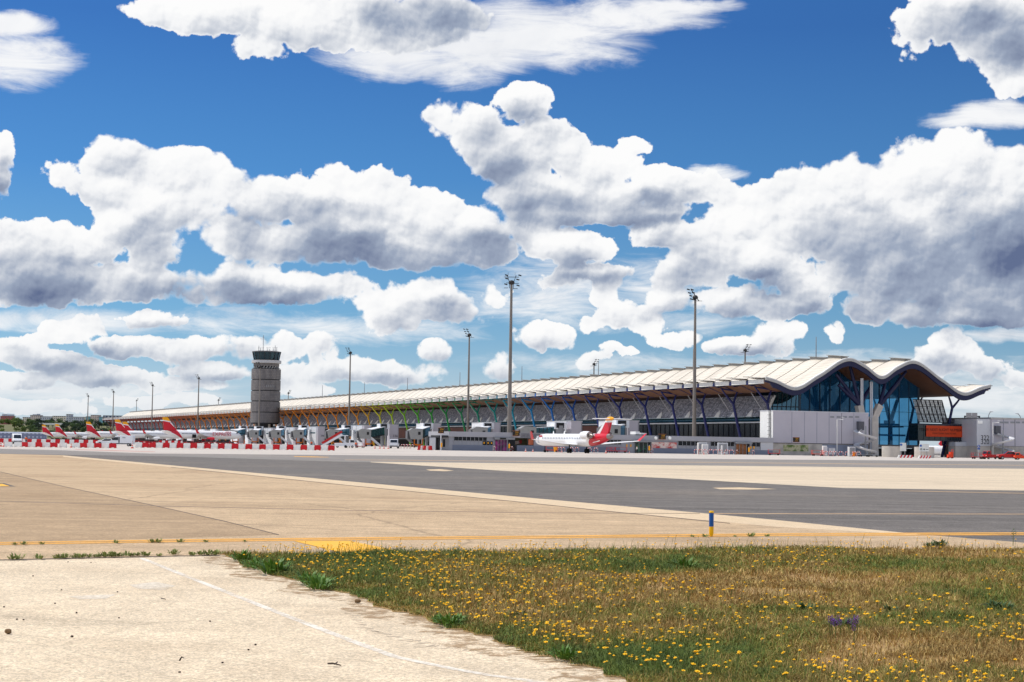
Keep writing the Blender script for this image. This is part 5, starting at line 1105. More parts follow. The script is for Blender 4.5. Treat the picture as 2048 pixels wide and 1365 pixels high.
# red tail fin glimpsed under the bridge
Yp = 640; o = thing('tail_fin_aircraft', 'crimson tail fin of an aircraft glimpsed under the dark footbridge', 'aircraft', GD(1895, Yp), 0); k = Yp/F; zf = lambda py: P(1895, py, Yp).z
mb = MB(); mb.prism([(-18*k, 0, zf(889)), (-12*k, 0, zf(880)), (-12*k, 0, zf(876)), (6*k, 0, zf(876)), (2*k, 0, zf(900)), (-3*k, 0, zf(900))], (0, .4, 0)); mb.build('fin', m_red, o)
mb = MB(); mb.lathe([(.2, 9), (1.6, 4), (1.9, 0), (1.9, -12)], c=(6*k, 0, zf(902)), n=14, axis='x'); mb.build('fuselage', m_acw, o)
mb = MB(); mb.tube([(3, 0, 0), (3, 0, zf(902))], .3, 6); mb.build('landing_gear', m_black, o)
# ------------------------------------------------------------------ barriers, cones, hoops
m_bred = mat('barrier_red', lin(202, 16, 24), .45, .08, .6); m_bwh = mat('barrier_white', lin(232, 230, 224), .5, .12, .9); m_cor = mat('cone_orange', lin(226, 66, 26), .5)
def barrier_mesh(h=.8, L=1.2):
    mb = MB(); w = .24
    prof = [(-w, 0), (w, 0), (w, h*.22), (w*.62, h*.42), (w*.5, h*.9), (w*.38, h), (-w*.38, h), (-w*.5, h*.9), (-w*.62, h*.42), (-w, h*.22)]
    mb.prism([(-L/2+.04, y, z+.08) for y, z in prof], (L-.08, 0, 0))
    for sx in (-1, 1): mb.box((sx*L*.36-.16, -w, 0), (sx*L*.36+.16, w, .08))
    mb.box((-L/2, -.08, h*.25), (-L/2+.04, .08, h*.75)); mb.box((L/2-.04, -.08, h*.3), (L/2, .08, h*.8)); mb.box((-.06, -.06, h+.08), (.06, .06, h+.12))
    return mb
BR = {}
def barrier(px, Y, col, label, rz=0.0, h=.8, group='red and white plastic barriers'):
    key = (col, h); loc = GD(px, Y)
    if key not in BR: o = BR[key] = barrier_mesh(h).build('plastic_barrier', m_bred if col == 'red' else m_bwh, loc=loc, rz=rz)
    else: o = BR[key].copy(); COL.objects.link(o); o.location = loc; o.rotation_euler = (0, 0, rz)
    tag(o, label, 'barrier', group); return o
cnt = {}
def nth(k): cnt[k] = cnt.get(k, 0)+1; return ORD[cnt[k]-1]
for px, c in ((17.5, 'white'), (36.5, 'white'), (48.5, 'red'), (63.5, 'white'), (77.5, 'red'), (93, 'white'), (108, 'red'), (126.5, 'white'), (153, 'white'), (167, 'red'), (181, 'white'), (196, 'red'), (211, 'white'), (226, 'red')):
    barrier(px, 257+px*.05, c, '%s %s barrier from the cones, in the front row left of the van' % (nth('A'+c), c), random.uniform(-.06, .06), .68)
for i in range(23):
    c = 'red' if i % 2 == 0 else 'white'; barrier(3+i*9.4, 420, c, '%s %s barrier of the back row, below the farthest tails' % (nth('B'+c), c), random.uniform(-.05, .05), 1.02)
rowc = ['white', 'red', 'red']+['white', 'red']*13
for i, c in enumerate(rowc):
    px = 278+i*13.75; barrier(px, 297, c, '%s %s barrier of the long row starting right of the van' % (nth('C'+c), c), random.uniform(-.04, .04), .86)
for i in range(17):
    c = 'red' if i % 2 == 0 else 'white'; barrier(284+i*6.2, 640, c, '%s %s barrier of the distant row behind the long one' % (nth('D'+c), c), 0, 1.0)
for i in range(5):
    c = ['red', 'white', 'red', 'white', 'red'][i]; barrier(839+i*5.6, 384, c, '%s %s barrier of the short block beside the yellow post' % (nth('E'+c), c), 1.2, .95)
def cone(px, Y, label, h=.75, loc=None):
    o = thing('traffic_cone', label, 'cone', loc or GD(px, Y), 0, 'traffic cones on the apron'); s = h/.75
    mb = MB(); mb.lathe([(.27*s, 0), (.27*s, .05*s)], n=4); mb.build('base', m_cor, o)
    mb = MB(); prof = lambda z: .19*s*(1-z/.8)+.03*s
    zs = [.05, .2, .38, .52, .66, .75]
    for a, c, mi in zip(zs, zs[1:], (0, 1, 0, 1, 0)): mb.lathe([(prof(a), a*s), (prof(c), c*s)], n=12, mi=mi)
    mb.build('cone_body', [m_cor, m_bwh], o); return o
for px, Y, h, lab in ((2, 262, .8, 'orange cone half out of the frame at the left edge'), (8.5, 258, .75, 'orange cone just before the first white barrier'), (477.5, 309, 1.05, 'first of four big striped cones before the long barrier row'), (487.5, 306, 1.05, 'second of four big striped cones before the long barrier row'), (503.5, 306, 1.05, 'third of four big striped cones before the long barrier row'), (512.5, 304, 1.05, 'fourth of four big striped cones before the long barrier row'),
    (143, 266, .7, 'orange cone standing in the gap of the left barrier row'), (265, 270, .8, 'orange cone by the rear wheel of the white van'), (1051.5, 385, .75, 'cone under the grey wall left of the regional jet wingtip'), (1066, 388, .7, 'cone under the nose of the regional jet'), (1212, 372, .75, 'cone below the right wing of the regional jet'), (1124, 385, .6, 'cone beside the main wheels of the regional jet'), (1259, 390, .5, 'small cone left of the green-lit doors'), (750, 440, .9, 'first of four cones in a row before gate tower 336'), (760, 440, .9, 'second of four cones in a row before gate tower 336'), (768, 440, .9, 'third of four cones in a row before gate tower 336'), (777, 440, .9, 'fourth of four cones in a row before gate tower 336'), (1408, 392, .6, 'cone among the red and white hoops left of the amber doors')):
    cone(px, Y, lab, h)
HO = None
def hoop(px, Y, label, wd=1.5):
    global HO
    loc = GD(px, Y)
    if HO is None:
        mb = MB(); P_ = [(-.75, 0, 0), (-.75, 0, .35), (-.75, 0, .7), (-.7, 0, .98), (-.45, 0, 1.1), (0, 0, 1.1), (.45, 0, 1.1), (.7, 0, .98), (.75, 0, .7), (.75, 0, .35), (.75, 0, 0)]
        for i in range(10): mb.tube(P_[i:i+2], .09, 7, mi=i % 2)
        HO = mb.build('hoop_guard', [m_bred, m_bwh], loc=loc); o = HO
    else: o = HO.copy(); COL.objects.link(o); o.location = loc
    o.scale.x = wd/1.5; tag(o, label, 'hoop barrier', 'red and white hoop guards'); return o
for i, px in enumerate((1393, 1401, 1411, 1422, 1431, 1440, 1454, 1463)): hoop(px, 394, '%s red and white hoop guard from the left, before the cabinets by the amber doors' % ORD[i], 1.05)
for i, px in enumerate((1645, 1653, 1662, 1670, 1682, 1695, 1709, 1717)): hoop(px, 402, '%s red and white hoop guard from the left, at the foot of the big block' % ORD[i], 1.05)
for i, px in enumerate((1120, 1126, 1144, 1154, 1179, 1192)): hoop(px, 388, '%s red and white hoop guard seen under the regional jet, counted from its nose' % ORD[i], .9)
for i, px in enumerate((806, 812, 818, 824)): hoop(px, 470, '%s red and white hoop guard under the bridge by gate tower 334' % ORD[i], 1.1)
for px, lab in ((989, 'short red and white hoop left of the magenta doors'), (1024, 'short red and white hoop right of the magenta doors'), (1304, 'short hoop right of the green-lit doors'), (1474, 'short hoop before the amber-lit doors'), (1507, 'short hoop right of the amber-lit doors')): hoop(px, 380, lab, .45)
# striped concrete kerbs
def striped_kerb(px0, px1, Y, label):
    a, b_ = GD(px0, Y), GD(px1, Y); L = (b_-a).length; o = thing('striped_kerb', label, 'striped barrier', a, 0)
    mb = MB(); n_ = 8
    for i in range(n_):
        x = L*i/n_; w_ = L/n_; mb.prism([(x, -.3, 0), (x+w_, -.3, 0), (x+w_+.35, -.2, .62), (x+.35, -.2, .62)], (0, .6, 0), mi=i % 2)
    mb.build('kerb_block', [m_bwh, m_bred], o)
striped_kerb(1795, 1823, 372, 'slanting red and white striped kerb before the first round concrete wall'); striped_kerb(1836, 1859, 360, 'red and white striped kerb before the second round concrete wall')
# ------------------------------------------------------------------ vehicles
m_vw = mat('vehicle_white', lin(232, 234, 238), .3, .03); m_glz = mat('vehicle_glass', lin(26, 34, 44), .12, .05, spec=.6); m_vred = mat('vehicle_red', lin(190, 26, 26), .35, .05); m_hl = mat('lamp_clear', lin(230, 230, 225), .2); m_hub = mat('wheel_hub', lin(170, 170, 172), .4, metal=.5); m_tl = mat('tail_lamp_red', lin(170, 16, 16), .3)
PROF = {'van': [(-2.9, .45), (2.75, .4), (2.95, .65), (2.9, 1.05), (2.0, 1.3), (1.25, 2.15), (.9, 2.4), (-2.75, 2.45), (-2.9, 2.2)],
        'pickup': [(-2.6, .5), (2.55, .45), (2.7, .75), (2.6, 1.08), (1.3, 1.2), (.55, 1.78), (-.75, 1.8), (-1.05, 1.2), (-2.6, 1.15)],
        'truck': [(-3.2, .6), (3.1, .5), (3.2, .9), (3.1, 1.6), (2.8, 2.5), (1.3, 2.6), (1.2, 1.5), (-3.2, 1.4)],
        'car': [(-2.1, .4), (2.05, .35), (2.2, .6), (2.1, .85), (1.1, .98), (.35, 1.48), (-1.1, 1.5), (-1.9, 1.0), (-2.15, .9)]}
SIDEW = {'van': [(2.0, 1.35), (1.25, 2.05), (.45, 2.05), (.45, 1.35)], 'pickup': [(1.1, 1.22), (.5, 1.68), (-.7, 1.7), (-.9, 1.22)], 'truck': [(2.9, 1.65), (2.7, 2.35), (1.6, 2.4), (1.6, 1.65)], 'car': [(.95, 1.0), (.3, 1.4), (-1.0, 1.42), (-1.6, 1.02)]}
WS = {'van': ((2.02, 1.32), (1.27, 2.12)), 'pickup': ((1.28, 1.22), (.58, 1.75)), 'truck': ((3.1, 1.65), (2.83, 2.42)), 'car': ((1.08, 1.0), (.38, 1.45))}
def vehicle(name, label, cat, px, Y, rz, kind, paint_, hw=.98, loc=None, s=1.0, beacon=False):
    o = thing(name, label, cat, loc or GD(px, Y), rz); o.scale = (s,)*3
    pf = PROF[kind]; mb = MB(); mb.prism([(x, -hw, z) for x, z in pf], (0, 2*hw, 0)); bd = mb.build('body', paint_, o)
    bv = bd.modifiers.new('b', 'BEVEL'); bv.width = .07; bv.segments = 2
    for sg in (-1, 1):
        mb = MB(); mb.prism([(x, sg*(hw+.005)-.012, z) for x, z in SIDEW[kind]], (0, .024, 0)); mb.build('side_window', m_glz, o)
        mb = MB(); x = SIDEW[kind][2][0]; mb.box((x-.35, sg*(hw+.01)-.015, pf[0][1]+.62), (x-.2, sg*(hw+.01)+.015, pf[0][1]+.68)); mb.build('door_handle', m_black, o)
    (x0, z0), (x1, z1) = WS[kind]; mb = MB(); nx, nz = (z1-z0), -(x1-x0); q = .025/math.hypot(nx, nz)
    mb.prism([(x0+nx*q, -hw*.86, z0+nz*q), (x0+nx*q, hw*.86, z0+nz*q), (x1+nx*q, hw*.8, z1+nz*q), (x1+nx*q, -hw*.8, z1+nz*q)], (.01, 0, .01)); mb.build('windscreen', m_glz, o)
    xf = max(x for x, z in pf); xr = min(x for x, z in pf); zl = pf[2][1]
    for sg in (-1, 1):
        mb = MB(); mb.box((xf-.22, sg*hw*.72-.2, zl+.02), (xf-.02, sg*hw*.72+.2, zl+.24)); mb.build('headlight', m_hl, o)
        mb = MB(); mb.box((xr-.03, sg*hw*.86-.1, .9), (xr+.02, sg*hw*.86+.1, 1.25)); mb.build('tail_light', m_tl, o)
        for wx in ((xf-.95), (xr+.95)):
            mb = MB(); mb.lathe([(.2, -.13), (.36, -.13), (.38, -.08), (.38, .08), (.36, .13), (.2, .13)], c=(wx, sg*(hw-.1), .38), n=16, axis='y'); w_ = mb.build('wheel', m_black, o)
            mb = MB(); mb.lathe([(.02, -.02), (.2, -.02), (.2, .02), (.02, .02)], c=(wx, sg*(hw+.035), .38), n=12, axis='y'); mb.build('hub', m_hub, w_)
    mb = MB(); mb.box((xf-.1, -hw*.95, pf[0][1]-.05), (xf+.06, hw*.95, pf[0][1]+.18)); mb.build('bumper', m_cdark, o)
    if kind == 'van':
        for sg in (-1, 1):
            mb = MB(); mb.box((-2.6, sg*(hw+.012)-.012, .5), (2.3, sg*(hw+.012)+.012, .68)); mb.build('sill_trim', m_cdark, o)
        mb = MB(); mb.box((.1, -hw-.02, .75), (.38, -hw-.004, 2.1)); mb.box((.1, hw+.004, .75), (.38, hw+.02, 2.1)); mb.build('door_opening', m_num, o)
        text('van_lettering', 'MAD', .32, m_num, o, Matrix.Translation((-.9, hw+.02, 1.95)) @ Matrix.Rotation(PI, 4, 'Z') @ RX)
    if beacon: mb = MB(); mb.lathe([(.12, pf[6][1]), (.12, pf[6][1]+.16), (.05, pf[6][1]+.2)], c=(pf[6][0]-.3, 0, 0), n=10); mb.build('beacon', m_orange, o)
    return o
vehicle('delivery_van', 'white panel van with an open side door parked in the barrier gap', 'van', 243, 338, PI-.08, 'van', m_vw, beacon=True, s=.9)
vehicle('pickup_truck', 'small white van seen head-on behind the left barriers', 'van', 34, 370, -PI/2+.35, 'van', m_vw, s=.95)
vehicle('parked_car', 'white car nose showing behind the barriers left of the van', 'car', 212, 372, PI+.2, 'car', m_vw)
vehicle('service_truck', 'white truck facing out at the foot of gate tower 336', 'truck', 789, 470, -PI/2, 'truck', m_vw, 1.15)
vehicle('parked_car', 'white car beside the concrete blocks near gate tower 334', 'car', 874, 440, PI*.95, 'car', m_vw)
vehicle('pickup_truck', 'dark red pickup truck parked before the numbered block', 'pickup', 2019, 368, PI-.06, 'pickup', m_vred)
vehicle('service_truck', 'small red truck with an upright cab left of the red pickup', 'truck', 1984, 372, PI+.5, 'truck', m_vred, .95, s=.72)
vehicle('tow_tractor', 'orange-red tractor cut by the right edge of the frame', 'tractor', 2046, 366, PI, 'truck', m_cor, .95, s=.62)
vehicle('service_truck', 'white lift truck behind the mobile stairs with the red rail', 'truck', 690, 455, .1, 'truck', m_vw, 1.1, s=.9)
# mobile stairs
loc = GD(672, 445); o = thing('mobile_stairs', 'white mobile aircraft stairs with a red rail, right of the long barrier row', 'stairs', loc, .0)
mb = MB(); mb.bar((-3.6, 0, .5), (1.6, 0, 3.6), 1.5, .5)
for q in range(12): mb.box((-3.5+q*.43, -.7, .75+q*.26), (-3.1+q*.43, .7, .85+q*.26))
mb.build('stair_flight', m_vw, o)
for sg in (-1, 1): mb = MB(); mb.bar((-3.7, sg*.8, 1.2), (1.5, sg*.8, 4.4), .12, .5); mb.build('red_rail', m_vred, o)
mb = MB(); mb.box((-2.2, -.9, .45), (3.4, .9, .8)); mb.build('chassis', m_vw, o)
mb = MB(); mb.box((1.5, -.8, 3.2), (3.2, .8, 3.4)); mb.bar((2.4, -.6, .8), (2.4, -.6, 3.2), .2); mb.bar((2.4, .6, .8), (2.4, .6, 3.2), .2); mb.build('platform', m_vw, o)
for x in (-1.6, 2.7):
    for sg in (-1, 1): mb = MB(); mb.lathe([(.38, -.13), (.38, .13)], c=(x, sg*.8, .38), n=14, axis='y'); mb.build('wheel', m_black, o)
# carts and ground equipment
CA = {}
def cart(label, px, Y, rz, col='red', load=None):
    m = {'red': m_vred, 'grey': m_mgrey, 'white': m_vw, 'orange': m_cor}[col]
    o = thing('baggage_cart', label, 'cart', GD(px, Y), rz, 'ground carts around the gates')
    mb = MB(); mb.box((-1.4, -.7, .42), (1.4, .7, .55)); mb.build('bed', m, o)
    mb = MB()
    for x in (-1.35, 1.35):
        for y in (-.65, .65): mb.bar((x, y, .55), (x, y, 1.35), .07)
        mb.bar((x, -.65, 1.35), (x, .65, 1.35), .07); mb.bar((x, -.65, .95), (x, .65, .95), .07)
    for y in (-.65, .65): mb.bar((-1.35, y, 1.35), (1.35, y, 1.35), .05)
    mb.build('end_frame', m, o)
    for x in (-1, 1):
        for y in (-.6, .6): mb = MB(); mb.lathe([(.2, -.08), (.2, .08)], c=(x, y, .2), n=10, axis='y'); mb.build('wheel', m_black, o)
    mb = MB(); mb.bar((1.4, 0, .4), (2.3, 0, .3), .08); mb.build('tow_bar', m_cdark, o)
    return o
for i, (px, Y, rz, c, lab) in enumerate(((468, 520, .1, 'red', 'red cart under the nose of the EXPRESS airliner'), (481, 530, .3, 'red', 'red cart just right of the EXPRESS airliner nose'), (553, 500, -.1, 'red', 'red cart under the first bridge right of the tower'), (584, 500, .2, 'red', 'red cart under the second bridge right of the tower'), (706, 470, .1, 'red', 'red cart at the foot of the white mobile stairs'), (720, 480, .5, 'red', 'second red cart right of the white mobile stairs'), (1222, 395, 1.2, 'red', 'red frame cart against the wall left of the green-lit doors'), (1242, 396, .1, 'red', 'wide red cart against the wall nearer the green-lit doors'), (1548, 400, .0, 'red', 'red cart at the left corner of the big block'), (1635, 404, .1, 'orange', 'flat orange cart left of the hoops by the big block'), (1956, 372, .1, 'red', 'dark red trailer at the corner of the numbered block'), (1968, 376, 1.0, 'red', 'red trailer between the corner trailer and the red truck'), (1104, 384, 0, 'orange', 'low orange tow cart under the regional jet'), (1728, 398, .2, 'grey', 'grey equipment cart under the spiral chute'), (1745, 396, -.1, 'grey', 'second grey equipment cart at the foot of the forked pillar'))):
    cart(lab, px, Y, rz, c)
random.seed(11)
FILL = [('dark red cart parked beneath the wings of the airliners, %s from the van' % ORD[i], 276+i*17.5) for i in range(9)]
for lab, px in FILL: cart(lab, px, 720+random.uniform(-20, 30), random.uniform(-.4, .4), 'red')
DOL = None
random.seed(23)
for i in range(34):
    px = 105+i*10.8+random.uniform(-4, 4); Y = random.uniform(560, 700)
    if DOL is None:
        DOL = thing('equipment_dolly', 'loaded baggage dolly in the clutter of ground equipment beneath the parked airliners', 'dolly', GD(px, Y), .2, 'equipment dollies beneath the airliners')
        mb = MB(); mb.box((-1.5, -.75, .4), (1.5, .75, .55)); mb.build('bed', m_vred, DOL)
        mb = MB(); mb.box((-1.3, -.65, .56), (-.1, .65, 1.3)); mb.box((.05, -.6, .56), (1.3, .6, 1.0)); mb.build('load', mat('dark_load', lin(66, 52, 52), .8, .4, .8), DOL)
        for x in (-1, 1): mb = MB(); mb.lathe([(.2, -.7), (.2, .7)], c=(x, 0, .2), n=10, axis='y'); mb.build('wheel_pair', m_black, DOL)
        mb = MB(); mb.bar((1.5, 0, .4), (2.4, 0, .3), .08); mb.build('tow_bar', m_cdark, DOL)
    else: dup(DOL, GD(px, Y), random.uniform(-.5, .5)).scale = (random.uniform(.8, 1.3), 1, random.uniform(.8, 1.5))
def cabinet(label, px, w_px, py_top, Y, m=m_lgrey, name='equipment_cabinet', cat='cabinet'):
    b_ = GD(px, Y); H = P(px, py_top, Y).z; w_ = w_px*Y/F; o = thing(name, label, cat, b_, 0)
    mb = MB(); mb.box((-w_/2, 0, .1), (w_/2, 1.4, H)); bd = mb.build('casing', m, o); bv = bd.modifiers.new('b', 'BEVEL'); bv.width = .06; bv.segments = 2
    mb = MB(); mb.box((-w_*.4, -.02, H*.2), (-w_*.02, 0, H*.9)); mb.box((w_*.02, -.02, H*.2), (w_*.4, 0, H*.9)); mb.build('door', m_mgrey if m is m_lgrey else m_lgrey, o)
    mb = MB(); mb.box((-w_*.45, .1, 0), (w_*.45, 1.3, .1)); mb.build('plinth', m_conc, o); return o
cabinet('grey cabinet behind the hoops, farthest from the amber doors', 1405, 18, 885.5, 399); cabinet('small white cabinet behind the hoops with a round handle', 1410.5, 12, 889, 396.5, m_white); cabinet('grey cabinet behind the hoops closest to the amber doors', 1446, 20, 886, 399)
cabinet('pale cabinet at the foot of the big block left of its lamp post', 1650, 8, 892, 404, m_white); cabinet('blue-grey equipment unit under the lamp post of the big block', 1664, 16, 895, 406, m_bluegrey); cabinet('grey equipment unit behind the hoops under the spiral chute', 1704, 14, 894, 406)
def tank(label, px, r, py_top, Y):
    b_ = GD(px, Y); H = P(px, py_top, Y).z; o = thing('white_cylinder', label, 'tank', b_, 0); mb = MB(); mb.lathe([(r, 0), (r, H-r*.6), (r*.7, H-.1), (.1, H)], n=14); mb.build('vessel', m_white, o); mb = MB(); mb.lathe([(r*.3, H-.02), (r*.3, H+.15)], n=8); mb.build('valve', m_mgrey, o)
tank('slim white cylinder beside the left grey cabinet behind the hoops', 1396, .22, 886, 397); tank('white cylinder standing among the hoops nearer the amber doors', 1443.5, .2, 891, 395); tank('white cylinder among the hoops of the big block', 1698, .22, 895, 400)
def bin_(label, px, Y, m, h=1.2):
    o = thing('waste_bin', label, 'bin', GD(px, Y), 0); mb = MB(); mb.lathe([(.34, .08), (.45, h-.12)], n=4); mb.build('bin_body', m, o); mb = MB(); mb.lathe([(.5, h-.12), (.5, h)], n=4); mb.build('lid', m, o)
    for sg in (-1, 1): mb = MB(); mb.lathe([(.1, -.04), (.1, .04)], c=(sg*.25, .2, .1), n=8, axis='x'); mb.build('wheel', m_black, o)
bin_('yellow wheeled bin under the regional jet fuselage', 1111, 386, m_yel); bin_('amber bin among the hoops under the spiral chute', 1708, 404, m_orange)
def yellow_post(label, px, Y): 
    o = thing('yellow_box_post', label, 'post', GD(px, Y), 0); mb = MB(); mb.tube([(0, 0, 0), (0, 0, 2.0)], .06, 6); mb.build('post', m_lgrey, o); mb = MB(); mb.box((-.18, -.16, .75), (.18, .16, 1.75)); mb.build('box', m_yel, o)
yellow_post('yellow box on a pale post beside the grey porch by tower 334', 883, 383); yellow_post('yellow box post just right of the magenta doors', 1018.5, 383); yellow_post('yellow box post just right of the green-lit doors', 1298.5, 391); yellow_post('yellow box post just right of the amber-lit doors', 1498, 398)
# round concrete walls and info boards at the right
def round_wall(label, px0, px1, Y, py_top):
    c0 = GD((px0+px1)/2, Y); r = (px1-px0)/2*Y/F; H = P((px0+px1)/2, py_top, Y).z; o = thing('round_concrete_wall', label, 'wall', c0, 0)
    mb = MB(); mb.lathe([(r, 0), (r, H*.43)], n=40); mb.lathe([(r-.04, H*.43), (r-.04, H*.45)], n=40); mb.lathe([(r, H*.45), (r, H)], n=40); mb.lathe([(r-.4, H), (r-.4, H+.02)], n=40); mb.build('drum', m_conc, o)
round_wall('first round pale concrete wall, right of the forked pillar', 1764, 1801, 398, 893); round_wall('second round pale concrete wall, behind the wider white board', 1829, 1868, 392, 894.5)
def info_board(label, px0, px1, py0, py1, Y, words=True):
    b_ = GD((px0+px1)/2, Y); H0, H1 = P(px0, py1, Y).z, P(px0, py0, Y).z; w_ = (px1-px0)*Y/F; o = thing('info_board', label, 'sign', b_, .0)
    mb = MB(); mb.box((-w_/2, 0, H0), (w_/2, .12, H1)); mb.build('board', mat('board_white', lin(222, 224, 220), .4), o)
    for sg in (-1, 1): mb = MB(); mb.box((sg*w_*.3-.06, .12, 0), (sg*w_*.3+.06, .24, H1-.2)); mb.build('post', m_mgrey, o)
    mb = MB(); mb.lathe([(.26, -.03), (.26, -.005)], c=(-w_*.34, 0, H1-.45), n=20, axis='y'); mb.build('blue_disc', mat('sign_blue', lin(24, 84, 170), .4), o)
    if words:
        mb = MB()
        for x, z, ww in ((-w_*.3, H0+.35, .5), (-w_*.3, H0+.6, .42), (w_*.3, H0+.45, .6)): mb.box((x-ww/2, -.015, z-.06), (x+ww/2, -.005, z+.06))
        mb.prism([(0, -.016, H0+.25), (.22, -.016, H0+.47), (0, -.016, H0+.69), (-.22, -.016, H0+.47)], (0, .01, 0)); mb.build('notice_text', m_num, o)
info_board('narrow white board with a blue disc between the round concrete walls', 1800.5, 1812.5, 886, 902.5, 388, False); info_board('wide white board with a blue disc before the second round wall', 1838.5, 1858, 888, 903, 384)
def round_sign(label, px, py, Y):
    o = thing('blue_direction_sign', label, 'sign', GD(px, Y), 0); H = P(px, py, Y).z; mb = MB(); mb.tube([(0, .05, 0), (0, .05, H)], .05, 6); mb.build('post', m_lgrey, o)
    mb = MB(); mb.lathe([(.32, -.02), (.32, .02)], c=(0, 0, H), n=20, axis='y'); mb.build('blue_disc', MATS['sign_blue'], o); mb = MB(); mb.box((-.3, -.03, H-.75), (.3, .0, H-.42)); mb.build('sign_plate', MATS['sign_blue'], o)
    mb = MB(); mb.prism([(-.05, -.035, H-.2), (.05, -.035, H-.2), (.05, -.035, H), (.14, -.035, H), (0, -.035, H+.2), (-.14, -.035, H), (-.05, -.035, H)], (0, .01, 0)); mb.build('white_arrow', m_white, o)
round_sign('round blue arrow sign before the number wall', 1957.5, 893, 380)
o = thing('steps_trolley', 'orange step trolley beside the dark footbridge leg', 'trolley', GD(1900, 384), .2)
mb = MB(); mb.box((-.7, -.4, .15), (.7, .4, .3)); mb.box((-.6, -.4, .3), (.6, .4, .9)); mb.box((-.1, -.4, .9), (.6, .4, 1.5)); mb.build('steps', m_cor, o); mb = MB(); mb.bar((.6, -.4, .3), (.6, -.4, 2.0), .08); mb.bar((.6, .4, .3), (.6, .4, 2.0), .08); mb.bar((.6, -.4, 2), (.6, .4, 2), .08); mb.build('rail', m_cor, o)
for sx in (-.5, .5): mb = MB(); mb.lathe([(.15, -.45), (.15, .45)], c=(sx, 0, .15), n=10, axis='y'); mb.build('wheel', m_black, o)
# ------------------------------------------------------------------ people
m_skin = mat('skin', lin(190, 140, 112), .6); m_hiv = mat('orange_workwear', lin(236, 96, 24), .7); m_trou = mat('dark_trousers', lin(40, 44, 58), .8); m_hair = mat('dark_hair', lin(36, 28, 24), .7)
def person(label, px, Y, rz, top=m_hiv, step=.12):
    o = thing('person', label, 'person', GD(px, Y), rz)
    def skin(name, verts, edges, rad, m):
        me = bpy.data.meshes.new(name); me.from_pydata(verts, edges, []); ob = bpy.data.objects.new(name, me); COL.objects.link(ob); ob.parent = o; me.materials.append(m)
        md = ob.modifiers.new('s', 'SKIN'); 
        for v_, r_ in zip(me.skin_vertices[0].data, rad): v_.radius = (r_, r_)
        me.skin_vertices[0].data[0].use_root = True; sb = ob.modifiers.new('u', 'SUBSURF'); sb.levels = 1; sb.render_levels = 2; md.use_smooth_shade = True; return ob
    V = [(0, 0, .95), (0, 0, 1.2), (0, 0, 1.42), (0, 0, 1.52), (.02, 0, 1.6), (.02, 0, 1.74), (0, .1, .9), (step, .11, .5), (step*.6, .11, .08), (step*.6+.16, .11, .04), (0, -.1, .9), (-step*.3, -.11, .5), (-step*1.2, -.11, .08), (-step*1.2+.16, -.11, .04), (0, .2, 1.4), (-.03, .27, 1.12), (.08, .27, .88), (.13, .26, .78), (0, -.2, 1.4), (.05, -.27, 1.12), (.16, -.26, .9), (.2, -.25, .8)]
    E = [(0,1),(1,2),(2,3),(3,4),(4,5),(0,6),(6,7),(7,8),(8,9),(0,10),(10,11),(11,12),(12,13),(2,14),(14,15),(15,16),(16,17),(2,18),(18,19),(19,20),(20,21)]
    Rr = [.15, .15, .16, .06, .09, .1, .09, .065, .045, .04, .09, .065, .045, .04, .075, .05, .035, .04, .075, .05, .035, .04]
    skin('body', V, E, Rr, m_skin)
    skin('jacket', [(0, 0, .96), (0, 0, 1.2), (0, 0, 1.43), (0, .2, 1.4), (-.03, .27, 1.12), (.06, .27, .93), (0, -.2, 1.4), (.05, -.27, 1.12), (.14, -.265, .94)], [(0,1),(1,2),(2,3),(3,4),(4,5),(2,6),(6,7),(7,8)], [.17, .17, .175, .09, .065, .05, .09, .065, .05], top)
    skin('trousers', [(0, 0, .97), (0, .1, .9), (step, .11, .5), (step*.6, .11, .12), (0, -.1, .9), (-step*.3, -.11, .5), (-step*1.2, -.11, .12)], [(0,1),(1,2),(2,3),(0,4),(4,5),(5,6)], [.165, .105, .078, .06, .105, .078, .06], m_trou)
    mb = MB(); mb.lathe([(.11, 1.68), (.12, 1.74), (.1, 1.82), (.03, 1.86)], c=(-.01, 0, 0), n=12); mb.build('hair', m_hair, o)
    mb = MB(); mb.box((.1, -.045, 1.70), (.125, -.02, 1.72)); mb.box((.1, .02, 1.70), (.125, .045, 1.72)); mb.box((.11, -.012, 1.655), (.14, .012, 1.69)); mb.build('face_features', m_hair, o)
    return o
person('person in orange workwear standing behind the left barriers', 52.5, 385, -1.4)
person('person in orange workwear under the second bridge right of the tower', 623, 480, -1.2); person('person in orange workwear beneath the bridge by the mobile stairs', 712, 440, -2.0)
person('person in a white top walking left of the green-lit doors', 1274, 374, 2.6, m_bwh, .2)
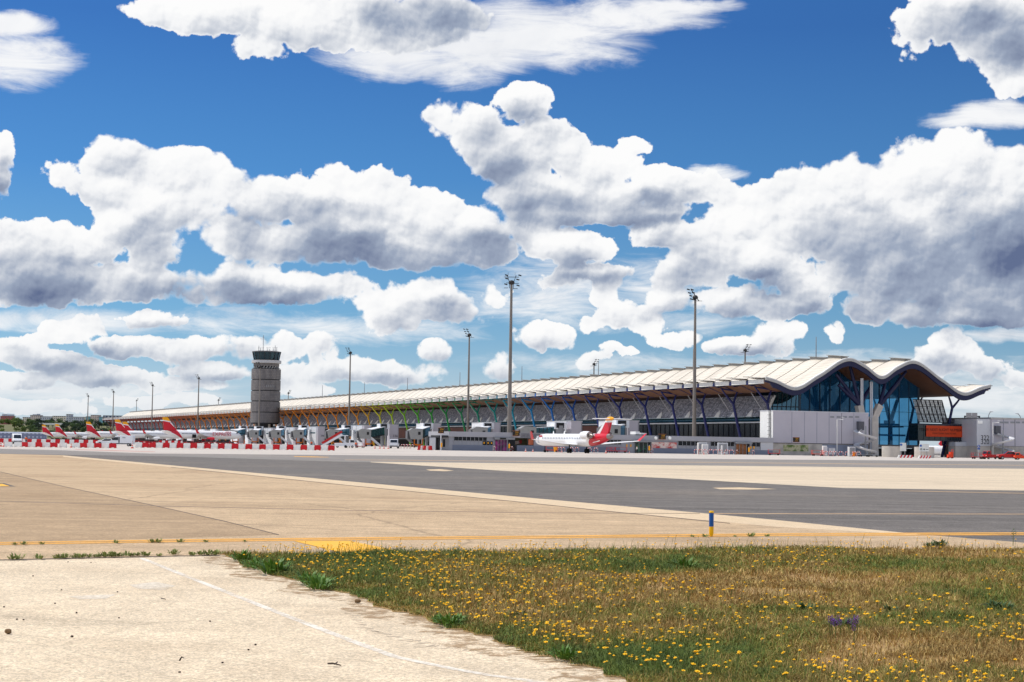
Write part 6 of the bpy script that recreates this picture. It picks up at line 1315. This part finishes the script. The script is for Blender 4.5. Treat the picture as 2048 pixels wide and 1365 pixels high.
# ------------------------------------------------------------------ far city, hill, trees
def hill_z(x, y): 
    t = min(1, max(0, (y-1750)/1000)); t = t*t*(3-2*t); k = min(1, max(0, (-x-100)/500)); return 22*t*k+max(0, (y-2700))*.006*k
mb = MB(); nx_, ny_ = 40, 40; q = []
for i in range(nx_):
    for j in range(ny_):
        x, y = -3000+i*3100/(nx_-1), 1700+j*2600/(ny_-1); q.append((x, y, hill_z(x, y)-.02))
mb.grid(q, nx_, ny_); struct('hill', mb, ground_mat('hill_scrub', lin(120, 112, 80), lin(96, 100, 66), lin(86, 92, 60), .1, sscale=.01), recalc=False)
def wallmat(name, c, wc, fl=3.1, bay=3.4):
    m, n, b = newmat(name); tcn = n.node('ShaderNodeTexCoord'); x, y, z = n.sep(tcn.outputs['Object'])
    fx = n.m('FRACT', n.m('DIVIDE', n.m('ADD', x, n.m('MULTIPLY', y, .7)), bay)); fz = n.m('FRACT', n.m('DIVIDE', z, fl))
    f = n.m('MULTIPLY', n.m('MULTIPLY', n.m('GREATER_THAN', fx, .3), n.m('LESS_THAN', fx, .8)), n.m('MULTIPLY', n.m('GREATER_THAN', fz, .3), n.m('LESS_THAN', fz, .78)))
    n.put(b.inputs['Base Color'], n.mix(f, lin(*c), lin(*wc))); b.inputs['Roughness'].default_value = .8; return m
YC = 2750
wm = {'brick': wallmat('brick_facade', (186, 104, 96), (110, 100, 110)), 'cream': wallmat('cream_facade', (240, 226, 204), (130, 130, 140)), 'grey': wallmat('grey_facade', (206, 206, 212), (110, 116, 132)), 'pink': wallmat('pinkish_facade', (226, 206, 194), (128, 126, 136)), 'teal': wallmat('teal_facade', (136, 186, 196), (80, 120, 136)), 'dark': wallmat('dark_blue_facade', (84, 96, 122), (200, 206, 214), 4, 6)}
m_rf = mat('roof_grey', lin(140, 138, 140), .8)
CITY = [(0, 24, 833, 'brick', 'red brick apartment block at the left edge with two grey rooftop blocks', [(3, 10, 828.5), (13, 24, 829)]), (31, 45, 840.5, 'brick', 'low reddish house block right of the red brick apartments', []), (45, 60, 835.5, 'cream', 'low cream apartment block left of the stepped tower', []), (60, 80, 831.5, 'pink', 'stepped apartment tower with two raised roof blocks', [(64, 70, 829), (72, 76, 828)]), (81, 104, 834, 'grey', 'grey apartment block right of the stepped tower', []), (105, 132, 833.2, 'cream', 'long cream apartment block above the white canopy', []), (132, 141, 829.6, 'grey', 'slim grey tower above the second tail', []), (142, 167, 834.8, 'grey', 'wide grey apartment block left of the farthest light mast', []), (168, 171.5, 835, 'cream', 'narrow cream stair tower by the farthest light mast', []), (172, 180, 834, 'teal', 'teal glass block directly behind the farthest light mast', []), (181, 197, 831.2, 'pink', 'rounded grey-brown block right of the farthest light mast', []), (197.5, 209, 834.5, 'teal', 'teal glass block beside the far tip of the terminal', []), (206, 248, 832.3, 'dark', 'dark blue office slab with white specks over the terminal tip', [])]
for x0, x1, yt, k, lab, tops in CITY:
    xc = (x0+x1)/2; p = P(xc, 846, YC); x = p.x; zb_ = hill_z(x, YC)-3; H = P(xc, yt, YC).z-zb_; w_ = (x1-x0)*YC/F
    o = thing('apartment_block', lab, 'building', (x, YC, zb_), 0, 'far city blocks beyond the airfield')
    mb = MB(); mb.box((-w_/2, 0, 0), (w_/2, 16, H)); mb.build('wall', wm[k], o)
    mb = MB(); mb.box((-w_/2-.3, -.3, H), (w_/2+.3, 16.3, H+.7)); mb.build('roof', m_rf, o)
    for a, c, t in tops:
        mb = MB(); mb.box(((a-xc)*YC/F, 2, H+.7), ((c-xc)*YC/F, 12, P(xc, t, YC).z-zb_)); mb.build('roof_block', wm['grey'], o)
for x0, x1, lab in ((76, 105, 'longer flat white canopy roof before the cream apartments'), (109.5, 122, 'shorter flat white canopy roof right of the longer one')):
    Y = 2350; a, c = P(x0, 848, Y), P(x1, 848, Y); zt_, zb_ = P(x0, 846.3, Y).z, P(x0, 849.8, Y).z; o = thing('canopy_roof', lab, 'canopy', ((a.x+c.x)/2, Y, hill_z(a.x, Y)), 0); h0 = o.location.z; w_ = c.x-a.x
    mb = MB(); mb.box((-w_/2, 0, zb_-h0), (w_/2, 14, zt_-h0)); mb.build('roof_slab', m_white, o)
    for t in (-.45, 0, .45): mb = MB(); mb.box((w_*t-.3, 5, -1), (w_*t+.3, 5.6, zb_-h0)); mb.build('post', m_mgrey, o)
Ysh = 1560; a, c = GD(-40, Ysh), GD(83, Ysh); zt_ = P(40, 866.5, Ysh).z
o = thing('long_shed', 'long blue-grey shed with small windows left of the farthest airliner', 'shed', ((a.x+c.x)/2, Ysh, 0), 0); w_ = c.x-a.x
mb = MB(); mb.box((-w_/2, 0, 0), (w_/2, 18, zt_)); mb.build('wall', wallmat('shed_wall', (116, 124, 150), (170, 178, 196), 3.4, 3.8), o); mb = MB(); mb.prism([(-w_/2-.3, -.4, zt_), (-w_/2-.3, 18.4, zt_), (-w_/2-.3, 9, zt_+1.0)], (w_+.6, 0, 0)); mb.build('roof', mat('shed_roof', lin(150, 156, 172), .6), o)
# trees
m_lf = [mat('leaf_green_a', lin(66, 88, 44), .8, .35, .35), mat('leaf_green_b', lin(98, 116, 52), .8, .3, .35), mat('leaf_green_c', lin(44, 62, 46), .8, .35, .35)]; m_bark = mat('bark', lin(84, 68, 54), .9)
def tree_parts(seed, r, h, m):
    rs = np.random.default_rng(seed); mb = MB()
    cl = [(rs.normal(0, r*.45), rs.normal(0, r*.45), h*.62+rs.normal(0, h*.14), r*rs.uniform(.35, .6)) for _ in range(9)]
    for cx, cy, cz, cr in cl:
        for _ in range(46):
            d_ = rs.normal(0, 1, 3); d_ /= np.linalg.norm(d_); k = cr*rs.uniform(.6, 1.05); p = np.array([cx, cy, cz])+d_*k; a = rs.normal(0, 1, 3); a /= np.linalg.norm(a); b_ = np.cross(a, d_); b_ /= np.linalg.norm(b_)+1e-6; s_ = rs.uniform(.5, 1.0)*r*.17
            mb.face([p+a*s_, p+b_*s_*.8, p-a*s_, p-b_*s_*.8])
    tr = MB(); tr.tube([(0, 0, -1), (0, 0, h*.3), (.2, .1, h*.6)], [.35, .28, .12], 7)
    for k in range(4): t = cl[k]; tr.tube([(0, 0, h*.35), (t[0]*.7, t[1]*.7, t[2])], [.16, .06], 5)
    return mb, tr
PROTO = []
for k in range(5):
    m = m_lf[k % 3]; c_, t_ = tree_parts(50+k, 4.2, 9, m); PROTO.append((c_, t_, m))
LABT = ['mid-green tree in the belt between the airfield and the city', 'yellow-green bushy tree in the belt below the city blocks', 'dark evergreen tree in the belt behind the airliner tails']
first = {}
random.seed(5)
def tree(px, Y, s, k):
    x = GD(px, Y).x; loc = (x, Y, hill_z(x, Y)-.3)
    if k in first: o = dup(first[k], loc, random.random()*6)
    else:
        o = first[k] = thing('far_tree', LABT[k % 3], 'tree', loc, 0, 'trees of the belt below the city: '+['mid green', 'yellow green', 'dark'][k % 3]); c_, t_, m = PROTO[k]; c_.build('crown', m, o, recalc=False); t_.build('trunk', m_bark, o)
    o.scale = (s,)*3
for i in range(60):
    px = random.uniform(-6, 222); Y = random.choice((1800, 1950, 2100, 2300, 2500, 2600))+random.uniform(-60, 60); k = random.choice((0, 1, 3, 4)) if px < 70 else random.choice((0, 2, 2, 3, 1))
    tree(px, Y, random.uniform(.75, 1.35), k)
for i in range(26): tree(random.uniform(60, 216), random.choice((2250, 2400, 2550)), random.uniform(.9, 1.4), random.choice((2, 0, 3, 2)))
for i in range(14): tree(random.uniform(0, 80), 2650, random.uniform(.9, 1.3), random.choice((1, 4, 0)))
mb = MB(); p = P(1936, 848, 900)
mb.face([(P(1900, 851, 900).x, 900, 0), (P(1990, 851, 900).x, 900, 0), (P(1962, 848, 900).x, 900, P(1962, 848, 900).z), (P(1952, 848, 900).x, 905, P(1952, 848, 900).z), (P(1938, 852, 900).x, 905, P(1938, 852, 900).z)])
# ------------------------------------------------------------------ bollard
m_blue = mat('marker_blue', lin(6, 84, 160), .4, .06, 6); m_yp = mat('marker_yellow', lin(246, 190, 6), .4, .05, 6)
bp = G(1422.5, 1073.5, .008); kk = bp.y/F; o = thing('edge_marker', 'blue and yellow cylindrical edge marker standing on the yellow line', 'marker post', bp, 0)
def zpx(py): return P(1422.5, py, bp.y).z-bp.z
r = 4.6*kk
mb = MB(); mb.lathe([(r*.55, 0), (r*.75, zpx(1071)), (r, zpx(1067.5)), (r, zpx(1053.5))], n=28); mb.build('yellow_base', m_yp, o)
mb = MB(); mb.lathe([(r*1.012, zpx(1053.5)), (r*1.012, zpx(1026.2))], n=28); mb.build('blue_sleeve', m_blue, o)
mb = MB(); mb.lathe([(r, zpx(1026.2)), (r*1.06, zpx(1026)), (r*1.06, zpx(1023)), (r*.8, zpx(1022.2)), (.002, zpx(1022))], n=28); mb.build('yellow_cap', m_yp, o)
# ------------------------------------------------------------------ meadow
EDGE = [(440, 1107.5), (470, 1121), (520, 1143), (600, 1166), (700, 1192), (770, 1217), (850, 1240), (930, 1264), (1000, 1285), (1060, 1303), (1130, 1325), (1200, 1345), (1290, 1371), (1400, 1400)]
TOP = [(440, 1107), (520, 1110), (600, 1112), (800, 1111), (1000, 1108), (1200, 1105), (1400, 1103), (1600, 1101), (1890, 1099), (2048, 1102), (2300, 1107)]
_rg = random.Random(4); RAG = []
for (xa_, ya_), (xb_, yb_) in zip(EDGE, EDGE[1:]):
    for q in range(9):
        t = q/9; p = G(xa_+(xb_-xa_)*t, ya_+(yb_-ya_)*t); k_ = _rg.gauss(0, .05)+.05*math.sin(p.x*9)+.04*math.sin(p.y*14); RAG.append(Vector((p.x-k_*.8, p.y-k_*.5, 0)))
poly = [G(x, y) for x, y in TOP]+[Vector((7.5, 7.5, 0)), G(1400, 1400)]+RAG[::-1]
pl = np.array([(p.x, p.y) for p in poly])
def inside(x, y):
    c = np.zeros(len(x), bool); n = len(pl); j = n-1
    for i in range(n):
        xi, yi, xj, yj = pl[i][0], pl[i][1], pl[j][0], pl[j][1]
        c ^= ((yi > y) != (yj > y)) & (x < (xj-xi)*(y-yi)/(yj-yi+1e-12)+xi); j = i
    return c
def edge_dist(x, y):
    best = np.full(len(x), 9e9); E = np.array([(G(a, b_).x, G(a, b_).y) for a, b_ in EDGE])
    for a, b_ in zip(E, E[1:]):
        d_ = b_-a; t = np.clip(((x-a[0])*d_[0]+(y-a[1])*d_[1])/(d_@d_), 0, 1); best = np.minimum(best, np.hypot(x-a[0]-t*d_[0], y-a[1]-t*d_[1]))
    return best
class VN:                                # cheap value noise
    def __init__(s, seed): s.t = np.random.default_rng(seed).random((64, 64))
    def __call__(s, x, y):
        xi, yi = np.floor(x).astype(int), np.floor(y).astype(int); fx, fy = x-xi, y-yi; fx = fx*fx*(3-2*fx); fy = fy*fy*(3-2*fy)
        g = lambda a, b_: s.t[a % 64, b_ % 64]
        return (g(xi, yi)*(1-fx)+g(xi+1, yi)*fx)*(1-fy)+(g(xi, yi+1)*(1-fx)+g(xi+1, yi+1)*fx)*fy
n1, n2, n3 = VN(1), VN(2), VN(3)
mb = MB(); mb.face([(p.x, p.y, .005) for p in poly]); soil = struct('meadow_soil', mb, ground_mat('meadow_earth', lin(192, 158, 110), lin(158, 126, 80), lin(136, 114, 66), .5, sscale=.8), recalc=False)
fm, n_, b_ = newmat('dirt_fringe'); g_ = n_.node('ShaderNodeNewGeometry'); q_ = g_.outputs['Position']
n_.put(b_.inputs['Base Color'], n_.mix(n_.noise(q_, 30, 3, .7), lin(150, 122, 90), lin(186, 158, 122))); b_.inputs['Roughness'].default_value = .95
n_.put(b_.inputs['Alpha'], n_.m('MULTIPLY', n_.step(n_.noise(q_, 4.5, 6, .72), .44, .62), .85))
mb = MB(); off_ = [Vector((p.x-.30-.12*math.sin(p.y*3), p.y-.22, .0036)) for p in RAG]
for a, c, d_, e_ in zip(RAG, RAG[1:], off_[1:], off_): mb.face([(a.x+.1, a.y+.08, .0036), (c.x+.1, c.y+.08, .0036), d_, e_])
struct('dirt_edge', mb, fm, recalc=False)
def scatter(nn, seed, bias=1.0):
    rs = np.random.default_rng(seed); x0, x1, y0, y1 = pl[:, 0].min(), pl[:, 0].max(), 8.0, pl[:, 1].max()
    X, Y = [], []
    while sum(map(len, X)) < nn:
        y = 1/(1/y1+(1/y0-1/y1)*rs.random(nn*2)**bias) if bias else y0+(y1-y0)*rs.random(nn*2)
        x = x0+(x1-x0)*rs.random(nn*2); k = inside(x, y) & (np.abs(x) < y*.325+.9) ; X.append(x[k]); Y.append(y[k])
    return np.concatenate(X)[:nn], np.concatenate(Y)[:nn], rs
def green_field(x, y):
    ed = edge_dist(x, y); g = .20+.55*(n1(x*.55+3, y*.4)-.42)+.35*(n2(x*1.7, y*1.2)-.5)+.14*np.exp(-(ed/.3)**2)
    def patch(px, py, rx, ry, k):
        c = G(px, py); return k*np.exp(-((x-c.x)/rx)**2-((y-c.y)/ry)**2)
    g = g+patch(1330, 1125, 1.5, 2.6, .5)+patch(700, 1125, .9, 2.0, .25)+patch(1650, 1175, 1.2, .9, .25)+patch(1250, 1335, .6, 1.0, .3)
    g = g-patch(1450, 1160, 1.8, 1.0, .62)-patch(1540, 1188, 1.0, .5, .4)-patch(1850, 1310, 1.2, 1.2, .45)-patch(1480, 1185, .9, .5, .5)-patch(1900, 1120, 1.4, 2.5, .3)-patch(1000, 1150, 1.0, 1.5, .12)
    return g
NBL = 580000
x, y, rs = scatter(NBL, 21, 1.0)
gf = green_field(x, y)+.08+.32*(n3(x*4.1, y*3.3)-.5)+.25*(n1(x*9+4, y*7)-.5)+rs.normal(0, .13, NBL)
ed = edge_dist(x, y)
bare = np.clip((.34-gf)*2.2, 0, .9)*(n3(x*1.9, y*1.5)+.4*n2(x*5, y*4)>.62)
keep = rs.random(NBL) > bare; x, y, gf, ed = x[keep], y[keep], gf[keep], ed[keep]; nb_ = len(x)
hgt = (.025+.075*rs.random(nb_)**1.8)*(.6+.8*n2(x*1.3+9, y*1.1))*np.clip(.4+ed*1.0, .4, 1)*(.8+.6*np.clip(gf, 0, 1))
stalk = rs.random(nb_) < np.where(y > 23.5, .03, .010); hgt[stalk] = hgt[stalk]*1.6+.09
wd = (.0016+.0018*rs.random(nb_))*(y/13); wd[stalk] *= .55
a = rs.random(nb_)*2*PI; lean = rs.normal(0, .8, (nb_, 2))*hgt[:, None]; lean[stalk] *= .4
co = np.zeros((nb_, 5, 3), np.float32); dx, dy = np.cos(a)*wd, np.sin(a)*wd
co[:, 0] = np.stack([x-dx, y-dy, np.full(nb_, .012)], 1); co[:, 1] = np.stack([x+dx, y+dy, np.full(nb_, .012)], 1)
co[:, 2] = np.stack([x+lean[:, 0]*.35+dx*.8, y+lean[:, 1]*.35+dy*.8, .016+hgt*.58], 1); co[:, 3] = np.stack([x+lean[:, 0]*.35-dx*.8, y+lean[:, 1]*.35-dy*.8, .016+hgt*.58], 1)
co[:, 4] = np.stack([x+lean[:, 0], y+lean[:, 1], .016+hgt*np.clip(1-.25*np.hypot(lean[:, 0], lean[:, 1])/hgt, .3, 1)], 1)
me = bpy.data.meshes.new('meadow_grass'); me.vertices.add(nb_*5); me.vertices.foreach_set('co', co.ravel())
base = np.arange(nb_, dtype=np.int32)*5
loops = np.stack([base, base+1, base+2, base+3, base+3, base+2, base+4], 1).ravel()
me.loops.add(nb_*7); me.loops.foreach_set('vertex_index', loops.astype(np.int32))
st = np.stack([np.arange(nb_)*7, np.arange(nb_)*7+4], 1).ravel().astype(np.int32); me.polygons.add(nb_*2); me.polygons.foreach_set('loop_start', st)
try: me.polygons.foreach_set('loop_total', np.tile([4, 3], nb_).astype(np.int32))
except Exception: pass
gm = [mat(nm, lin(*c), .8, .34, 5) for nm, c in (('blade_dark_green', (78, 96, 42)), ('blade_green', (104, 122, 50)), ('blade_olive', (140, 130, 58)), ('blade_straw', (192, 164, 100)), ('blade_brown', (132, 110, 58)), ('blade_russet', (150, 116, 66)))]
for m in gm:
    me.materials.append(m)
rr = rs.random(nb_)
mi = np.where(gf > .55, np.where(rr < .45, 0, 1), np.where(gf > .36, np.where(rr < .4, 1, 2), np.where(gf > .2, np.where(rr < .35, 2, np.where(rr < .7, 4, 3)), np.where(rr < .4, 3, np.where(rr < .72, 5, 4)))))
me.polygons.foreach_set('material_index', np.repeat(mi, 2).astype(np.int32)); me.update(calc_edges=True); me.validate()
go = bpy.data.objects.new('meadow_grass', me); COL.objects.link(go); go['kind'] = 'stuff'; tag(go, 'dry and green meadow grass beside the concrete', 'grass')
# yellow flowers
m_petal = mat('yellow_petal', lin(253, 200, 4), .6, .12, 30); m_stem = mat('flower_stem', lin(96, 108, 50), .8)
def flower_mesh(seed):
    r_ = random.Random(seed); mb = MB(); h = r_.uniform(.07, .17); t = Vector((r_.uniform(-.03, .03), r_.uniform(-.03, .03), h)); mb.tube([(0, 0, 0), (t.x*.4, t.y*.4, h*.55), t], .0018, 4, mi=1)
    n_ = 10; R_ = r_.uniform(.010, .021); tl = Vector((r_.uniform(-.35, .1), r_.uniform(-.35, .2), 1)).normalized(); X_ = tl.orthogonal().normalized(); Y_ = tl.cross(X_)
    for i in range(n_):
        a0, a1 = 2*PI*i/n_, 2*PI*(i+.86)/n_; am = (a0+a1)/2
        mb.face([t, t+(X_*math.cos(a0)+Y_*math.sin(a0))*R_*.85+tl*.004, t+(X_*math.cos(am)+Y_*math.sin(am))*R_+tl*.006, t+(X_*math.cos(a1)+Y_*math.sin(a1))*R_*.85+tl*.004])
    vs_ = [t+(X_*math.cos(2*PI*i/8)+Y_*math.sin(2*PI*i/8))*R_*.4+tl*.008 for i in range(8)]; mb._add(vs_+[t+tl*.013], [(i, (i+1) % 8, 8) for i in range(8)]); mb._add(vs_+[t-tl*.004], [((i+1) % 8, i, 8) for i in range(8)])
    return mb
FV = [flower_mesh(s_) for s_ in range(8)]
x, y, rs = scatter(42000, 33, .85)
cl = n1(x*.8+20, y*.45+7)*.7+n3(x*2.2+5, y*1.1)*.5
def fpatch(px, py, rx, ry, k):
    c = G(px, py); return k*np.exp(-((x-c.x)/rx)**2-((y-c.y)/ry)**2)
pr = np.clip((cl-.42)*.55, 0, 1)+fpatch(950, 1125, 1.5, 4.5, .28)+fpatch(1150, 1215, 1.0, 1.8, .16)+fpatch(640, 1110, 1.4, 3, .25)+fpatch(1400, 1290, 1.1, 1.1, .2)+fpatch(1480, 1100, 4, 2.6, .3)+fpatch(1800, 1240, .8, 1.0, .16)
pr -= fpatch(1850, 1320, 1.0, 1.2, .3)+fpatch(1450, 1165, 1.6, .8, .4)+fpatch(1330, 1130, 1.2, 1.6, .15)
k = rs.random(len(x)) < np.clip(pr, 0.008, 1)**1.5*.8; x, y = x[k], y[k]
print('flowers', len(x))
o_ = np.argsort(y); x, y = x[o_], y[o_]
FO = []
for i in range(min(300, len(x))):
    q = i % 8
    if i < 8:
        o = FV[q].build('yellow_flower', [m_petal, m_stem], recalc=False); FO.append(o)
    else: o = FO[q].copy(); COL.objects.link(o)
    o.location = (x[i], y[i], .012); o.rotation_euler = (0, 0, random.random()*.8); s_ = random.uniform(.8, 1.2); o.scale = (s_,)*3
    tag(o, 'small yellow daisy-like flower in the near part of the meadow', 'flower', 'yellow flowers in the meadow')
vv, ff, mm_ = [], [], []; off = 0
for i in range(300, len(x)):
    f = FV[i % 8]; s_ = random.uniform(.8, 1.25)*(1+.012*max(0, y[i]-14)); A_ = np.array([tuple(p) for p in f.v])*s_+np.array([x[i], y[i], .012]); vv.append(A_); ff += [tuple(off+j for j in g) for g in f.f]; mm_ += f.mi; off += len(f.v)
if vv:
    me = bpy.data.meshes.new('far_yellow_flowers'); me.from_pydata(np.concatenate(vv).tolist(), [], ff); me.materials.append(m_petal); me.materials.append(m_stem); me.polygons.foreach_set('material_index', mm_); me.update(); fo = bpy.data.objects.new('yellow_flowers', me); COL.objects.link(fo); fo['kind'] = 'stuff'; tag(fo, 'many more yellow flowers across the rest of the meadow', 'flowers')
# purple flowers
m_pur = mat('purple_petal', lin(96, 24, 136), .6, .2, 30)
PF = None
for i, (px, py) in enumerate(((1675, 1234), (1680, 1246), (1672, 1250), (1662, 1245), (1698, 1240), (1710, 1236), (1707, 1247), (1713, 1247), (1709, 1255), (1666, 1244))):
    base_ = G(px, py+36, .012)
    if PF is None:
        mb = MB(); mb.tube([(0, 0, 0), (.01, 0, .1), (.005, .005, .155)], .003, 5, mi=1)
        rs_ = random.Random(3)
        for q in range(22):
            z = .12+.05*q/22; a_ = q*2.4; rr_ = .012+.006*rs_.random(); p = Vector((.005+rr_*math.cos(a_), .005+rr_*math.sin(a_), z)); d_ = Vector((math.cos(a_), math.sin(a_), .6))*.009; e_ = Vector((-math.sin(a_), math.cos(a_), 0))*.006; mb.face([p-e_, p+d_, p+e_, p-d_*.5])
        PF = mb.build('purple_flower', [m_pur, m_stem], recalc=False); o = PF
    else: o = PF.copy(); COL.objects.link(o)
    o.location = base_; o.rotation_euler = (0, 0, i); s_ = .95+.07*(i % 4); o.scale = (s_,)*3; tag(o, 'deep purple flower spike in the small clump in the meadow', 'flower', 'purple flowers in the meadow')
# leafy weeds
def weed_mesh(seed, n_=34, h=.16, spread=.12, wide=.012):
    r_ = random.Random(seed); mb = MB()
    for i in range(n_):
        a_ = r_.random()*2*PI; el = r_.uniform(.35, 1.3); L = h*r_.uniform(.6, 1.15); b_ = Vector((math.cos(a_), math.sin(a_), 0))*spread*r_.random()**.7*.6; d_ = Vector((math.cos(a_)*math.cos(el), math.sin(a_)*math.cos(el), math.sin(el))); s_ = Vector((-math.sin(a_), math.cos(a_), 0))*wide*r_.uniform(.6, 1.3)
        m1 = b_+d_*L*.5+Vector((0, 0, .01)); tp = b_+d_*L-Vector((0, 0, L*.18)); mb.face([b_-s_*.4, b_+s_*.4, m1+s_, m1-s_]); mb.face([m1-s_, m1+s_, tp])
    return mb
m_wd = [mat('weed_green', lin(84, 120, 36), .6, .25, 20), mat('weed_dark_green', lin(56, 82, 34), .6, .25, 20), mat('weed_olive', lin(128, 136, 70), .7, .25, 20)]
WM = {}
def weed(px, py, s, label, group, k=0):
    if k not in WM:
        o = weed_mesh(70+k, (60, 44, 30)[k], (.16, .15, .11)[k], (.16, .12, .14)[k]).build('weed_tuft', m_wd[k], recalc=False); WM[k] = o
    else: o = WM[k].copy(); COL.objects.link(o)
    o.location = G(px, py, .012); o.rotation_euler = (0, 0, random.random()*6); o.scale = (s,)*3; tag(o, label, 'weed', group)
for px, py, s in ((485, 1122, 1.2), (511, 1137, 1.1), (546, 1147, 1.5), (560, 1146, 1.1), (617, 1166, 1.1), (637, 1178, 1.3), (627, 1170, 1.1), (790, 1153, .9), (900, 1252, .9), (915, 1246, .7), (877, 1246, .6), (1128, 1318, .8), (1370, 1140, 1.3)):
    weed(px, py, s, 'bright green leafy weed tuft at the concrete edge of the meadow', 'bright weed tufts along the meadow edge', 0)
for px, py, s in ((1041, 1240, .8), (1612, 1226, 1.0), (1783, 1230, .9), (1990, 1222, 1.1), (2010, 1226, 1.0), (1690, 1262, 1.2), (1880, 1094, 1.2), (1860, 1096, 1.0)):
    weed(px, py, s, 'dark green broad-leaved weed standing in the dry meadow', 'dark weeds inside the meadow', 1)
random.seed(9)
for px, py, s in [(34, 1119, 1.0), (26, 1119, .7), (78, 1118, .8)]+[(112+i*11+random.uniform(-4, 4), 1117-i*.35, random.uniform(.5, .95)) for i in range(16)]+[(292, 1112, .8), (318, 1112.5, .5), (347, 1109, .9), (385, 1111, .7), (400, 1110, .8), (418, 1110, 1.0), (432, 1110, 1.0), (30, 1090, .5), (47, 1089.5, .6), (84, 1089, .5), (232, 1086.5, .6), (305, 1085, .7), (315, 1085, .8), (360, 1085, .7), (412, 1084.5, .5), (490, 1084, .4), (1385, 1074, .5), (1411, 1074, .7), (1502, 1073.5, .9), (1534, 1073.5, .6), (1470, 1074, .4)]:
    weed(px, py, s, 'low olive weed rooted in a pavement crack near the yellow line', 'weeds in the pavement cracks', 2)
# tall stemmed plant at the right edge
bp = G(2026, 1092, .012); o = thing('tall_plant', 'tall leafy plant silhouetted against the taxiway at the right edge', 'plant', bp, 0); kk = bp.y/F
mb = MB(); mb.tube([(0, 0, 0), (.005, 0, 14*kk), (.01, 0, 28*kk)], [.006, .005, .003], 6); mb.build('stem', m_stem, o)
mb = MB()
for a_, z, L in ((.3, 27, 7), (2.6, 25, 7), (1.2, 31, 6), (4.0, 22, 7), (5.6, 19, 8), (2.9, 17, 6), (.2, 23, 8), (3.4, 28, 5), (3.2, 12, 5), (1.9, 29, 6)):
    d_ = Vector((math.cos(a_), math.sin(a_)*.6, .5)).normalized()*L*kk; s_ = Vector((-d_.y, d_.x, d_.z*.6)).normalized()*L*kk*.22; p = Vector((.008, 0, z*kk)); mb.face([p, p+d_*.5+s_, p+d_, p+d_*.5-s_])
mb.build('leaves', m_wd[1], o, recalc=False)
# stones and twigs on the concrete
m_st = mat('clod_brown', lin(120, 96, 68), .95, .25, 30); m_tw = mat('twig_dark', lin(64, 54, 46), .9)
def stone(px, py, r_, label, m=m_st, group=None, seed=0):
    b = bmesh.new(); bmesh.ops.create_icosphere(b, subdivisions=2, radius=r_); rq = random.Random(seed)
    for v in b.verts: v.co *= 1+rq.uniform(-.18, .18); v.co.z *= .7
    me = bpy.data.meshes.new('stone'); b.to_mesh(me); b.free(); me.materials.append(m); o = bpy.data.objects.new('stone', me); COL.objects.link(o); o.location = G(px, py, .008)+Vector((0, 0, r_*.55)); tag(o, label, 'stone', group)
stone(16, 1267, .028, 'brown clod of earth near the left edge of the concrete', seed=2); stone(715, 1206, .03, 'brown clod beside the meadow edge near the tyre marks', seed=4)
for i, (px, py) in enumerate(((144, 1275), (123, 1181), (66, 1153), (235, 1185), (34, 1240), (47, 1241), (153, 1227), (420, 1244), (238, 1237), (497, 1301), (511, 1291), (359, 1346), (136, 1125), (182, 1126), (445, 1327), (8, 1215), (110, 1208))):
    stone(px, py, .009 if i else .013, 'small dark pebble lying on the pale concrete', m_tw, 'pebbles on the concrete', 20+i)
a_, b_ = G(656, 1327.5, .02), G(682, 1331, .02); mb = MB(); mb.tube([a_, a_.lerp(b_, .4)+Vector((0, 0, .006)), b_], [.006, .007, .004], 6); mb.tube([a_.lerp(b_, .5), a_.lerp(b_, .55)+Vector((.01, .06, .01))], .004, 5); tag(mb.build('twig', m_tw), 'dark broken twig lying on the concrete in front', 'twig')
p_ = G(359, 1322, .02); mb = MB(); mb.tube([p_, p_+Vector((.012, .01, .025)), p_+Vector((.03, 0, .02))], [.007, .006, .003], 6); tag(mb.build('twig', m_tw), 'short upright dark scrap on the near concrete', 'twig')
a_, b_ = G(322, 1197, .02), G(331, 1199, .02); mb = MB(); mb.tube([a_, b_], .005, 5); tag(mb.build('twig', m_tw), 'thin twig by the faded white patch', 'twig')
